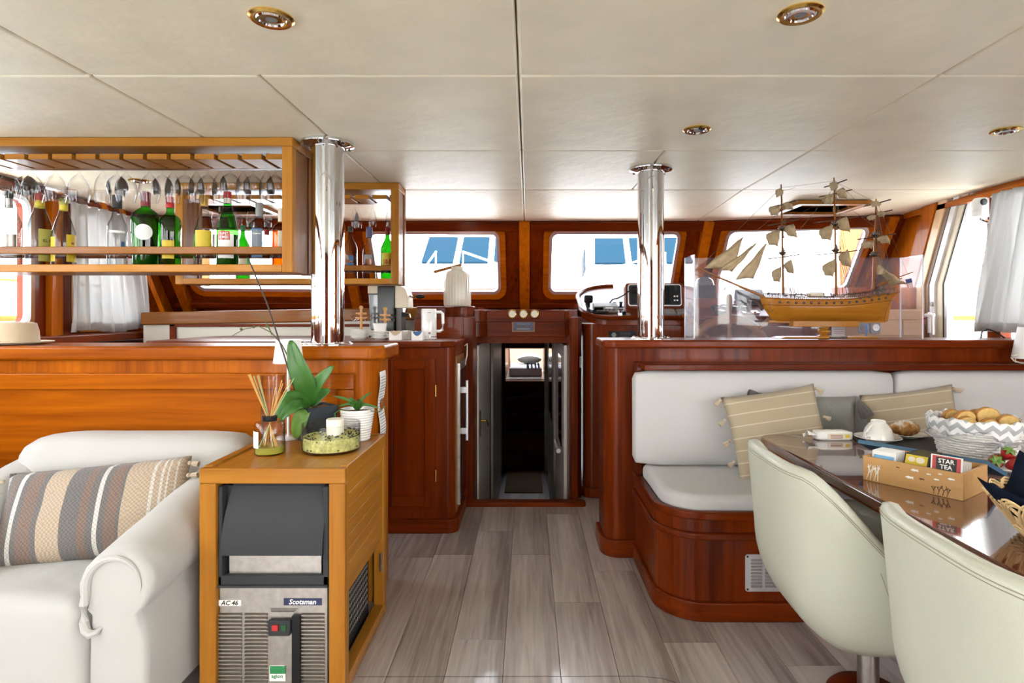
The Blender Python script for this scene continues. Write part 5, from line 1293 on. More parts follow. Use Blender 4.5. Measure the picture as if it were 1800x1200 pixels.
# ================================================================== BENCH
def bo(o, y1=3.215):      # bench outline grown by o
    x0, y0, r = .578 - o, 2.545 - o, .20 + max(o, -.05)
    return [(2.75, y1), (x0, y1), (x0, y0 + r)] + [(x0 + r - r * math.cos(a), y0 + r - r * math.sin(a)) for a in [i * PI / 20 for i in range(1, 11)]] + [(2.75, y0)]
be = thing('bench', 'curved mahogany bench base with moulded rails and plinth', 'bench', (1.6, 2.9, 0))
def bpart(nm, o, z0, z1, mat, bev=.005, y1=3.215): return obj(MB().prism(bo(o, y1), z0, z1), nm, mat, be, bevel=bev, world=True)
bpart('plinth', .016, 0, .085, 'mahogany_X', .008, 3.19); bpart('base_panel', 0, .08, .355, 'mahogany_Z', .0)
bpart('moulding', .020, .350, .382, 'mahogany_X', .010, 3.19); bpart('upper_panel', .004, .38, .440, 'mahogany_Z', 0)
o_, i_ = bo(.012), bo(-.022)
ob = [p for p in o_[1:]]; ib = [p for p in i_[1:]]
mb = MB(); n = len(ob)
R = [[(ob[k][0], ob[k][1], .435), (ob[k][0], ob[k][1], .470), (ib[k][0], ib[k][1], .470), (ib[k][0], ib[k][1], .435)] for k in range(n)]
obj(mb.loft(R), 'fiddle_rail', 'mahogany_X', be, bevel=.007, world=True)
vg = thing('vent_grille', 'grey metal louvred vent plate on the bench front', 'vent', (PX(1345, 2.54) + .02, 2.5445, PZ(1007, 2.54)))
obj(MB().prism(rrect(-.105, .105, -.080, .080, .012), -.004, 0, 'XZ'), 'plate', 'aluminium', vg, bevel=.001)
lv = mesh_of(MB().prism([(-.0, -.0048), (-.006, -.003), (0, .0045)], -.024, .024, 'YZ'), 'louver', 'aluminium')
for i in range(3):
    for k in range(9): obj(lv, 'louver', 'aluminium', vg, loc=(-.058 + .06 * i, -.004, .056 - .014 * k))
for a in (-.095, .095):
    for b_ in (-.07, .07): obj(MB().lathe([(.005, 0), (.003, .002)], 8, M=Matrix.Translation((a, -.004, b_)) @ Matrix.Rotation(PI / 2, 4, 'X')), 'screw', 'ship_dark', vg)
# cushions
mb = MB().prism(bo(-.026, 3.16), .441, .530)
one(mb, 'seat_cushion', 'seat_white', 'white fabric seat cushion with rounded corner on the bench', 'cushion', bevel=.035, seg=5)
def bcush(x0, x1, lab):
    mb = MB(); rr_ = []
    mb = softbox(x0, x1, 3.055, 3.17, .532, 1.025, .045, 10, lambda q: q + Vector((0, .012 * (q.z - .78) + nz(q, 4, .004), 0)))
    one(mb, 'back_cushion', 'seat_white', lab, 'cushion', smooth=True, ang=None)
bcush(PX(1114, 3.08), PX(1572, 3.08), 'white back cushion at the rounded end of the bench')
bcush(PX(1574, 3.08), 2.93, 'white back cushion of the bench nearer the curtain')
tsl = [(-.225, .20 - .10 * k, -1, -.6, .035, .009, 'tassel_cream') for k in range(5)] + [(.225, .19, 1, -.8, .035, .010, 'tassel_cream'), (.225, .05, 1, -.6, .03, .008, 'tassel_cream')]
pillow('throw_pillow', 'beige striped pillow with tassels at the rounded end of the bench', 'beige_striped', .46, .42, .10, (1.215, 2.885, .742), (math.radians(74), math.radians(-9), math.radians(-3)), 'pillows on the bench', tsl)
pillow('throw_pillow', 'grey linen pillow with dark tassels between two beige pillows', 'grey_linen', .50, .38, .09, (1.412, 2.985, .724), (math.radians(82), math.radians(2), 0), 'pillows on the bench', [(-.235, .17, -1, .2, .06, .016, 'tassel_grey', .02), (.235, .17, .5, -1, .08, .024, 'tassel_grey', .045)])
pillow('throw_pillow', 'beige striped pillow leaning on the second back cushion', 'beige_striped', .50, .40, .10, (1.948, 2.985, .740), (math.radians(80), math.radians(-6), math.radians(4)), 'pillows on the bench', [(.24, .18, 1, -.4, .04, .009, 'tassel_cream')])
# ================================================================== TABLE
TZ = .75
tb = thing('dining_table', 'glossy mahogany dining table set for breakfast', 'table', (1.62, 1.75, 0))
tp = rrect(1.075, 2.20, .62, 2.82, .09, 8)
obj(MB().prism(tp, .712, TZ), 'tabletop', 'table_gloss', tb, bevel=.012, seg=3, world=True)
obj(MB().prism(rrect(1.105, 2.17, .65, 2.79, .07, 6), .690, .712), 'under_edge', 'mahogany_Y', tb, bevel=.004, world=True)
obj(MB().lathe([(.30, 0), (.30, .03), (.24, .05), (.10, .08), (.075, .15), (.075, .60), (.14, .66), (.2, .69)], 28), 'pedestal', 'mahogany_Z', tb, smooth=True)
# ---- tub chairs
def chair(loc, rz, lab):
    t = thing('tub_chair', lab, 'chair', loc, rz, 'leather tub chairs at the dining table')
    zb_, NT, NP = .25, 72, 14
    def sst(a, b, x): x = max(0, min(1, (x - a) / (b - a))); return x * x * (3 - 2 * x)
    def ztop(th): d = abs(th); return .845 - .255 * sst(36, 84, d) - .10 * sst(105, 150, d)
    def rad(z, th):
        if z < .54: r = math.sqrt(max(.02, 1 - ((.54 - z) / .345) ** 2)) ** .9
        else: r = 1 + .07 * ((z - .54) / .30)
        return r
    def pos(th, z, inset):
        a = math.radians(th); r = rad(z, th)
        ca, sa = math.cos(a), math.sin(a)
        e = 3.6; k = (abs(ca) ** e + abs(sa) ** e) ** (-1 / e)
        return Vector((-(.335 * r - inset) * ca * k, (.325 * r - inset) * sa * k, z))
    rings = []
    for i in range(NT):
        th = -180 + 360 * i / NT; zt_ = ztop(th); row = []
        for j in range(NP): row.append(pos(th, zb_ + (zt_ - .02 - zb_) * j / (NP - 1), 0))
        row += [pos(th, zt_ - .006, .006), pos(th, zt_, .020), pos(th, zt_ - .003, .036)]
        for j in range(8): zz_ = zt_ - .02 - (zt_ - .02 - .40) * j / 7; row.append(pos(th, zz_, .048))
        rings.append(row)
    rings.append(rings[0])
    m = MB(); nP = len(rings[0])
    vs = [p for r_ in rings[:-1] for p in r_]; fs = []
    for i in range(NT):
        for j in range(nP - 1): fs.append((i * nP + j, ((i + 1) % NT) * nP + j, ((i + 1) % NT) * nP + j + 1, i * nP + j + 1))
    c0 = len(vs); vs.append(Vector((0, 0, zb_ - .01)))
    for i in range(NT): fs.append((c0, ((i + 1) % NT) * nP, i * nP))
    m.add(vs, fs)
    obj(m, 'shell', 'leather', t, smooth=True, ang=None)
    obj(MB().lathe([(.05, .38), (.24, .38), (.272, .41), (.272, .46), (.23, .485), (.001, .49)], 40), 'seat_pad', 'leather', t, smooth=True)
    for dz in (.020, .028):
        obj(MB().tube([pos(th, ztop(th) - dz, -.0006) for th in range(-150, 151, 4)], .0011, 4), 'seam', 'stitch', t, smooth=True)
    for s_ in (-1, 1):
        obj(MB().tube([pos(s_ * (84 - 16 * k / 12), zb_ + .01 + (ztop(84) - .03 - zb_) * k / 12, -.0006) for k in range(13)], .0012, 4), 'seam', 'stitch', t, smooth=True)
    obj(MB().cyl((0, 0, .03), (0, 0, .275), .034, n=24), 'post', 'steel', t, smooth=True)
    obj(MB().lathe([(.125, 0), (.13, .012), (.115, .028), (.05, .036)], 40), 'base', 'mahogany_X', t, smooth=True)
    return t
chair((1.165, 2.03, 0), math.radians(-2), 'cream leather tub chair on a steel post facing the bench end')
chair((1.215, 1.26, 0), math.radians(-3), 'cream leather tub chair drawn up beside the wicker fruit basket')
# ---- breakfast things
def T(px, py, h=0): return onz(px, py, TZ + h)
pm = one(MB().prism([(PX(1497, 2.72), 2.72), (PX(1516, 2.55), 2.50), (PX(1700, 2.4), 2.36), (PX(1660, 2.72), 2.74)], TZ + .0003, TZ + .003), 'placemat', 'placemat', 'dark woven placemat under the saucer and croissant plate', 'placemat')
PT = TZ + .0033
# wrapped packet
p = T(1461, 772)
pk = thing('wrapped_packet', 'crumpled white and pink wrapped pastry packet on the table corner', 'packet', p)
obj(softbox(-.075, .085, -.03, .035, 0, .042, .012, 6, lambda q: q + Vector((nz(q, 30, .004), nz(q, 25, .004), nz(q, 28, .004)))), 'wrapper', 'paper', pk, smooth=True, ang=None)
obj(MB().sheet(lambda u, v: (-.072 - .045 * u, -.03 + .06 * v, .020 + .018 * u * math.sin(v * 6) + .006), 5, 8, .001), 'wrapper_end', 'paper', pk, smooth=True)
obj(MB().bb(-.03, .07, -.0335, -.031, .008, .033), 'printed_panel', 'cream', pk)
obj(MB().bb(.048, .066, -.035, -.0335, .014, .028), 'sticker', 'yellow', pk)
for k in range(3): obj(MB().bb(-.02, .035, -.035, -.0335, .012 + .006 * k, .0145 + .006 * k), 'print_line', 'dark_red', pk)
# saucer + upturned cup
p = Vector((PX(1543, 2.64), 2.64, PT))
s1 = one(MB().lathe([(.001, 0), (.045, 0), (.050, .004), (.088, .017), (.095, .021), (.094, .023), (.06, .0105), (.001, .009)], 44, tuple(p), cap=False), 'saucer', 'porcelain', 'wide white saucer under the upturned cup', 'saucer', smooth=True)
cpz = PT + .0105
cp = thing('coffee_cup', 'white porcelain cup turned upside down on its saucer', 'cup', (p.x + .002, p.y, cpz))
obj(MB().lathe([(.062, 0), (.064, .002), (.061, .02), (.052, .048), (.036, .070), (.031, .073), (.031, .082), (.029, .083), (.027, .076), (.001, .075)], 40, cap=False), 'body', 'porcelain', cp, smooth=True)
obj(MB().tube([(-.036, -.015, .066), (-.055, -.028, .056), (-.078, -.040, .036), (-.083, -.044, .018), (-.074, -.042, .008), (-.058, -.030, .012)], .0065, 10), 'handle', 'porcelain', cp, smooth=True)
# croissant plate
p = Vector((1.739, 2.72, PT))
one(MB().lathe([(.001, 0), (.045, 0), (.050, .004), (.074, .014), (.081, .018), (.080, .020), (.05, .010), (.001, .009)], 44, (p.x, p.y, p.z), cap=False), 'plate', 'porcelain', 'white plate carrying the croissant', 'plate', smooth=True)
m, nt2, b = _mat('croissant'); setp(b, rough=.6)
tcn = nt2.nodes.new('ShaderNodeTexCoord'); n1 = nt2.nodes.new('ShaderNodeTexNoise'); n1.inputs['Scale'].default_value = 45; n1.inputs['Detail'].default_value = 6
r1 = nt2.nodes.new('ShaderNodeValToRGB'); e_ = r1.color_ramp.elements
e_[0].position = .30; e_[0].color = (.30, .11, .025, 1); e_[1].position = .60; e_[1].color = (.80, .76, .70, 1); x_ = e_.new(.50); x_.color = (.58, .30, .08, 1)
nt2.links.new(tcn.outputs['Object'], n1.inputs['Vector']); ge = nt2.nodes.new('ShaderNodeSeparateXYZ'); gn = nt2.nodes.new('ShaderNodeNewGeometry'); nt2.links.new(gn.outputs['Normal'], ge.inputs[0])
ad_ = nt2.nodes.new('ShaderNodeMath'); ad_.operation = 'MULTIPLY_ADD'; ad_.inputs[1].default_value = .22; nt2.links.new(ge.outputs['Z'], ad_.inputs[0])
m5_ = nt2.nodes.new('ShaderNodeMath'); m5_.operation = 'MULTIPLY_ADD'; m5_.inputs[1].default_value = .7; m5_.inputs[2].default_value = .05; nt2.links.new(n1.outputs['Fac'], m5_.inputs[0]); nt2.links.new(m5_.outputs[0], ad_.inputs[2])
nt2.links.new(ad_.outputs[0], r1.inputs[0]); nt2.links.new(r1.outputs[0], b.inputs['Base Color'])
def crs(u, v):
    a = math.radians(200 + 140 * u); t = math.sin(PI * (u * .94 + .03))
    seg = abs(math.sin(u * 7.5 * PI / 1)) * .16 + .86
    r = .046 * t ** .7 * seg; c = Vector((.062 * math.cos(a) * 1.15, .045 * math.sin(a) + .03, .042))
    w = 2 * PI * v; rd = Vector((math.cos(a), math.sin(a), 0))
    return c + rd * (r * math.cos(w)) + Vector((0, 0, 1)) * (r * .92 * math.sin(w))
mb = MB().grid(lambda v, u: crs(u, v), 18, 50, cu=True); mb.v = [v * .86 + Vector((1.722, 2.715, PT + .010)) for v in mb.v]
one(mb, 'croissant', 'croissant', 'sugar-dusted croissant on a white plate', 'croissant', smooth=True)
# white bowl
p = Vector((1.857, 2.645, PT))
one(MB().lathe([(.001, 0), (.03, 0), (.034, .006), (.055, .03), (.066, .062), (.068, .082), (.065, .082), (.05, .032), (.001, .012)], 40, tuple(p), cap=False), 'white_bowl', 'porcelain', 'white porcelain bowl beside the bread basket', 'bowl', smooth=True)
p = T(1505, 766, .0045)
kn = thing('table_knife', 'steel knife lying beside the upturned cup', 'knife', (1.53, 2.778, PT + .002), math.radians(-6))
obj(MB().prism([(-.10, -.007), (.02, -.009), (.02, .006), (-.09, .008)], -.001, .001), 'blade', 'chrome', kn)
obj(MB().bb(.02, .11, -.006, .006, -.0018, .003), 'handle', 'chrome', kn, bevel=.002)
# tea box
tx = thing('tea_box', 'wooden tea box printed with coral and fish, lid open', 'box', (1.154, 2.041, TZ + .0004), math.radians(-54.7))
BL, BD, BH = .293, .204, .082
def txb(nm, *a, mat='tea_box_wood', bev=.001): return obj(MB().bb(*a), nm, mat, tx, bevel=bev)
txb('front_board', 0, BL, 0, .008, 0, BH); txb('back_board', 0, BL, BD - .008, BD, 0, BH)
txb('end_board', 0, .008, .008, BD - .008, 0, BH); txb('end_board', BL - .008, BL, .008, BD - .008, 0, BH)
txb('bottom_board', .008, BL - .008, .008, BD - .008, 0, .006)
for x in (.095, .185): txb('divider', x, x + .005, .008, BD - .008, .006, BH - .008)
ld_ = obj(MB().bb(-.115, BL, 0, .20, -.016, 0), 'lid', 'lid_blue', tx, bevel=.002, loc=(0, BD + .002, BH + .012), rot=(math.radians(-20), 0, 0))
def coral(x0, z0, h, mat, seed):
    random.seed(seed); mb = MB()
    def br(x, z, a, L, n):
        x2, z2 = x + L * math.sin(a), min(BH - .004, z + L * math.cos(a))
        mb.tube([(x, -.0006, z), (x2, -.0006, z2)], .0011, 4)
        if n: br(x2, z2, a - random.uniform(.2, .7), L * .7, n - 1); br(x2, z2, a + random.uniform(.1, .6), L * .75, n - 1)
    for k in range(4): br(x0 + .012 * k, z0, random.uniform(-.15, .3), h * random.uniform(.35, .5), 2)
    obj(mb, 'coral_print', mat, tx)
coral(.012, .004, .05, 'paper', 2); coral(.215, .004, .03, 'bark', 4)
def fish(x, z, s, mat):
    obj(MB().prism([(x - s, z), (x - s * .3, z + s * .35), (x + s * .5, z + s * .2), (x + s, z + s * .35), (x + s * .85, z), (x + s, z - s * .35), (x + s * .5, z - s * .2), (x - s * .3, z - s * .35)], -.0012, 0, 'XZ'), 'fish_print', mat, tx)
for a in ((.16, .066, .012, 'paper'), (.145, .040, .013, 'paper'), (.20, .062, .007, 'paper'), (.222, .05, .008, 'paper'), (.18, .042, .008, 'bark'), (.11, .065, .006, 'bark'), (.262, .060, .010, 'paper'), (.232, .069, .006, 'paper')): fish(*a)
def packs(x0, w, y0, n, dy, h, mats, lab, nm, zb_=.007, cat='sachet', tilt=-.12, prn=None):
    for k in range(n):
        M_ = Matrix.Rotation(math.radians(-54.7), 4, 'Z'); o = M_ @ Vector((x0 + w / 2, y0 + dy * k, zb_))
        t = thing(nm, lab, cat, Vector((1.154, 2.041, TZ + .0004)) + o, group=lab, rot=Euler((tilt, 0, math.radians(-54.7))))
        obj(MB().bb(-w / 2, w / 2, -.0015, .0015, 0, h), 'envelope', mats[0], t, bevel=.0008)
        obj(MB().bb(-w / 2 + .005, w / 2 - .005, -.0022, -.0014, h * .25, h - (.014 if mats[1] == 'sky_blue' else .003)), 'print_panel', mats[1], t)
        if prn: prn(t, w, h)
packs(.013, .075, .030, 6, .013, .094, ('paper', 'sky_blue'), 'pale blue tea sachet at the coral end of the box', 'tea_sachet')
def lemon(t, w, h):
    for dx, r in ((-.014, .011), (.012, .013)):
        obj(MB().prism([(dx + r * math.cos(a * PI / 7), h - .018 + r * .8 * math.sin(a * PI / 7)) for a in range(14)], -.0030, -.0021, 'XZ'), 'lemon_print', 'cream', t)
packs(.103, .075, .030, 8, .014, .104, ('shell_black', 'yellow'), 'black and yellow lemon tea sachet in the middle compartment', 'tea_sachet', tilt=-.42, prn=lemon)
def starp(t, w, h):
    obj(MB().bb(-w * .32, w * .32, -.0030, -.0020, h - .048, h - .007), 'badge', 'shell_black', t, bevel=.0)
    for s_, z in (('STAR', h - .018), ('TEA', h - .036)): lettering(s_, .019, 'paper', t, lambda u, v, z=z: (u, -.0036, z + v), offset=.0004)
packs(.194, .088, .022, 1, .013, .116, ('paper', 'red'), 'red and white tea sachet with black lettered badge at the box front', 'tea_sachet', prn=starp)
packs(.194, .088, .042, 4, .016, .094, ('paper', 'red'), 'red and white tea sachet behind the one with the black badge', 'tea_sachet')
# bread basket
m, nt2, b = _mat('chevron_liner'); setp(b, rough=.9, sheen=.2)
N, L = nt2.nodes, nt2.links
tcn = N.new('ShaderNodeTexCoord'); sxn = N.new('ShaderNodeSeparateXYZ'); L.new(tcn.outputs['Object'], sxn.inputs[0])
at = N.new('ShaderNodeMath'); at.operation = 'ARCTAN2'; L.new(sxn.outputs['Y'], at.inputs[0]); L.new(sxn.outputs['X'], at.inputs[1])
pp_ = N.new('ShaderNodeMath'); pp_.operation = 'PINGPONG'; pp_.inputs[1].default_value = .16; L.new(at.outputs[0], pp_.inputs[0])
m1 = N.new('ShaderNodeMath'); m1.operation = 'MULTIPLY_ADD'; m1.inputs[1].default_value = .155; L.new(pp_.outputs[0], m1.inputs[0]); L.new(sxn.outputs['Z'], m1.inputs[2])
m2 = N.new('ShaderNodeMath'); m2.operation = 'PINGPONG'; m2.inputs[1].default_value = .022; L.new(m1.outputs[0], m2.inputs[0])
m3 = N.new('ShaderNodeMath'); m3.operation = 'GREATER_THAN'; m3.inputs[1].default_value = .011; L.new(m2.outputs[0], m3.inputs[0])
mxn = N.new('ShaderNodeMix'); mxn.data_type = 'RGBA'; mxn.inputs[6].default_value = (.80, .80, .79, 1); mxn.inputs[7].default_value = (.40, .42, .43, 1)
L.new(m3.outputs[0], mxn.inputs[0]); L.new(mxn.outputs[2], b.inputs['Base Color'])
bp_ = Vector((1.80, 2.38, TZ + .0005))
bk = thing('bread_basket', 'white wicker basket with grey chevron liner and bow, full of bread', 'basket', bp_); bk.scale = (.93, .93, .93)
def brad(z): return .130 + .035 * z / .15
for k in range(13):
    z = .006 + k * .0105
    ps = [((brad(z) + .0045 * math.sin(17 * 2 * PI * i / 102 * 1 + k * PI)) * math.cos(2 * PI * i / 102), (brad(z) + .0045 * math.sin(17 * 2 * PI * i / 102 + k * PI)) * math.sin(2 * PI * i / 102), z) for i in range(102)]
    obj(MB().tube(ps, .0052, 5, closed=True), 'wicker_strand', 'white_wicker', bk, smooth=True)
for k in range(34):
    a = 2 * PI * k / 34; obj(MB().cyl((.130 * math.cos(a), .130 * math.sin(a), 0), (.163 * math.cos(a), .163 * math.sin(a), .145), .004, n=5), 'wicker_stake', 'white_wicker', bk, smooth=True)
obj(MB().lathe([(.001, .004), (.125, .004), (.125, .008), (.001, .008)], 32, cap=False), 'basket_floor', 'white_wicker', bk)
def ln_(u, v):
    a = 2 * PI * u; w = .006 * math.sin(9 * a) + .004 * math.sin(23 * a + 1)
    pr_ = [(.120, .02), (.146, .12), (.158, .160), (.170, .172), (.182, .162), (.184, .146), (.178, .128), (.173, .110)]
    s = v * (len(pr_) - 1); i = min(int(s), len(pr_) - 2); f = s - i
    r = pr_[i][0] * (1 - f) + pr_[i + 1][0] * f; z = pr_[i][1] * (1 - f) + pr_[i + 1][1] * f
    k = max(0, v - .3)
    return ((r + w * k * 1.3) * math.cos(a), (r + w * k * 1.3) * math.sin(a), z + w * .8 + (.012 * math.sin(5 * a) if v > .9 else 0))
obj(MB().grid(ln_, 120, 22, cu=True), 'liner', 'chevron_liner', bk, smooth=True, ang=None)
bw = math.radians(258); c_, s__ = math.cos(bw), math.sin(bw)
def bq(u, z, o=.19): return Vector((o * c_ - s__ * u, o * s__ + c_ * u, z))
rb = 'liner_grey'
obj(MB().tube([bq(0, .088), bq(-.03, .098, .195), bq(-.065, .092, .192), bq(-.055, .08, .196), bq(-.02, .082, .196), bq(0, .086)], .005, 6, flat=.4), 'bow_loop', rb, bk, smooth=True)
obj(MB().tube([bq(0, .088), bq(.03, .10, .195), bq(.06, .094, .192), bq(.05, .082, .196), bq(.02, .083, .196), bq(0, .086)], .005, 6, flat=.4), 'bow_loop', rb, bk, smooth=True)
obj(MB().tube([bq(0, .088), bq(-.02, .07, .193), bq(-.045, .05, .182), bq(-.06, .035, .172)], .005, 6, flat=.4), 'ribbon_tail', rb, bk, smooth=True)
obj(MB().tube([bq(0, .088), bq(.012, .07, .192), bq(.035, .05, .182), bq(.045, .03, .172)], .005, 6, flat=.4), 'ribbon_tail', rb, bk, smooth=True)
obj(MB().tube([bq(0, .088), bq(.004, .06, .19), bq(.0, .035, .172)], .005, 6, flat=.4), 'ribbon_tail', rb, bk, smooth=True)
obj(MB().sphere(bq(0, .088, .194), .010, 8, 6), 'bow_knot', rb, bk, smooth=True)
obj(MB().tube([tuple(Vector((.183 * math.cos(2 * PI * i / 60), .183 * math.sin(2 * PI * i / 60), .088 + .004 * math.sin(i)))) for i in range(60)], .004, 5, closed=True), 'ribbon', rb, bk, smooth=True)
def bread(x, y, z, r, rot, lab):
    t = thing('bread_slice', lab, 'bread', bp_ + Vector((x, y, z)), rot=rot, group='slices in the bread basket')
    poly = [(r * math.cos(a) * (1 + .05 * math.sin(3 * a)), r * .85 * math.sin(a)) for a in [i * 2 * PI / 22 for i in range(22)]]
    obj(MB().prism([(a * .93, b_ * .93) for a, b_ in poly], -.010, .010, 'XZ'), 'crumb', 'bread', t, bevel=.002)
    o_ = [(a, b_) for a, b_ in poly]; i2 = [(a * .92, b_ * .92) for a, b_ in poly]
    R_ = [[(a, -.0085, b_) for a, b_ in o_], [(a, .0085, b_) for a, b_ in o_], [(a, .0085, b_) for a, b_ in i2], [(a, -.0085, b_) for a, b_ in i2]]
    R_.append(R_[0]); obj(MB().loft(R_, cap=False), 'crust', 'crust', t, smooth=True, ang=50)
for x, y, z, r, rot, lab in ((-.082, -.058, .140, .036, (.18, .10, .06), 'toasted bread slice at the croissant side of the basket'), (.0, -.062, .134, .034, (.22, -.15, 0), 'small bread slice at the front of the basket'),
        (.082, -.056, .142, .040, (.15, .12, -.08), 'large bread slice at the strawberry side of the basket'), (-.046, .0, .148, .042, (.12, -.1, .05), 'bread slice leaning behind the toasted one'),
        (.048, .004, .156, .047, (.06, .05, -.04), 'upright arched bread slice in the middle of the basket'), (-.05, .062, .142, .042, (.1, .2, .08), 'bread slice at the back of the basket beside the bowl'), (.05, .064, .140, .044, (.08, -.2, -.06), 'dark crusted bread slice behind the arched one')):
    bread(x, y, z, r, rot, lab)
# strawberries on a small dish
sp_ = Vector((1.735, 2.145, TZ + .0005))
one(MB().lathe([(.001, 0), (.045, 0), (.062, .010), (.070, .016), (.068, .018), (.045, .007), (.001, .006)], 40, tuple(sp_), cap=False), 'fruit_dish', 'porcelain', 'white dish under the strawberries', 'dish', smooth=True)
def strawberry(x, y, z, r, rot, lab):
    t = thing('strawberry', lab, 'strawberry', sp_ + Vector((x, y, z)), rot=rot, group='strawberries on the dish')
    obj(MB().lathe([(.001, -r * 1.25), (r * .35, -r * 1.1), (r * .75, -r * .55), (r, .15 * r), (r * .85, r * .65), (r * .3, r * .8), (.001, r * .75)], 16, cap=False), 'fruit', 'strawberry', t, smooth=True)
    for k in range(6):
        a = k * PI / 3; leaf([(0, 0, r * .78), (r * .5 * math.cos(a), r * .5 * math.sin(a), r * .95), (r * 1.05 * math.cos(a), r * 1.05 * math.sin(a), r * .7)], r * .5, 'leaf_light', par=t, nm='calyx_leaf', tw=(.1, .1, 1))
for a in ((-.044, -.002, .033, .023, (.9, -.7, 0), 'strawberry with its leaves turned to the bread basket'), (-.008, .040, .032, .022, (1.3, .3, .3), 'dark strawberry at the back of the dish'), (-.004, -.036, .032, .023, (1.0, .7, .2), 'strawberry with broad leaves at the front of the dish'),
          (.040, -.004, .034, .026, (.8, 1.1, 0), 'largest strawberry on the dish'), (.004, .003, .062, .022, (.5, -.4, .5), 'strawberry lying on top of the others')): strawberry(*a)
# wicker fruit basket with napkin and pineapple
wbp = Vector((1.385, 1.475, TZ + .0005))
wb_ = thing('wicker_basket', 'shallow natural wicker basket with looped rim', 'basket', wbp)
def wq(a, r, z): return Vector((r * math.cos(a), r * .92 * math.sin(a), z))
for k, (r, z) in enumerate(((.125, .008), (.133, .016), (.140, .024), (.146, .032))):
    for ph in (0, PI): obj(MB().tube([wq(2 * PI * i / 96, r + .003 * math.sin(12 * 2 * PI * i / 96 + ph), z + .004 * math.cos(12 * 2 * PI * i / 96 + ph)) for i in range(96)], .0032, 5, closed=True), 'wicker_strand', 'wicker', wb_, smooth=True)
for k in range(22):
    a0 = 2 * PI * k / 22
    for s_ in range(3):
        def lp(t, a0=a0, s_=s_):
            h = math.sin(PI * t); return wq(a0 + .75 * t + .035 * s_, .146 + .062 * h - .004 * s_ + .004 * math.cos(t * PI), .034 + (.078 - .006 * s_) * h)
        obj(MB().tube([lp(i / 10) for i in range(11)], .0030, 5), 'rim_loop', 'wicker', wb_, smooth=True)
for r in (.03, .06, .09, .115): obj(MB().tube([wq(2 * PI * i / 48, r, .006) for i in range(48)], .004, 5, closed=True), 'wicker_strand', 'wicker', wb_, smooth=True)
def nap(u, v):
    a, b_ = u * 2 - 1, v * 2 - 1
    r = max(abs(a), abs(b_)); cor = (abs(a) * abs(b_)) ** 1.5
    th = math.radians(38); x, y = a * math.cos(th) - b_ * math.sin(th), a * math.sin(th) + b_ * math.cos(th)
    return wbp + Vector((x * .174, y * .164, .016 + .080 * r ** 2 + .070 * cor + .012 * math.sin(5 * a + 3 * b_) * r))
one(MB().sheet(nap, 22, 22, .002), 'napkin', 'navy', 'dark navy paper napkin lining the wicker basket', 'napkin', smooth=True, ang=None, origin=wbp + Vector((0, 0, .012)))
pnp = wbp + Vector((.035, .02, .112))
pn = thing('pineapple', 'piece of pineapple with brown scaly rind in the wicker basket', 'pineapple', pnp, rot=(math.radians(70), math.radians(20), math.radians(60))); pn.scale = (.80, .80, .80)
obj(MB().sphere((0, 0, 0), .075, 24, 16, (.9, .9, 1.25)), 'flesh', 'pineapple_flesh', pn, smooth=True)
ey = MB()
for j in range(9):
    for i in range(11):
        z = -.085 + j * .021; rr_ = .068 * math.sqrt(max(.05, 1 - (z / .098) ** 2)); a = 2 * PI * (i + .5 * (j % 2)) / 11
        ey.sphere((rr_ * math.cos(a), rr_ * math.sin(a), z), .0165, 6, 4, (1, 1, .8)); 
        ey.cyl((rr_ * 1.15 * math.cos(a), rr_ * 1.15 * math.sin(a), z), (rr_ * 1.15 * math.cos(a) + .016 * math.cos(a), rr_ * 1.15 * math.sin(a) + .016 * math.sin(a), z + .012), .005, .0005, 4)
g_ = obj(ey, 'rind', 'pineapple', pn, smooth=True); g_['kind'] = 'stuff'
# ================================================================== HELM
CF, CS = 4.20, .357
def cpl(y): return 1.293 + (y - CF) * CS
def onc(px, py):
    d = 1.5264 / (CS - (VY - py) / FPX); return Vector((PX(px, d), d, cpl(d)))
CT = Matrix.Rotation(math.atan(CS), 4, 'X')          # tilt of the console top
hc = thing('helm_console', 'glossy mahogany helm console with rounded lip under the windscreen', 'console', (1.7, 4.5, 0))
def cout(o):
    x0, y0, y1, r = .385 - o, CF - o, 4.93 + o, .20
    return [(2.82, y0)] + [(2.82, y1), (x0 + r + .12, y1)] + [(x0 + (r + .12) * (1 - math.sin(a)), y1 - .30 * (1 - math.cos(a))) for a in [i * PI / 16 for i in range(1, 9)]] + [(x0 + r * (1 - math.cos(a)), y0 + r * (1 - math.sin(a))) for a in [i * PI / 16 for i in range(0, 9)]]
def slo(o, dz0, dz1): return MB().loft([[(a, b, cpl(b) + dz0) for a, b in cout(o)], [(a, b, cpl(b) + dz1) for a, b in cout(o)]])
obj(slo(0, -.055, -.012), 'console_rim', 'mahogany_X', hc, bevel=.006, world=True)
obj(slo(-.02, -.03, -.004), 'instrument_panel', 'mahogany_X', hc, world=True)
lo = cout(.0)[2:]
obj(MB().tube([(a, b, cpl(b) + .002) for a, b in lo] + [(2.81, CF, cpl(CF) + .002)], .016, 8), 'fiddle_lip', 'mahogany_X', hc, smooth=True, world=True)
base = [(2.82, 4.26), (2.82, 4.9), (.46, 4.9), (.40, 4.80), (.40, 4.33)] + [(.47 - .07 * math.cos(a), 4.33 - .07 * math.sin(a)) for a in [i * PI / 12 for i in range(1, 7)]]
obj(MB().prism(base, .06, 1.25), 'console_base', 'mahogany_Z', hc, smooth=True, world=True)
base2 = [(2.82, 4.245), (2.82, 4.9), (.46, 4.9), (.385, 4.80), (.385, 4.33)] + [(.465 - .08 * math.cos(a), 4.33 - .085 * math.sin(a)) for a in [i * PI / 12 for i in range(1, 7)]]
obj(MB().prism(base2, 0, .07), 'plinth', 'mahogany_X', hc, bevel=.005, world=True)
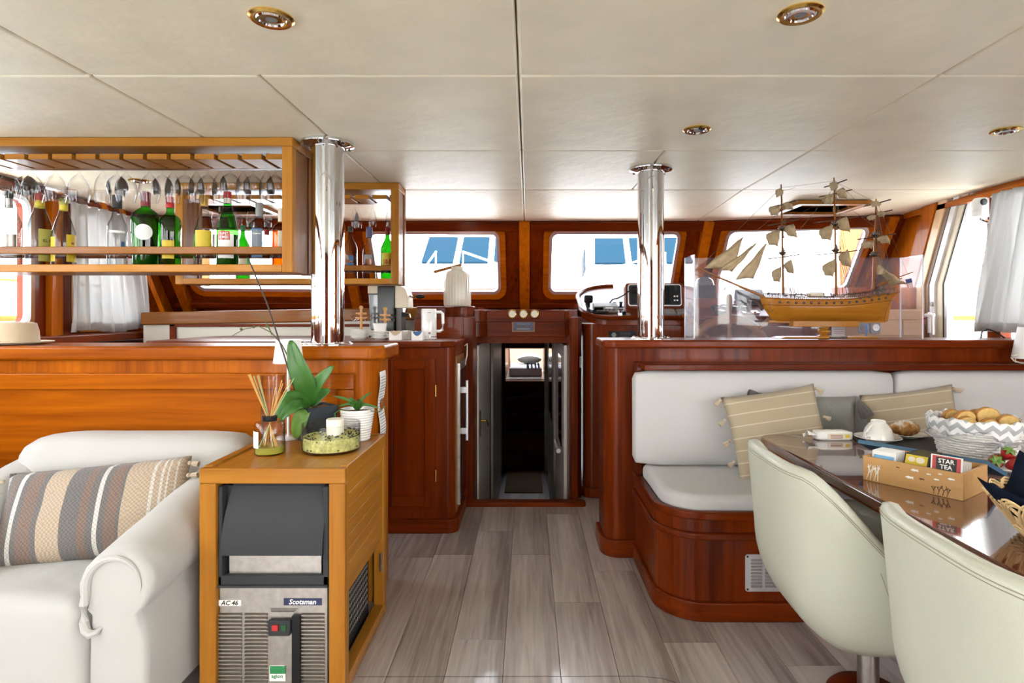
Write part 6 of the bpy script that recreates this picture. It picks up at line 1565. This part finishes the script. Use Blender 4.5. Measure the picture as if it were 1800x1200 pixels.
def onp_thing(nm, lab, cat, px, py, lift=.0): 
    p = onc(px, py); p.z += lift; return thing(nm, lab, cat, p, rot=(math.atan(CS), 0, 0))
st_ = thing('car_stereo', 'black stereo unit let into the helm console front', 'stereo', (PX(1094, 4.25), 4.256, PZ(595, 4.25)))
obj(MB().bb(-.10, .10, -.008, .004, 0, .054), 'face', 'black_plastic', st_, bevel=.003)
obj(MB().lathe([(.017, 0), (.016, .012), (.001, .012)], 20, M=Matrix.Translation((-.062, -.008, .027)) @ Matrix.Rotation(PI / 2, 4, 'X')), 'volume_knob', 'mid_grey', st_, smooth=True)
obj(MB().bb(-.02, .06, -.0095, -.007, .018, .042), 'display', 'screen_black', st_)
for k in range(6): obj(MB().bb(-.02 + .014 * k, -.011 + .014 * k, -.0105, -.007, .007, .012), 'button', 'mid_grey', st_)
# VHF radio with coiled microphone
vr = onp_thing('vhf_radio', 'grey radio unit with display on the helm console', 'radio', 1064, 546)
obj(MB().bb(-.09, .09, -.03, .05, 0, .045), 'case', 'mid_grey', vr, bevel=.006)
obj(MB().bb(-.085, -.02, -.0315, -.029, .012, .038), 'display', 'screen_black', vr)
obj(MB().bb(-.005, .05, -.0315, -.029, .028, .038), 'label_strip', 'paper', vr)
for k in range(3): obj(MB().lathe([(.008, 0), (.007, .012), (.001, .012)], 12, M=Matrix.Translation((.0 + .028 * k, -.03, .014)) @ Matrix.Rotation(PI / 2, 4, 'X')), 'knob', 'black_plastic', vr, smooth=True)
obj(MB().bb(-.07, .09, -.045, -.032, 0, .018), 'bracket', 'steel', vr, bevel=.003)
mc = onp_thing('hand_microphone', 'radio hand microphone with coiled black cord on the console', 'microphone', 1034, 540)
obj(softbox(-.032, .032, -.014, .014, .035, .095, .012, 5), 'head', 'black_plastic', mc, smooth=True, ang=None)
obj(MB().bb(-.012, .012, -.01, .01, 0, .04), 'clip', 'black_plastic', mc, bevel=.002)
pts = []
path = [Vector((-.018, -.012, .03)), Vector((-.012, -.06, .012)), Vector((-.002, -.115, .010)), Vector((.035, -.150, .010)), Vector((.08, -.158, .010)), Vector((.13, -.158, .011))]
for i in range(240):
    s = i / 239 * (len(path) - 1); k = min(int(s), len(path) - 2); c = path[k].lerp(path[k + 1], s - k)
    a = i * .95; pts.append(c + Vector((.009 * math.cos(a) * .6, .009 * math.cos(a) * .8, .009 * math.sin(a) + .004)))
obj(MB().tube(pts, .0028, 4), 'coiled_cord', 'rubber', mc, smooth=True)
gm_ = onp_thing('gooseneck_microphone', 'black gooseneck microphone bending over the helm console', 'microphone', 1069, 540)
obj(MB().lathe([(.02, 0), (.018, .02), (.006, .03)], 14), 'base', 'black_plastic', gm_, smooth=True)
obj(MB().tube([(-.0, 0, .02), (.03, .0, .062), (.07, .0, .072), (.11, 0, .095), (.145, 0, .125), (.165, 0, .132)], .005, 8), 'neck', 'black_plastic', gm_, smooth=True)
obj(MB().sphere((.185, 0, .13), .018, 12, 8, (1.5, .8, .7)), 'head', 'black_plastic', gm_, smooth=True)
for k, (px, py, lab) in enumerate(((1080, 541, 'black toggle switch beside the gooseneck microphone'), (1091, 540, 'black toggle switch beside the chart plotter'))):
    t = onp_thing('toggle_switch', lab, 'switch', px, py); t['group'] = 'toggle switches on the console'
    obj(MB().bb(-.02, .02, -.012, .012, 0, .01), 'plate', 'black_plastic', t, bevel=.002)
    obj(MB().lathe([(.011, .01), (.009, .03), (.014, .034), (.012, .045), (.001, .046)], 12), 'knob', 'black_plastic', t, smooth=True)
t = onp_thing('switch_plate', 'dark metal plate with black rocker at the console front', 'switch', 1097, 553)
obj(MB().bb(-.045, .045, -.03, .03, 0, .004), 'plate', 'steel', t, bevel=.001); obj(MB().bb(-.012, .012, -.018, .018, .004, .03), 'rocker', 'black_plastic', t, bevel=.003)
cpx = onp_thing('chart_plotter', 'grey chart plotter in a wooden housing behind the steel pillar', 'plotter', 1151, 541)
cpx.rotation_euler = (math.radians(-8), 0, 0)
obj(MB().prism(rrect(-.215, .215, -.005, .19, .02), .0, .09, 'XZ'), 'housing', 'mahogany_X', cpx, bevel=.004)
obj(MB().prism(rrect(-.20, .20, .012, .178, .02), -.012, 0, 'XZ'), 'bezel', 'aluminium', cpx, bevel=.003)
obj(MB().prism(rrect(-.192, .192, .020, .170, .015), -.015, -.011, 'XZ'), 'front_plate', 'black_plastic', cpx)
obj(MB().bb(-.17, .11, -.017, -.014, .035, .158), 'screen', 'screen_black', cpx)
obj(MB().lathe([(.014, 0), (.012, .01), (.001, .01)], 14, M=Matrix.Translation((.155, -.015, .145)) @ Matrix.Rotation(PI / 2, 4, 'X')), 'knob', 'rubber', cpx, smooth=True)
for k in range(4): obj(MB().bb(.14 + .02 * (k % 2), .152 + .02 * (k % 2), -.018, -.014, .05 + .03 * (k // 2), .06 + .03 * (k // 2)), 'button', 'paper', cpx)
for px, lab in ((1177, 'square beige instrument cover beside the pillar'), (1198, 'square beige instrument cover beside the acrylic case')):
    t = onp_thing('instrument_cover', lab, 'cover', px, 552); t['group'] = 'instrument covers'
    obj(MB().loft([[(s_[0] * a, s_[1] * a, z) for s_ in ((-1, -1), (1, -1), (1, 1), (-1, 1))] for a, z in ((.041, 0), (.041, .02), (.028, .032))]), 'cover', 'mid_grey', t, bevel=.003)
# compass, gauges, throttle, wheel (seen through the acrylic case)
t = onp_thing('compass', 'dark domed compass on a wooden block at the helm', 'compass', 1240, 536); t.rotation_euler = (0, 0, 0)
obj(MB().bb(-.085, .075, -.055, .08, -.03, .05), 'block', 'mahogany_X', t, bevel=.004)
obj(MB().bb(-.075, .068, -.045, .07, .05, .15), 'housing', 'slate_pot', t, bevel=.012)
obj(MB().lathe([(.07, .15), (.07, .16), (.06, .19), (.035, .21), (.001, .217)], 24, (-.005, .01, 0)), 'dome', 'smoky_tank', t, smooth=True)
for px, py, r, lab in ((1257, 544, .032, 'round gauge beside the compass block'), (1273, 543, .032, 'round gauge beside the wheel handle'), (1292, 543, .032, 'round gauge right behind the wheel handle'), (1309, 543, .032, 'round gauge beside the throttle'), (1266, 550, .043, 'larger round gauge at the console front')):
    t = onp_thing('round_gauge', lab, 'gauge', px, py); t['group'] = 'round gauges on the console'
    obj(MB().lathe([(r, -.004), (r, .02), (r * .92, .028), (r * .86, .022)], 28, cap=False), 'bezel', 'black_plastic', t, smooth=True)
    obj(MB().lathe([(r * .87, .022), (.001, .023)], 24, cap=False), 'glass', 'screen_black', t)
t = onp_thing('throttle', 'grey throttle lever on a silver plate at the helm', 'throttle', 1316, 549)
obj(MB().bb(-.05, .07, -.035, .028, 0, .008), 'plate', 'steel', t, bevel=.003); obj(MB().lathe([(.016, .008), (.019, .04), (.010, .06), (.009, .085), (.012, .09), (.001, .094)], 14), 'lever', 'mid_grey', t, smooth=True)
for k in range(2): obj(MB().bb(.0 + .03 * k, .014 + .03 * k, -.03, -.018, .008, .016), 'button', 'red', t)
t = onp_thing('autopilot_display', 'wedge-shaped grey display on the helm console behind the ship bow', 'display', 1318, 530)
obj(MB().prism([(-.09, 0), (.07, 0), (.07, .075), (.04, .085), (-.09, .02)], -.10, .10, 'YZ'), 'case', 'slate_pot', t, bevel=.006)
obj(MB().add([(-.08, -.07, .032), (.08, -.07, .032), (.08, .03, .085), (-.08, .03, .085)], [(0, 1, 2, 3)]), 'screen', 'smoky_tank', t)
wd = 4.02; wc_ = Vector((PX(1282, wd), wd, PZ(632, wd)))
wh = thing('ship_wheel', 'traditional mahogany ship wheel behind the acrylic case', 'wheel', wc_)
obj(MB().grid(lambda u, v: Vector((math.cos(2 * PI * u) * (.275 + .028 * math.cos(2 * PI * v)), .018 * math.sin(2 * PI * v), math.sin(2 * PI * u) * (.275 + .028 * math.cos(2 * PI * v)))), 60, 11, cu=True), 'rim', 'rackwood_X', wh, smooth=True)
obj(MB().tube([(.305 * math.cos(2 * PI * i / 60), -.004, .305 * math.sin(2 * PI * i / 60)) for i in range(60)], .003, 5, closed=True), 'rim_band', 'copper_dark', wh, smooth=True)
obj(MB().tube([(0, -.04, 0), (0, .241, 0)], .05, 18), 'hub', 'mahogany_Y', wh, smooth=True)
for k in range(8):
    a = PI / 2 + k * PI / 4; M_ = Matrix.Rotation(PI / 2 - a, 4, 'Y')
    obj(MB().lathe([(.013, .03), (.02, .08), (.012, .12), (.02, .16), (.012, .2), (.016, .245), (.016, .305), (.012, .32), (.019, .345), (.021, .40), (.018, .435), (.008, .445)], 12, M=M_), 'spoke', 'rackwood_Z', wh, smooth=True)
# chart cabinet, sockets and notice on the right
cb = thing('plywood_locker', 'pale plywood locker between helm and side door', 'locker', (2.54, 4.05, 0))
obj(MB().bb(-.30, .09, -.10, .14, 0, 1.352), 'carcass', 'pale_ply_X', cb, bevel=.004)
for a in ((-.29, .075, 1.285, 1.345), (-.29, -.06, 1.18, 1.275), (-.045, .075, 1.18, 1.275)):
    obj(MB().bb(a[0], a[1], -.112, -.10, a[2], a[3]), 'panel', 'pale_ply_X', cb, bevel=.003)
for px, lab, m_ in ((1516, 'grey wall socket with red switch on the plywood locker', 'mid_grey'), (1537, 'white faced wall socket on the plywood locker', 'porcelain')):
    d = 3.935; t = thing('power_socket', lab, 'socket', (PX(px, d), d, PZ(586, d)))
    obj(MB().prism(rrect(-.034, .034, 0, .075, .012), -.016, 0, 'XZ'), 'box', 'mid_grey', t, bevel=.004)
    obj(MB().lathe([(.024, 0), (.022, .006), (.001, .006)], 20, M=Matrix.Translation((0, -.016, .04)) @ Matrix.Rotation(PI / 2, 4, 'X')), 'face', m_, t, smooth=True)
    for a in (-.008, .008): obj(MB().bb(a - .002, a + .002, -.0235, -.021, .038, .042), 'pin_hole', 'rubber', t)
one(MB().tube([P(1523, 570, 3.90), P(1524, 580, 3.90), P(1523, 595, 3.90)], .008, 6), 'blue_cable', 'blue_cable', 'short blue cable hanging below the wall sockets', 'cable', smooth=True)
nb = PZ(590, 4.19)
pn2 = thing('paper_notice', 'small white printed notice on the console front behind the ship keel', 'notice', (PX(1476, 4.19), 4.193, nb))
obj(MB().bb(-.055, .055, 0, .001, 0, .075), 'sheet', 'paper', pn2)
for k in range(4): obj(MB().bb(-.04, .04 - .008 * k, -.0008, 0, .055 - .013 * k, .058 - .013 * k), 'print_line', 'mid_grey', pn2)
# ================================================================== ACRYLIC CASE AND MODEL SHIP
CZ = 1.1825
cx0_, cx1_, cy0, cy1, ct = PX(1219.5, 3.30), PX(1622.5, 3.30), 3.30, 3.50, 1.652
ca = thing('acrylic_case', 'open-topped clear acrylic guard around the model ship', 'display case', ((cx0_ + cx1_) / 2, 3.4, CZ))
for a in ((cx0_, cx0_ + .005, cy0, cy1), (cx1_ - .005, cx1_, cy0, cy1), (cx0_ + .005, cx1_ - .005, cy1 - .005, cy1)):
    obj(MB().bb(a[0], a[1], a[2], a[3], CZ, ct), 'panel', 'acrylic', ca, world=True)
for x in (cx0_ + .0025, cx1_ - .0025):
    obj(MB().bb(x - .003, x + .003, cy0 - .003, cy0, CZ, ct), 'edge', 'acrylic_edge', ca, world=True)
    obj(MB().bb(x - .003, x + .003, cy1 - .008, cy1 - .002, CZ, ct), 'edge', 'acrylic_edge', ca, world=True)
SD = 3.39
sh_ = thing('model_ship', 'wooden three-masted model sailing ship with tan sails on a turned stand', 'model ship', (PX(1448, SD), SD, CZ + .0006))
def sp(px, py, dy=0): return P(px, py, SD + dy)
def spart(mb, nm, mat, par=None, **k): return obj(mb, nm, mat, par or sh_, world=True, **k)
spart(MB().prism([(PX(1362, SD), CZ + .001), (PX(1538, SD), CZ + .001), (PX(1528, SD), PZ(591, SD)), (PX(1372, SD), PZ(591, SD))], SD - .07, SD + .07, 'XZ'), 'stand_base', 'teak_X', bevel=.003)
zb3 = PZ(592, SD)
spart(MB().lathe([(.034, 0), (.034, .006), (.018, .014), (.034, .030), (.034, .036), (.022, .046), (.030, .056)], 20, (PX(1448, SD), SD, zb3)), 'stand_post', 'teak_Z', smooth=True)
spart(MB().bb(PX(1390, SD), PX(1505, SD), SD - .03, SD + .03, PZ(574, SD), PZ(563.5, SD)), 'cradle', 'teak_X', bevel=.003)
spart(MB().bb(PX(1447, SD), PX(1477, SD), SD - .078, SD - .07, PZ(593.8, SD), PZ(590, SD)), 'name_plate', 'ship_dark')
# hull
def rail_y(s): return 527 - 6 * math.sin(PI * min(1, s * 1.0)) * -.3 - 12 * max(0, s - .55) ** 1.5 / .3 - 2 * max(0, .2 - s) / .2 - 3
def hullp(s, v, side):
    xk0 = 1336 + 24 * (1 - v) ** 1.6; xk1 = 1553 + 22 * v ** 4
    px = xk0 + (xk1 - xk0) * s
    ky = 565; py = ky + (rail_y(s) - ky) * v
    fore = min(1, s / .20) ** .55; aft = 1 - max(0, (s - .72) / .28) ** 2 * (.75 - .45 * v)
    sec = (math.sin(min(1, v * 1.5) * PI / 2) ** .8) * (1 - .12 * max(0, v - .6) / .4)
    b_ = .066 * fore * aft * sec + .0015
    p = sp(px, py); p.y += side * b_; return p
hm = MB(); NS, NV = 36, 12
for sd in (-1, 1): hm.grid(lambda u, v, sd=sd: hullp(u, v, sd), NS, NV)
dk = [hullp(i / (NS - 1), .90, -1) for i in range(NS)] + [hullp(1 - i / (NS - 1), .90, 1) for i in range(NS)]
n0 = len(hm.v); hm.v += dk; hm.f.append(tuple(range(n0, n0 + len(dk))))
tr = [hullp(1, j / (NV - 1), -1) for j in range(NV)] + [hullp(1, 1 - j / (NV - 1), 1) for j in range(NV)]
n0 = len(hm.v); hm.v += tr; hm.f.append(tuple(range(n0, n0 + len(tr))))
hu = spart(hm, 'hull', 'teak_X', smooth=True, ang=60)
for v0 in (.70, .97):
    for sd in (-1, 1): spart(MB().tube([hullp(i / 30, v0, sd) for i in range(31)], .0035, 5, flat=.6), 'wale', 'rackwood_X', hu, smooth=True)
gpm = mesh_of(MB().box((0, 0, 0), (.013, .006, .013)), 'gun_port', 'ship_dark'); gpf = mesh_of(MB().box((0, -.001, .008), (.015, .006, .003)), 'port_lid', 'ship_dark')
for k in range(15):
    s = .12 + k * .058
    p = hullp(s, .82, -1); w0 = wpos(sh_)
    g_ = obj(gpm, 'gun_port', 'ship_dark', hu, loc=p - w0 + Vector((0, -.0, 0)))
    cnn = obj(MB().cyl((0, 0, 0), (0, -.012, 0), .0028, n=6), 'cannon', 'ship_dark', hu, loc=p - w0)
for k in range(4):
    p = hullp(.70 + .07 * k, .97, -1); obj(gpm, 'gun_port', 'ship_dark', hu, loc=p - wpos(sh_))
spart(MB().prism([(PX(1553, SD), PZ(565, SD)), (PX(1560, SD), PZ(565, SD)), (PX(1566, SD), PZ(532, SD)), (PX(1561, SD), PZ(532, SD))], SD - .004, SD + .004, 'XZ'), 'rudder', 'teak_Z')
spart(MB().bb(PX(1352, SD), PX(1556, SD), SD - .004, SD + .004, PZ(567, SD), PZ(563, SD)), 'keel', 'teak_X')
spart(MB().tube([sp(1340, 545), sp(1334, 533), sp(1326, 527), sp(1318, 525)], lambda t: .008 - .005 * t, 6), 'beakhead', 'ship_dark', smooth=True)
spart(MB().tube([sp(1352, 530, -.066), sp(1354, 545, -.07)], .0015, 5).tube([sp(1349, 543, -.07), sp(1352, 548, -.07), sp(1356, 548, -.07), sp(1360, 543, -.07)], .0018, 5), 'anchor', 'ship_dark', smooth=True)
# deck clutter: railing with balusters, capstans, boat
rl_ = MB()
for i in range(64):
    s = .04 + .92 * i / 63
    for sd in (-1, 1):
        a = hullp(s, 1.0, sd); rl_.cyl(a, a + Vector((0, 0, .014 + .010 * (s < .30 or s > .58))), .0013, n=4)
rl_.tube([hullp(.04 + .92 * i / 40, 1, -1) + Vector((0, 0, .014 + .010 * ((.04 + .92 * i / 40) < .30 or (.04 + .92 * i / 40) > .58))) for i in range(41)], .0018, 4)
rl_.tube([hullp(.04 + .92 * i / 40, 1, 1) + Vector((0, 0, .014 + .010 * ((.04 + .92 * i / 40) < .30 or (.04 + .92 * i / 40) > .58))) for i in range(41)], .0018, 4)
spart(rl_, 'deck_railing', 'ship_dark')
random.seed(11); ck = MB()
for i in range(70):
    s = random.uniform(.06, .95); a = hullp(s, 1.0, random.choice((-1, 1, -.5, .4))); c = a + Vector((0, 0, .012 + random.random() * .02)); ck.box(c, (.006, .006, .005))
g_ = spart(ck, 'deck_fittings', 'ship_dark'); g_['kind'] = 'stuff'
spart(softbox(PX(1420, SD), PX(1448, SD), SD - .02, SD + .02, PZ(523, SD), PZ(514, SD), .012, 5), 'ship_boat', 'cream', smooth=True, ang=None)
spart(MB().tube([sp(1344, 522), sp(1300, 503), sp(1260, 486), sp(1228, 471)], lambda t: .0085 - .0045 * t, 7), 'bowsprit', 'rackwood_X', smooth=True)
spart(MB().cyl(sp(1272, 510), sp(1288, 488), .0022, n=5).cyl(sp(1278, 491, -.03), sp(1282, 496, .04), .002, n=5), 'spritsail_yard', 'ship_dark', smooth=True)
# masts: (base px, base py, top px, top py)
masts = [(1377, 518, 1373, 324), (1470, 518, 1466, 312), (1535, 508, 1540, 349)]
yards = [[(360, 26), (392, 34), (452, 40)], [(324, 18), (341, 34), (387, 52), (445, 56)], [(358, 22), (376, 28), (417, 40)]]
mast_o = []
for k, (bx, by, tx_, ty) in enumerate(masts):
    mo = spart(MB().tube([sp(bx, by), sp((bx + tx_) / 2, (by + ty) / 2), sp(tx_, ty)], lambda t: .0078 - .0046 * t, 8), 'mast', 'rackwood_Z', smooth=True); mast_o.append(mo)
    for f in (.38, .60):
        c = sp(bx, by).lerp(sp(tx_, ty), f); spart(MB().lathe([(.004, -.014), (.022, -.002), (.023, .003), (.005, .006)], 10, tuple(c)), 'fighting_top', 'ship_dark', mo, smooth=True)
        cr_ = MB()
        for i in range(7): cr_.box(c + Vector((-.022 + .0073 * i, -.008 + .003 * (i % 3), .010)), (.003, .004, .012))
        cr_.cyl(c + Vector((-.030, 0, -.012)), c + Vector((.032, 0, -.010)), .0022, n=5); spart(cr_, 'crosstrees', 'ship_dark', mo)
    for ypy, hw in yards[k]:
        f = (by - ypy) / (by - ty); c = sp(bx, by).lerp(sp(tx_, ty), f)
        spart(MB().tube([c + Vector((-hw * .0018, .05, -.006)), c + Vector((0, -.008, 0)), c + Vector((hw * .0018, -.075, .010))], .0034, 6), 'yard', 'ship_dark', mo, smooth=True)
def sail(pts, bulge, nm='sail', nu=9, nv=9, dy=0):
    A, B, D, E = [sp(a, b, c + dy) for a, b, c in pts]       # top-left, top-right, bottom-right, bottom-left
    def f(u, v):
        p = A.lerp(B, u).lerp(E.lerp(D, u), v); w = math.sin(PI * u) * math.sin(PI * min(1, v * .9 + .08))
        return p + Vector((0, -1.5 * bulge * w + .006 * math.sin(9 * u + 4 * v), .004 * math.sin(11 * v + 5 * u)))
    spart(MB().sheet(f, nu, nv, .0012), nm, 'sail', smooth=True, ang=None)
# headsails
sail([(1305, 417, 0), (1306, 418, 0), (1288, 475, 0), (1237, 470, 0)], .02); sail([(1328, 428, 0), (1329, 429, 0), (1287, 478, 0), (1262, 475, 0)], .02, dy=-.012); sail([(1346, 428, 0), (1347, 430, 0), (1325, 490, 0), (1291, 491, 0)], .02, dy=-.02)
# clewed-up square sails: two hanging bunts each
def bunts(px, py, w, h, skew=0):
    sail([(px - w, py + 6 + skew, .03), (px - 2, py, -.008), (px - w * .25, py + h, -.02), (px - w * .85, py + h * .85, .02)], .035)
    sail([(px + 2, py - 1, -.010), (px + w * .75, py - 6 - skew, -.05), (px + w, py + h * .55, -.06), (px + w * .35, py + h * .35, -.03)], .03)
bunts(1373, 360, 22, 20); bunts(1374, 402, 28, 32, 4); bunts(1376, 466, 20, 32, 6)
sail([(1364, 334, 0), (1376, 332, -.01), (1376, 344, -.01), (1364, 346, 0)], .02)
bunts(1467, 338, 22, 24, 4); bunts(1467, 392, 28, 32, 8); bunts(1471, 452, 26, 36, 10)
sail([(1458, 322, 0), (1474, 320, -.01), (1470, 336, -.01), (1460, 334, 0)], .025)
bunts(1539, 376, 15, 12); bunts(1539, 420, 26, 18, 2)
sail([(1531, 355, 0), (1549, 354, -.01), (1546, 363, -.01), (1532, 363, 0)], .02)
sail([(1543, 468, 0), (1560, 480, -.02), (1596, 500, -.03), (1563, 501, 0)], .03); sail([(1543, 466, 0), (1549, 468, -.01), (1566, 487, -.02), (1541, 481, 0)], .015)
spart(MB().cyl(sp(1545, 499), sp(1605, 478, -.055), .004, .0025, 6), 'gaff', 'rackwood_X', smooth=True); spart(MB().cyl(sp(1541, 502), sp(1585, 489, -.01), .003, n=6), 'boom', 'rackwood_X', smooth=True)
# ensign
fo = spart(MB().sheet(lambda u, v: sp(1591, 491, -.05).lerp(sp(1602, 489, -.05), u) + Vector((.014 * v, -.004 * math.sin(5 * u), -.050 * v)), 6, 6, .0008), 'ensign', 'flag_red', smooth=True)
for k in range(6):
    spart(MB().sheet(lambda u, v, k=k: sp(1591, 491, -.05).lerp(sp(1602, 489, -.05), (k + .3 + .4 * v) / 6) + Vector((.014 * u, -.0015 - .004 * math.sin(5 * (k + .3 + .4 * v) / 6), -.050 * u)), 5, 3, .0008), 'stripe', 'paper', fo)
spart(MB().sheet(lambda u, v: sp(1591, 491, -.05).lerp(sp(1602, 489, -.05), u) + Vector((.014 * v * .45, -.003 - .004 * math.sin(5 * u), -.050 * v * .45)), 5, 4, .0008), 'canton', 'flag_blue', fo)
# rigging
rg = MB(); r_ = .0009
def ln2(a, b): rg.cyl(a, b, r_, n=3)
for k, (bx, by, tx_, ty) in enumerate(masts):
    for f in (.45, .62, .95):
        top = sp(bx, by).lerp(sp(tx_, ty), f)
        for j in range(4 if f < .9 else 2):
            for sd in (-1, 1): ln2(top, hullp(min(.98, max(.03, (bx - 1338) / 218 + .02 + .03 * j)), 1, sd))
for a, b in (((1228, 471), (1373, 330)), ((1240, 476), (1374, 370)), ((1262, 487), (1374, 408)), ((1373, 330), (1466, 318)), ((1374, 390), (1466, 345)), ((1466, 318), (1540, 356)), ((1466, 345), (1540, 400)), ((1374, 412), (1468, 500)), ((1466, 330), (1388, 425)), ((1466, 315), (1520, 366)), ((1540, 352), (1596, 482)), ((1373, 336), (1398, 330)), ((1345, 430), (1310, 432)), ((1470, 400), (1400, 480)), ((1539, 420), (1475, 500)), ((1538, 356), (1470, 380))):
    ln2(sp(*a), sp(*b))
spart(rg, 'rigging', 'rope')
# ================================================================== LAMP, CABLES ON THE RIGHT PARTITION
lp_ = thing('table_lamp', 'white shaded lamp on the ledge above the bench cushions', 'lamp', (PX(1816, 3.092), 3.092, 1.0625))
obj(MB().lathe([(.05, 0), (.05, .006), (.01, .008)], 24), 'base', 'cream', lp_, smooth=True)
obj(MB().cyl((0, 0, .006), (0, 0, .12), .006, n=10), 'stem', 'cream', lp_, smooth=True)
obj(MB().cyl((-.075, .02, .002), (-.075, .02, .04), .003, n=8), 'prop', 'cream', lp_, smooth=True)
obj(MB().lathe([(.092, .026), (.064, .190), (.062, .190), (.090, .026)], 36, cap=False), 'lamp_shade', 'white_plastic', lp_, smooth=True)
obj(MB().lathe([(.063, .188), (.001, .189)], 36, cap=False), 'shade_top', 'white_plastic', lp_, smooth=True)
obj(MB().tube([(-.09, -.01, .045), (-.12, -.015, .042), (-.126, -.015, .03), (-.115, -.02, .015), (-.08, -.02, .004), (-.03, -.01, .003)], .0035, 6), 'cord', 'cream', lp_, smooth=True)
one(MB().tube([P(1724, 594, 3.40), P(1726, 583, 3.40), P(1736, 578.5, 3.40), P(1748, 582, 3.40), P(1766, 593.5, 3.40)], .0045, 7), 'black_cable', 'rubber', 'black cable arching over the partition top near the curtain', 'cable', smooth=True)
# ================================================================== MOORED YACHTS OUTSIDE
yacht('motor_yacht', 'white motor yacht with blue windscreen seen through the galley windscreen window', (-1.75, 12.7, -1.55), 0)
y2 = yacht('motor_yacht', 'white motor yacht beyond the helm windscreen window', (3.35, 12.9, -1.55), math.radians(-4))
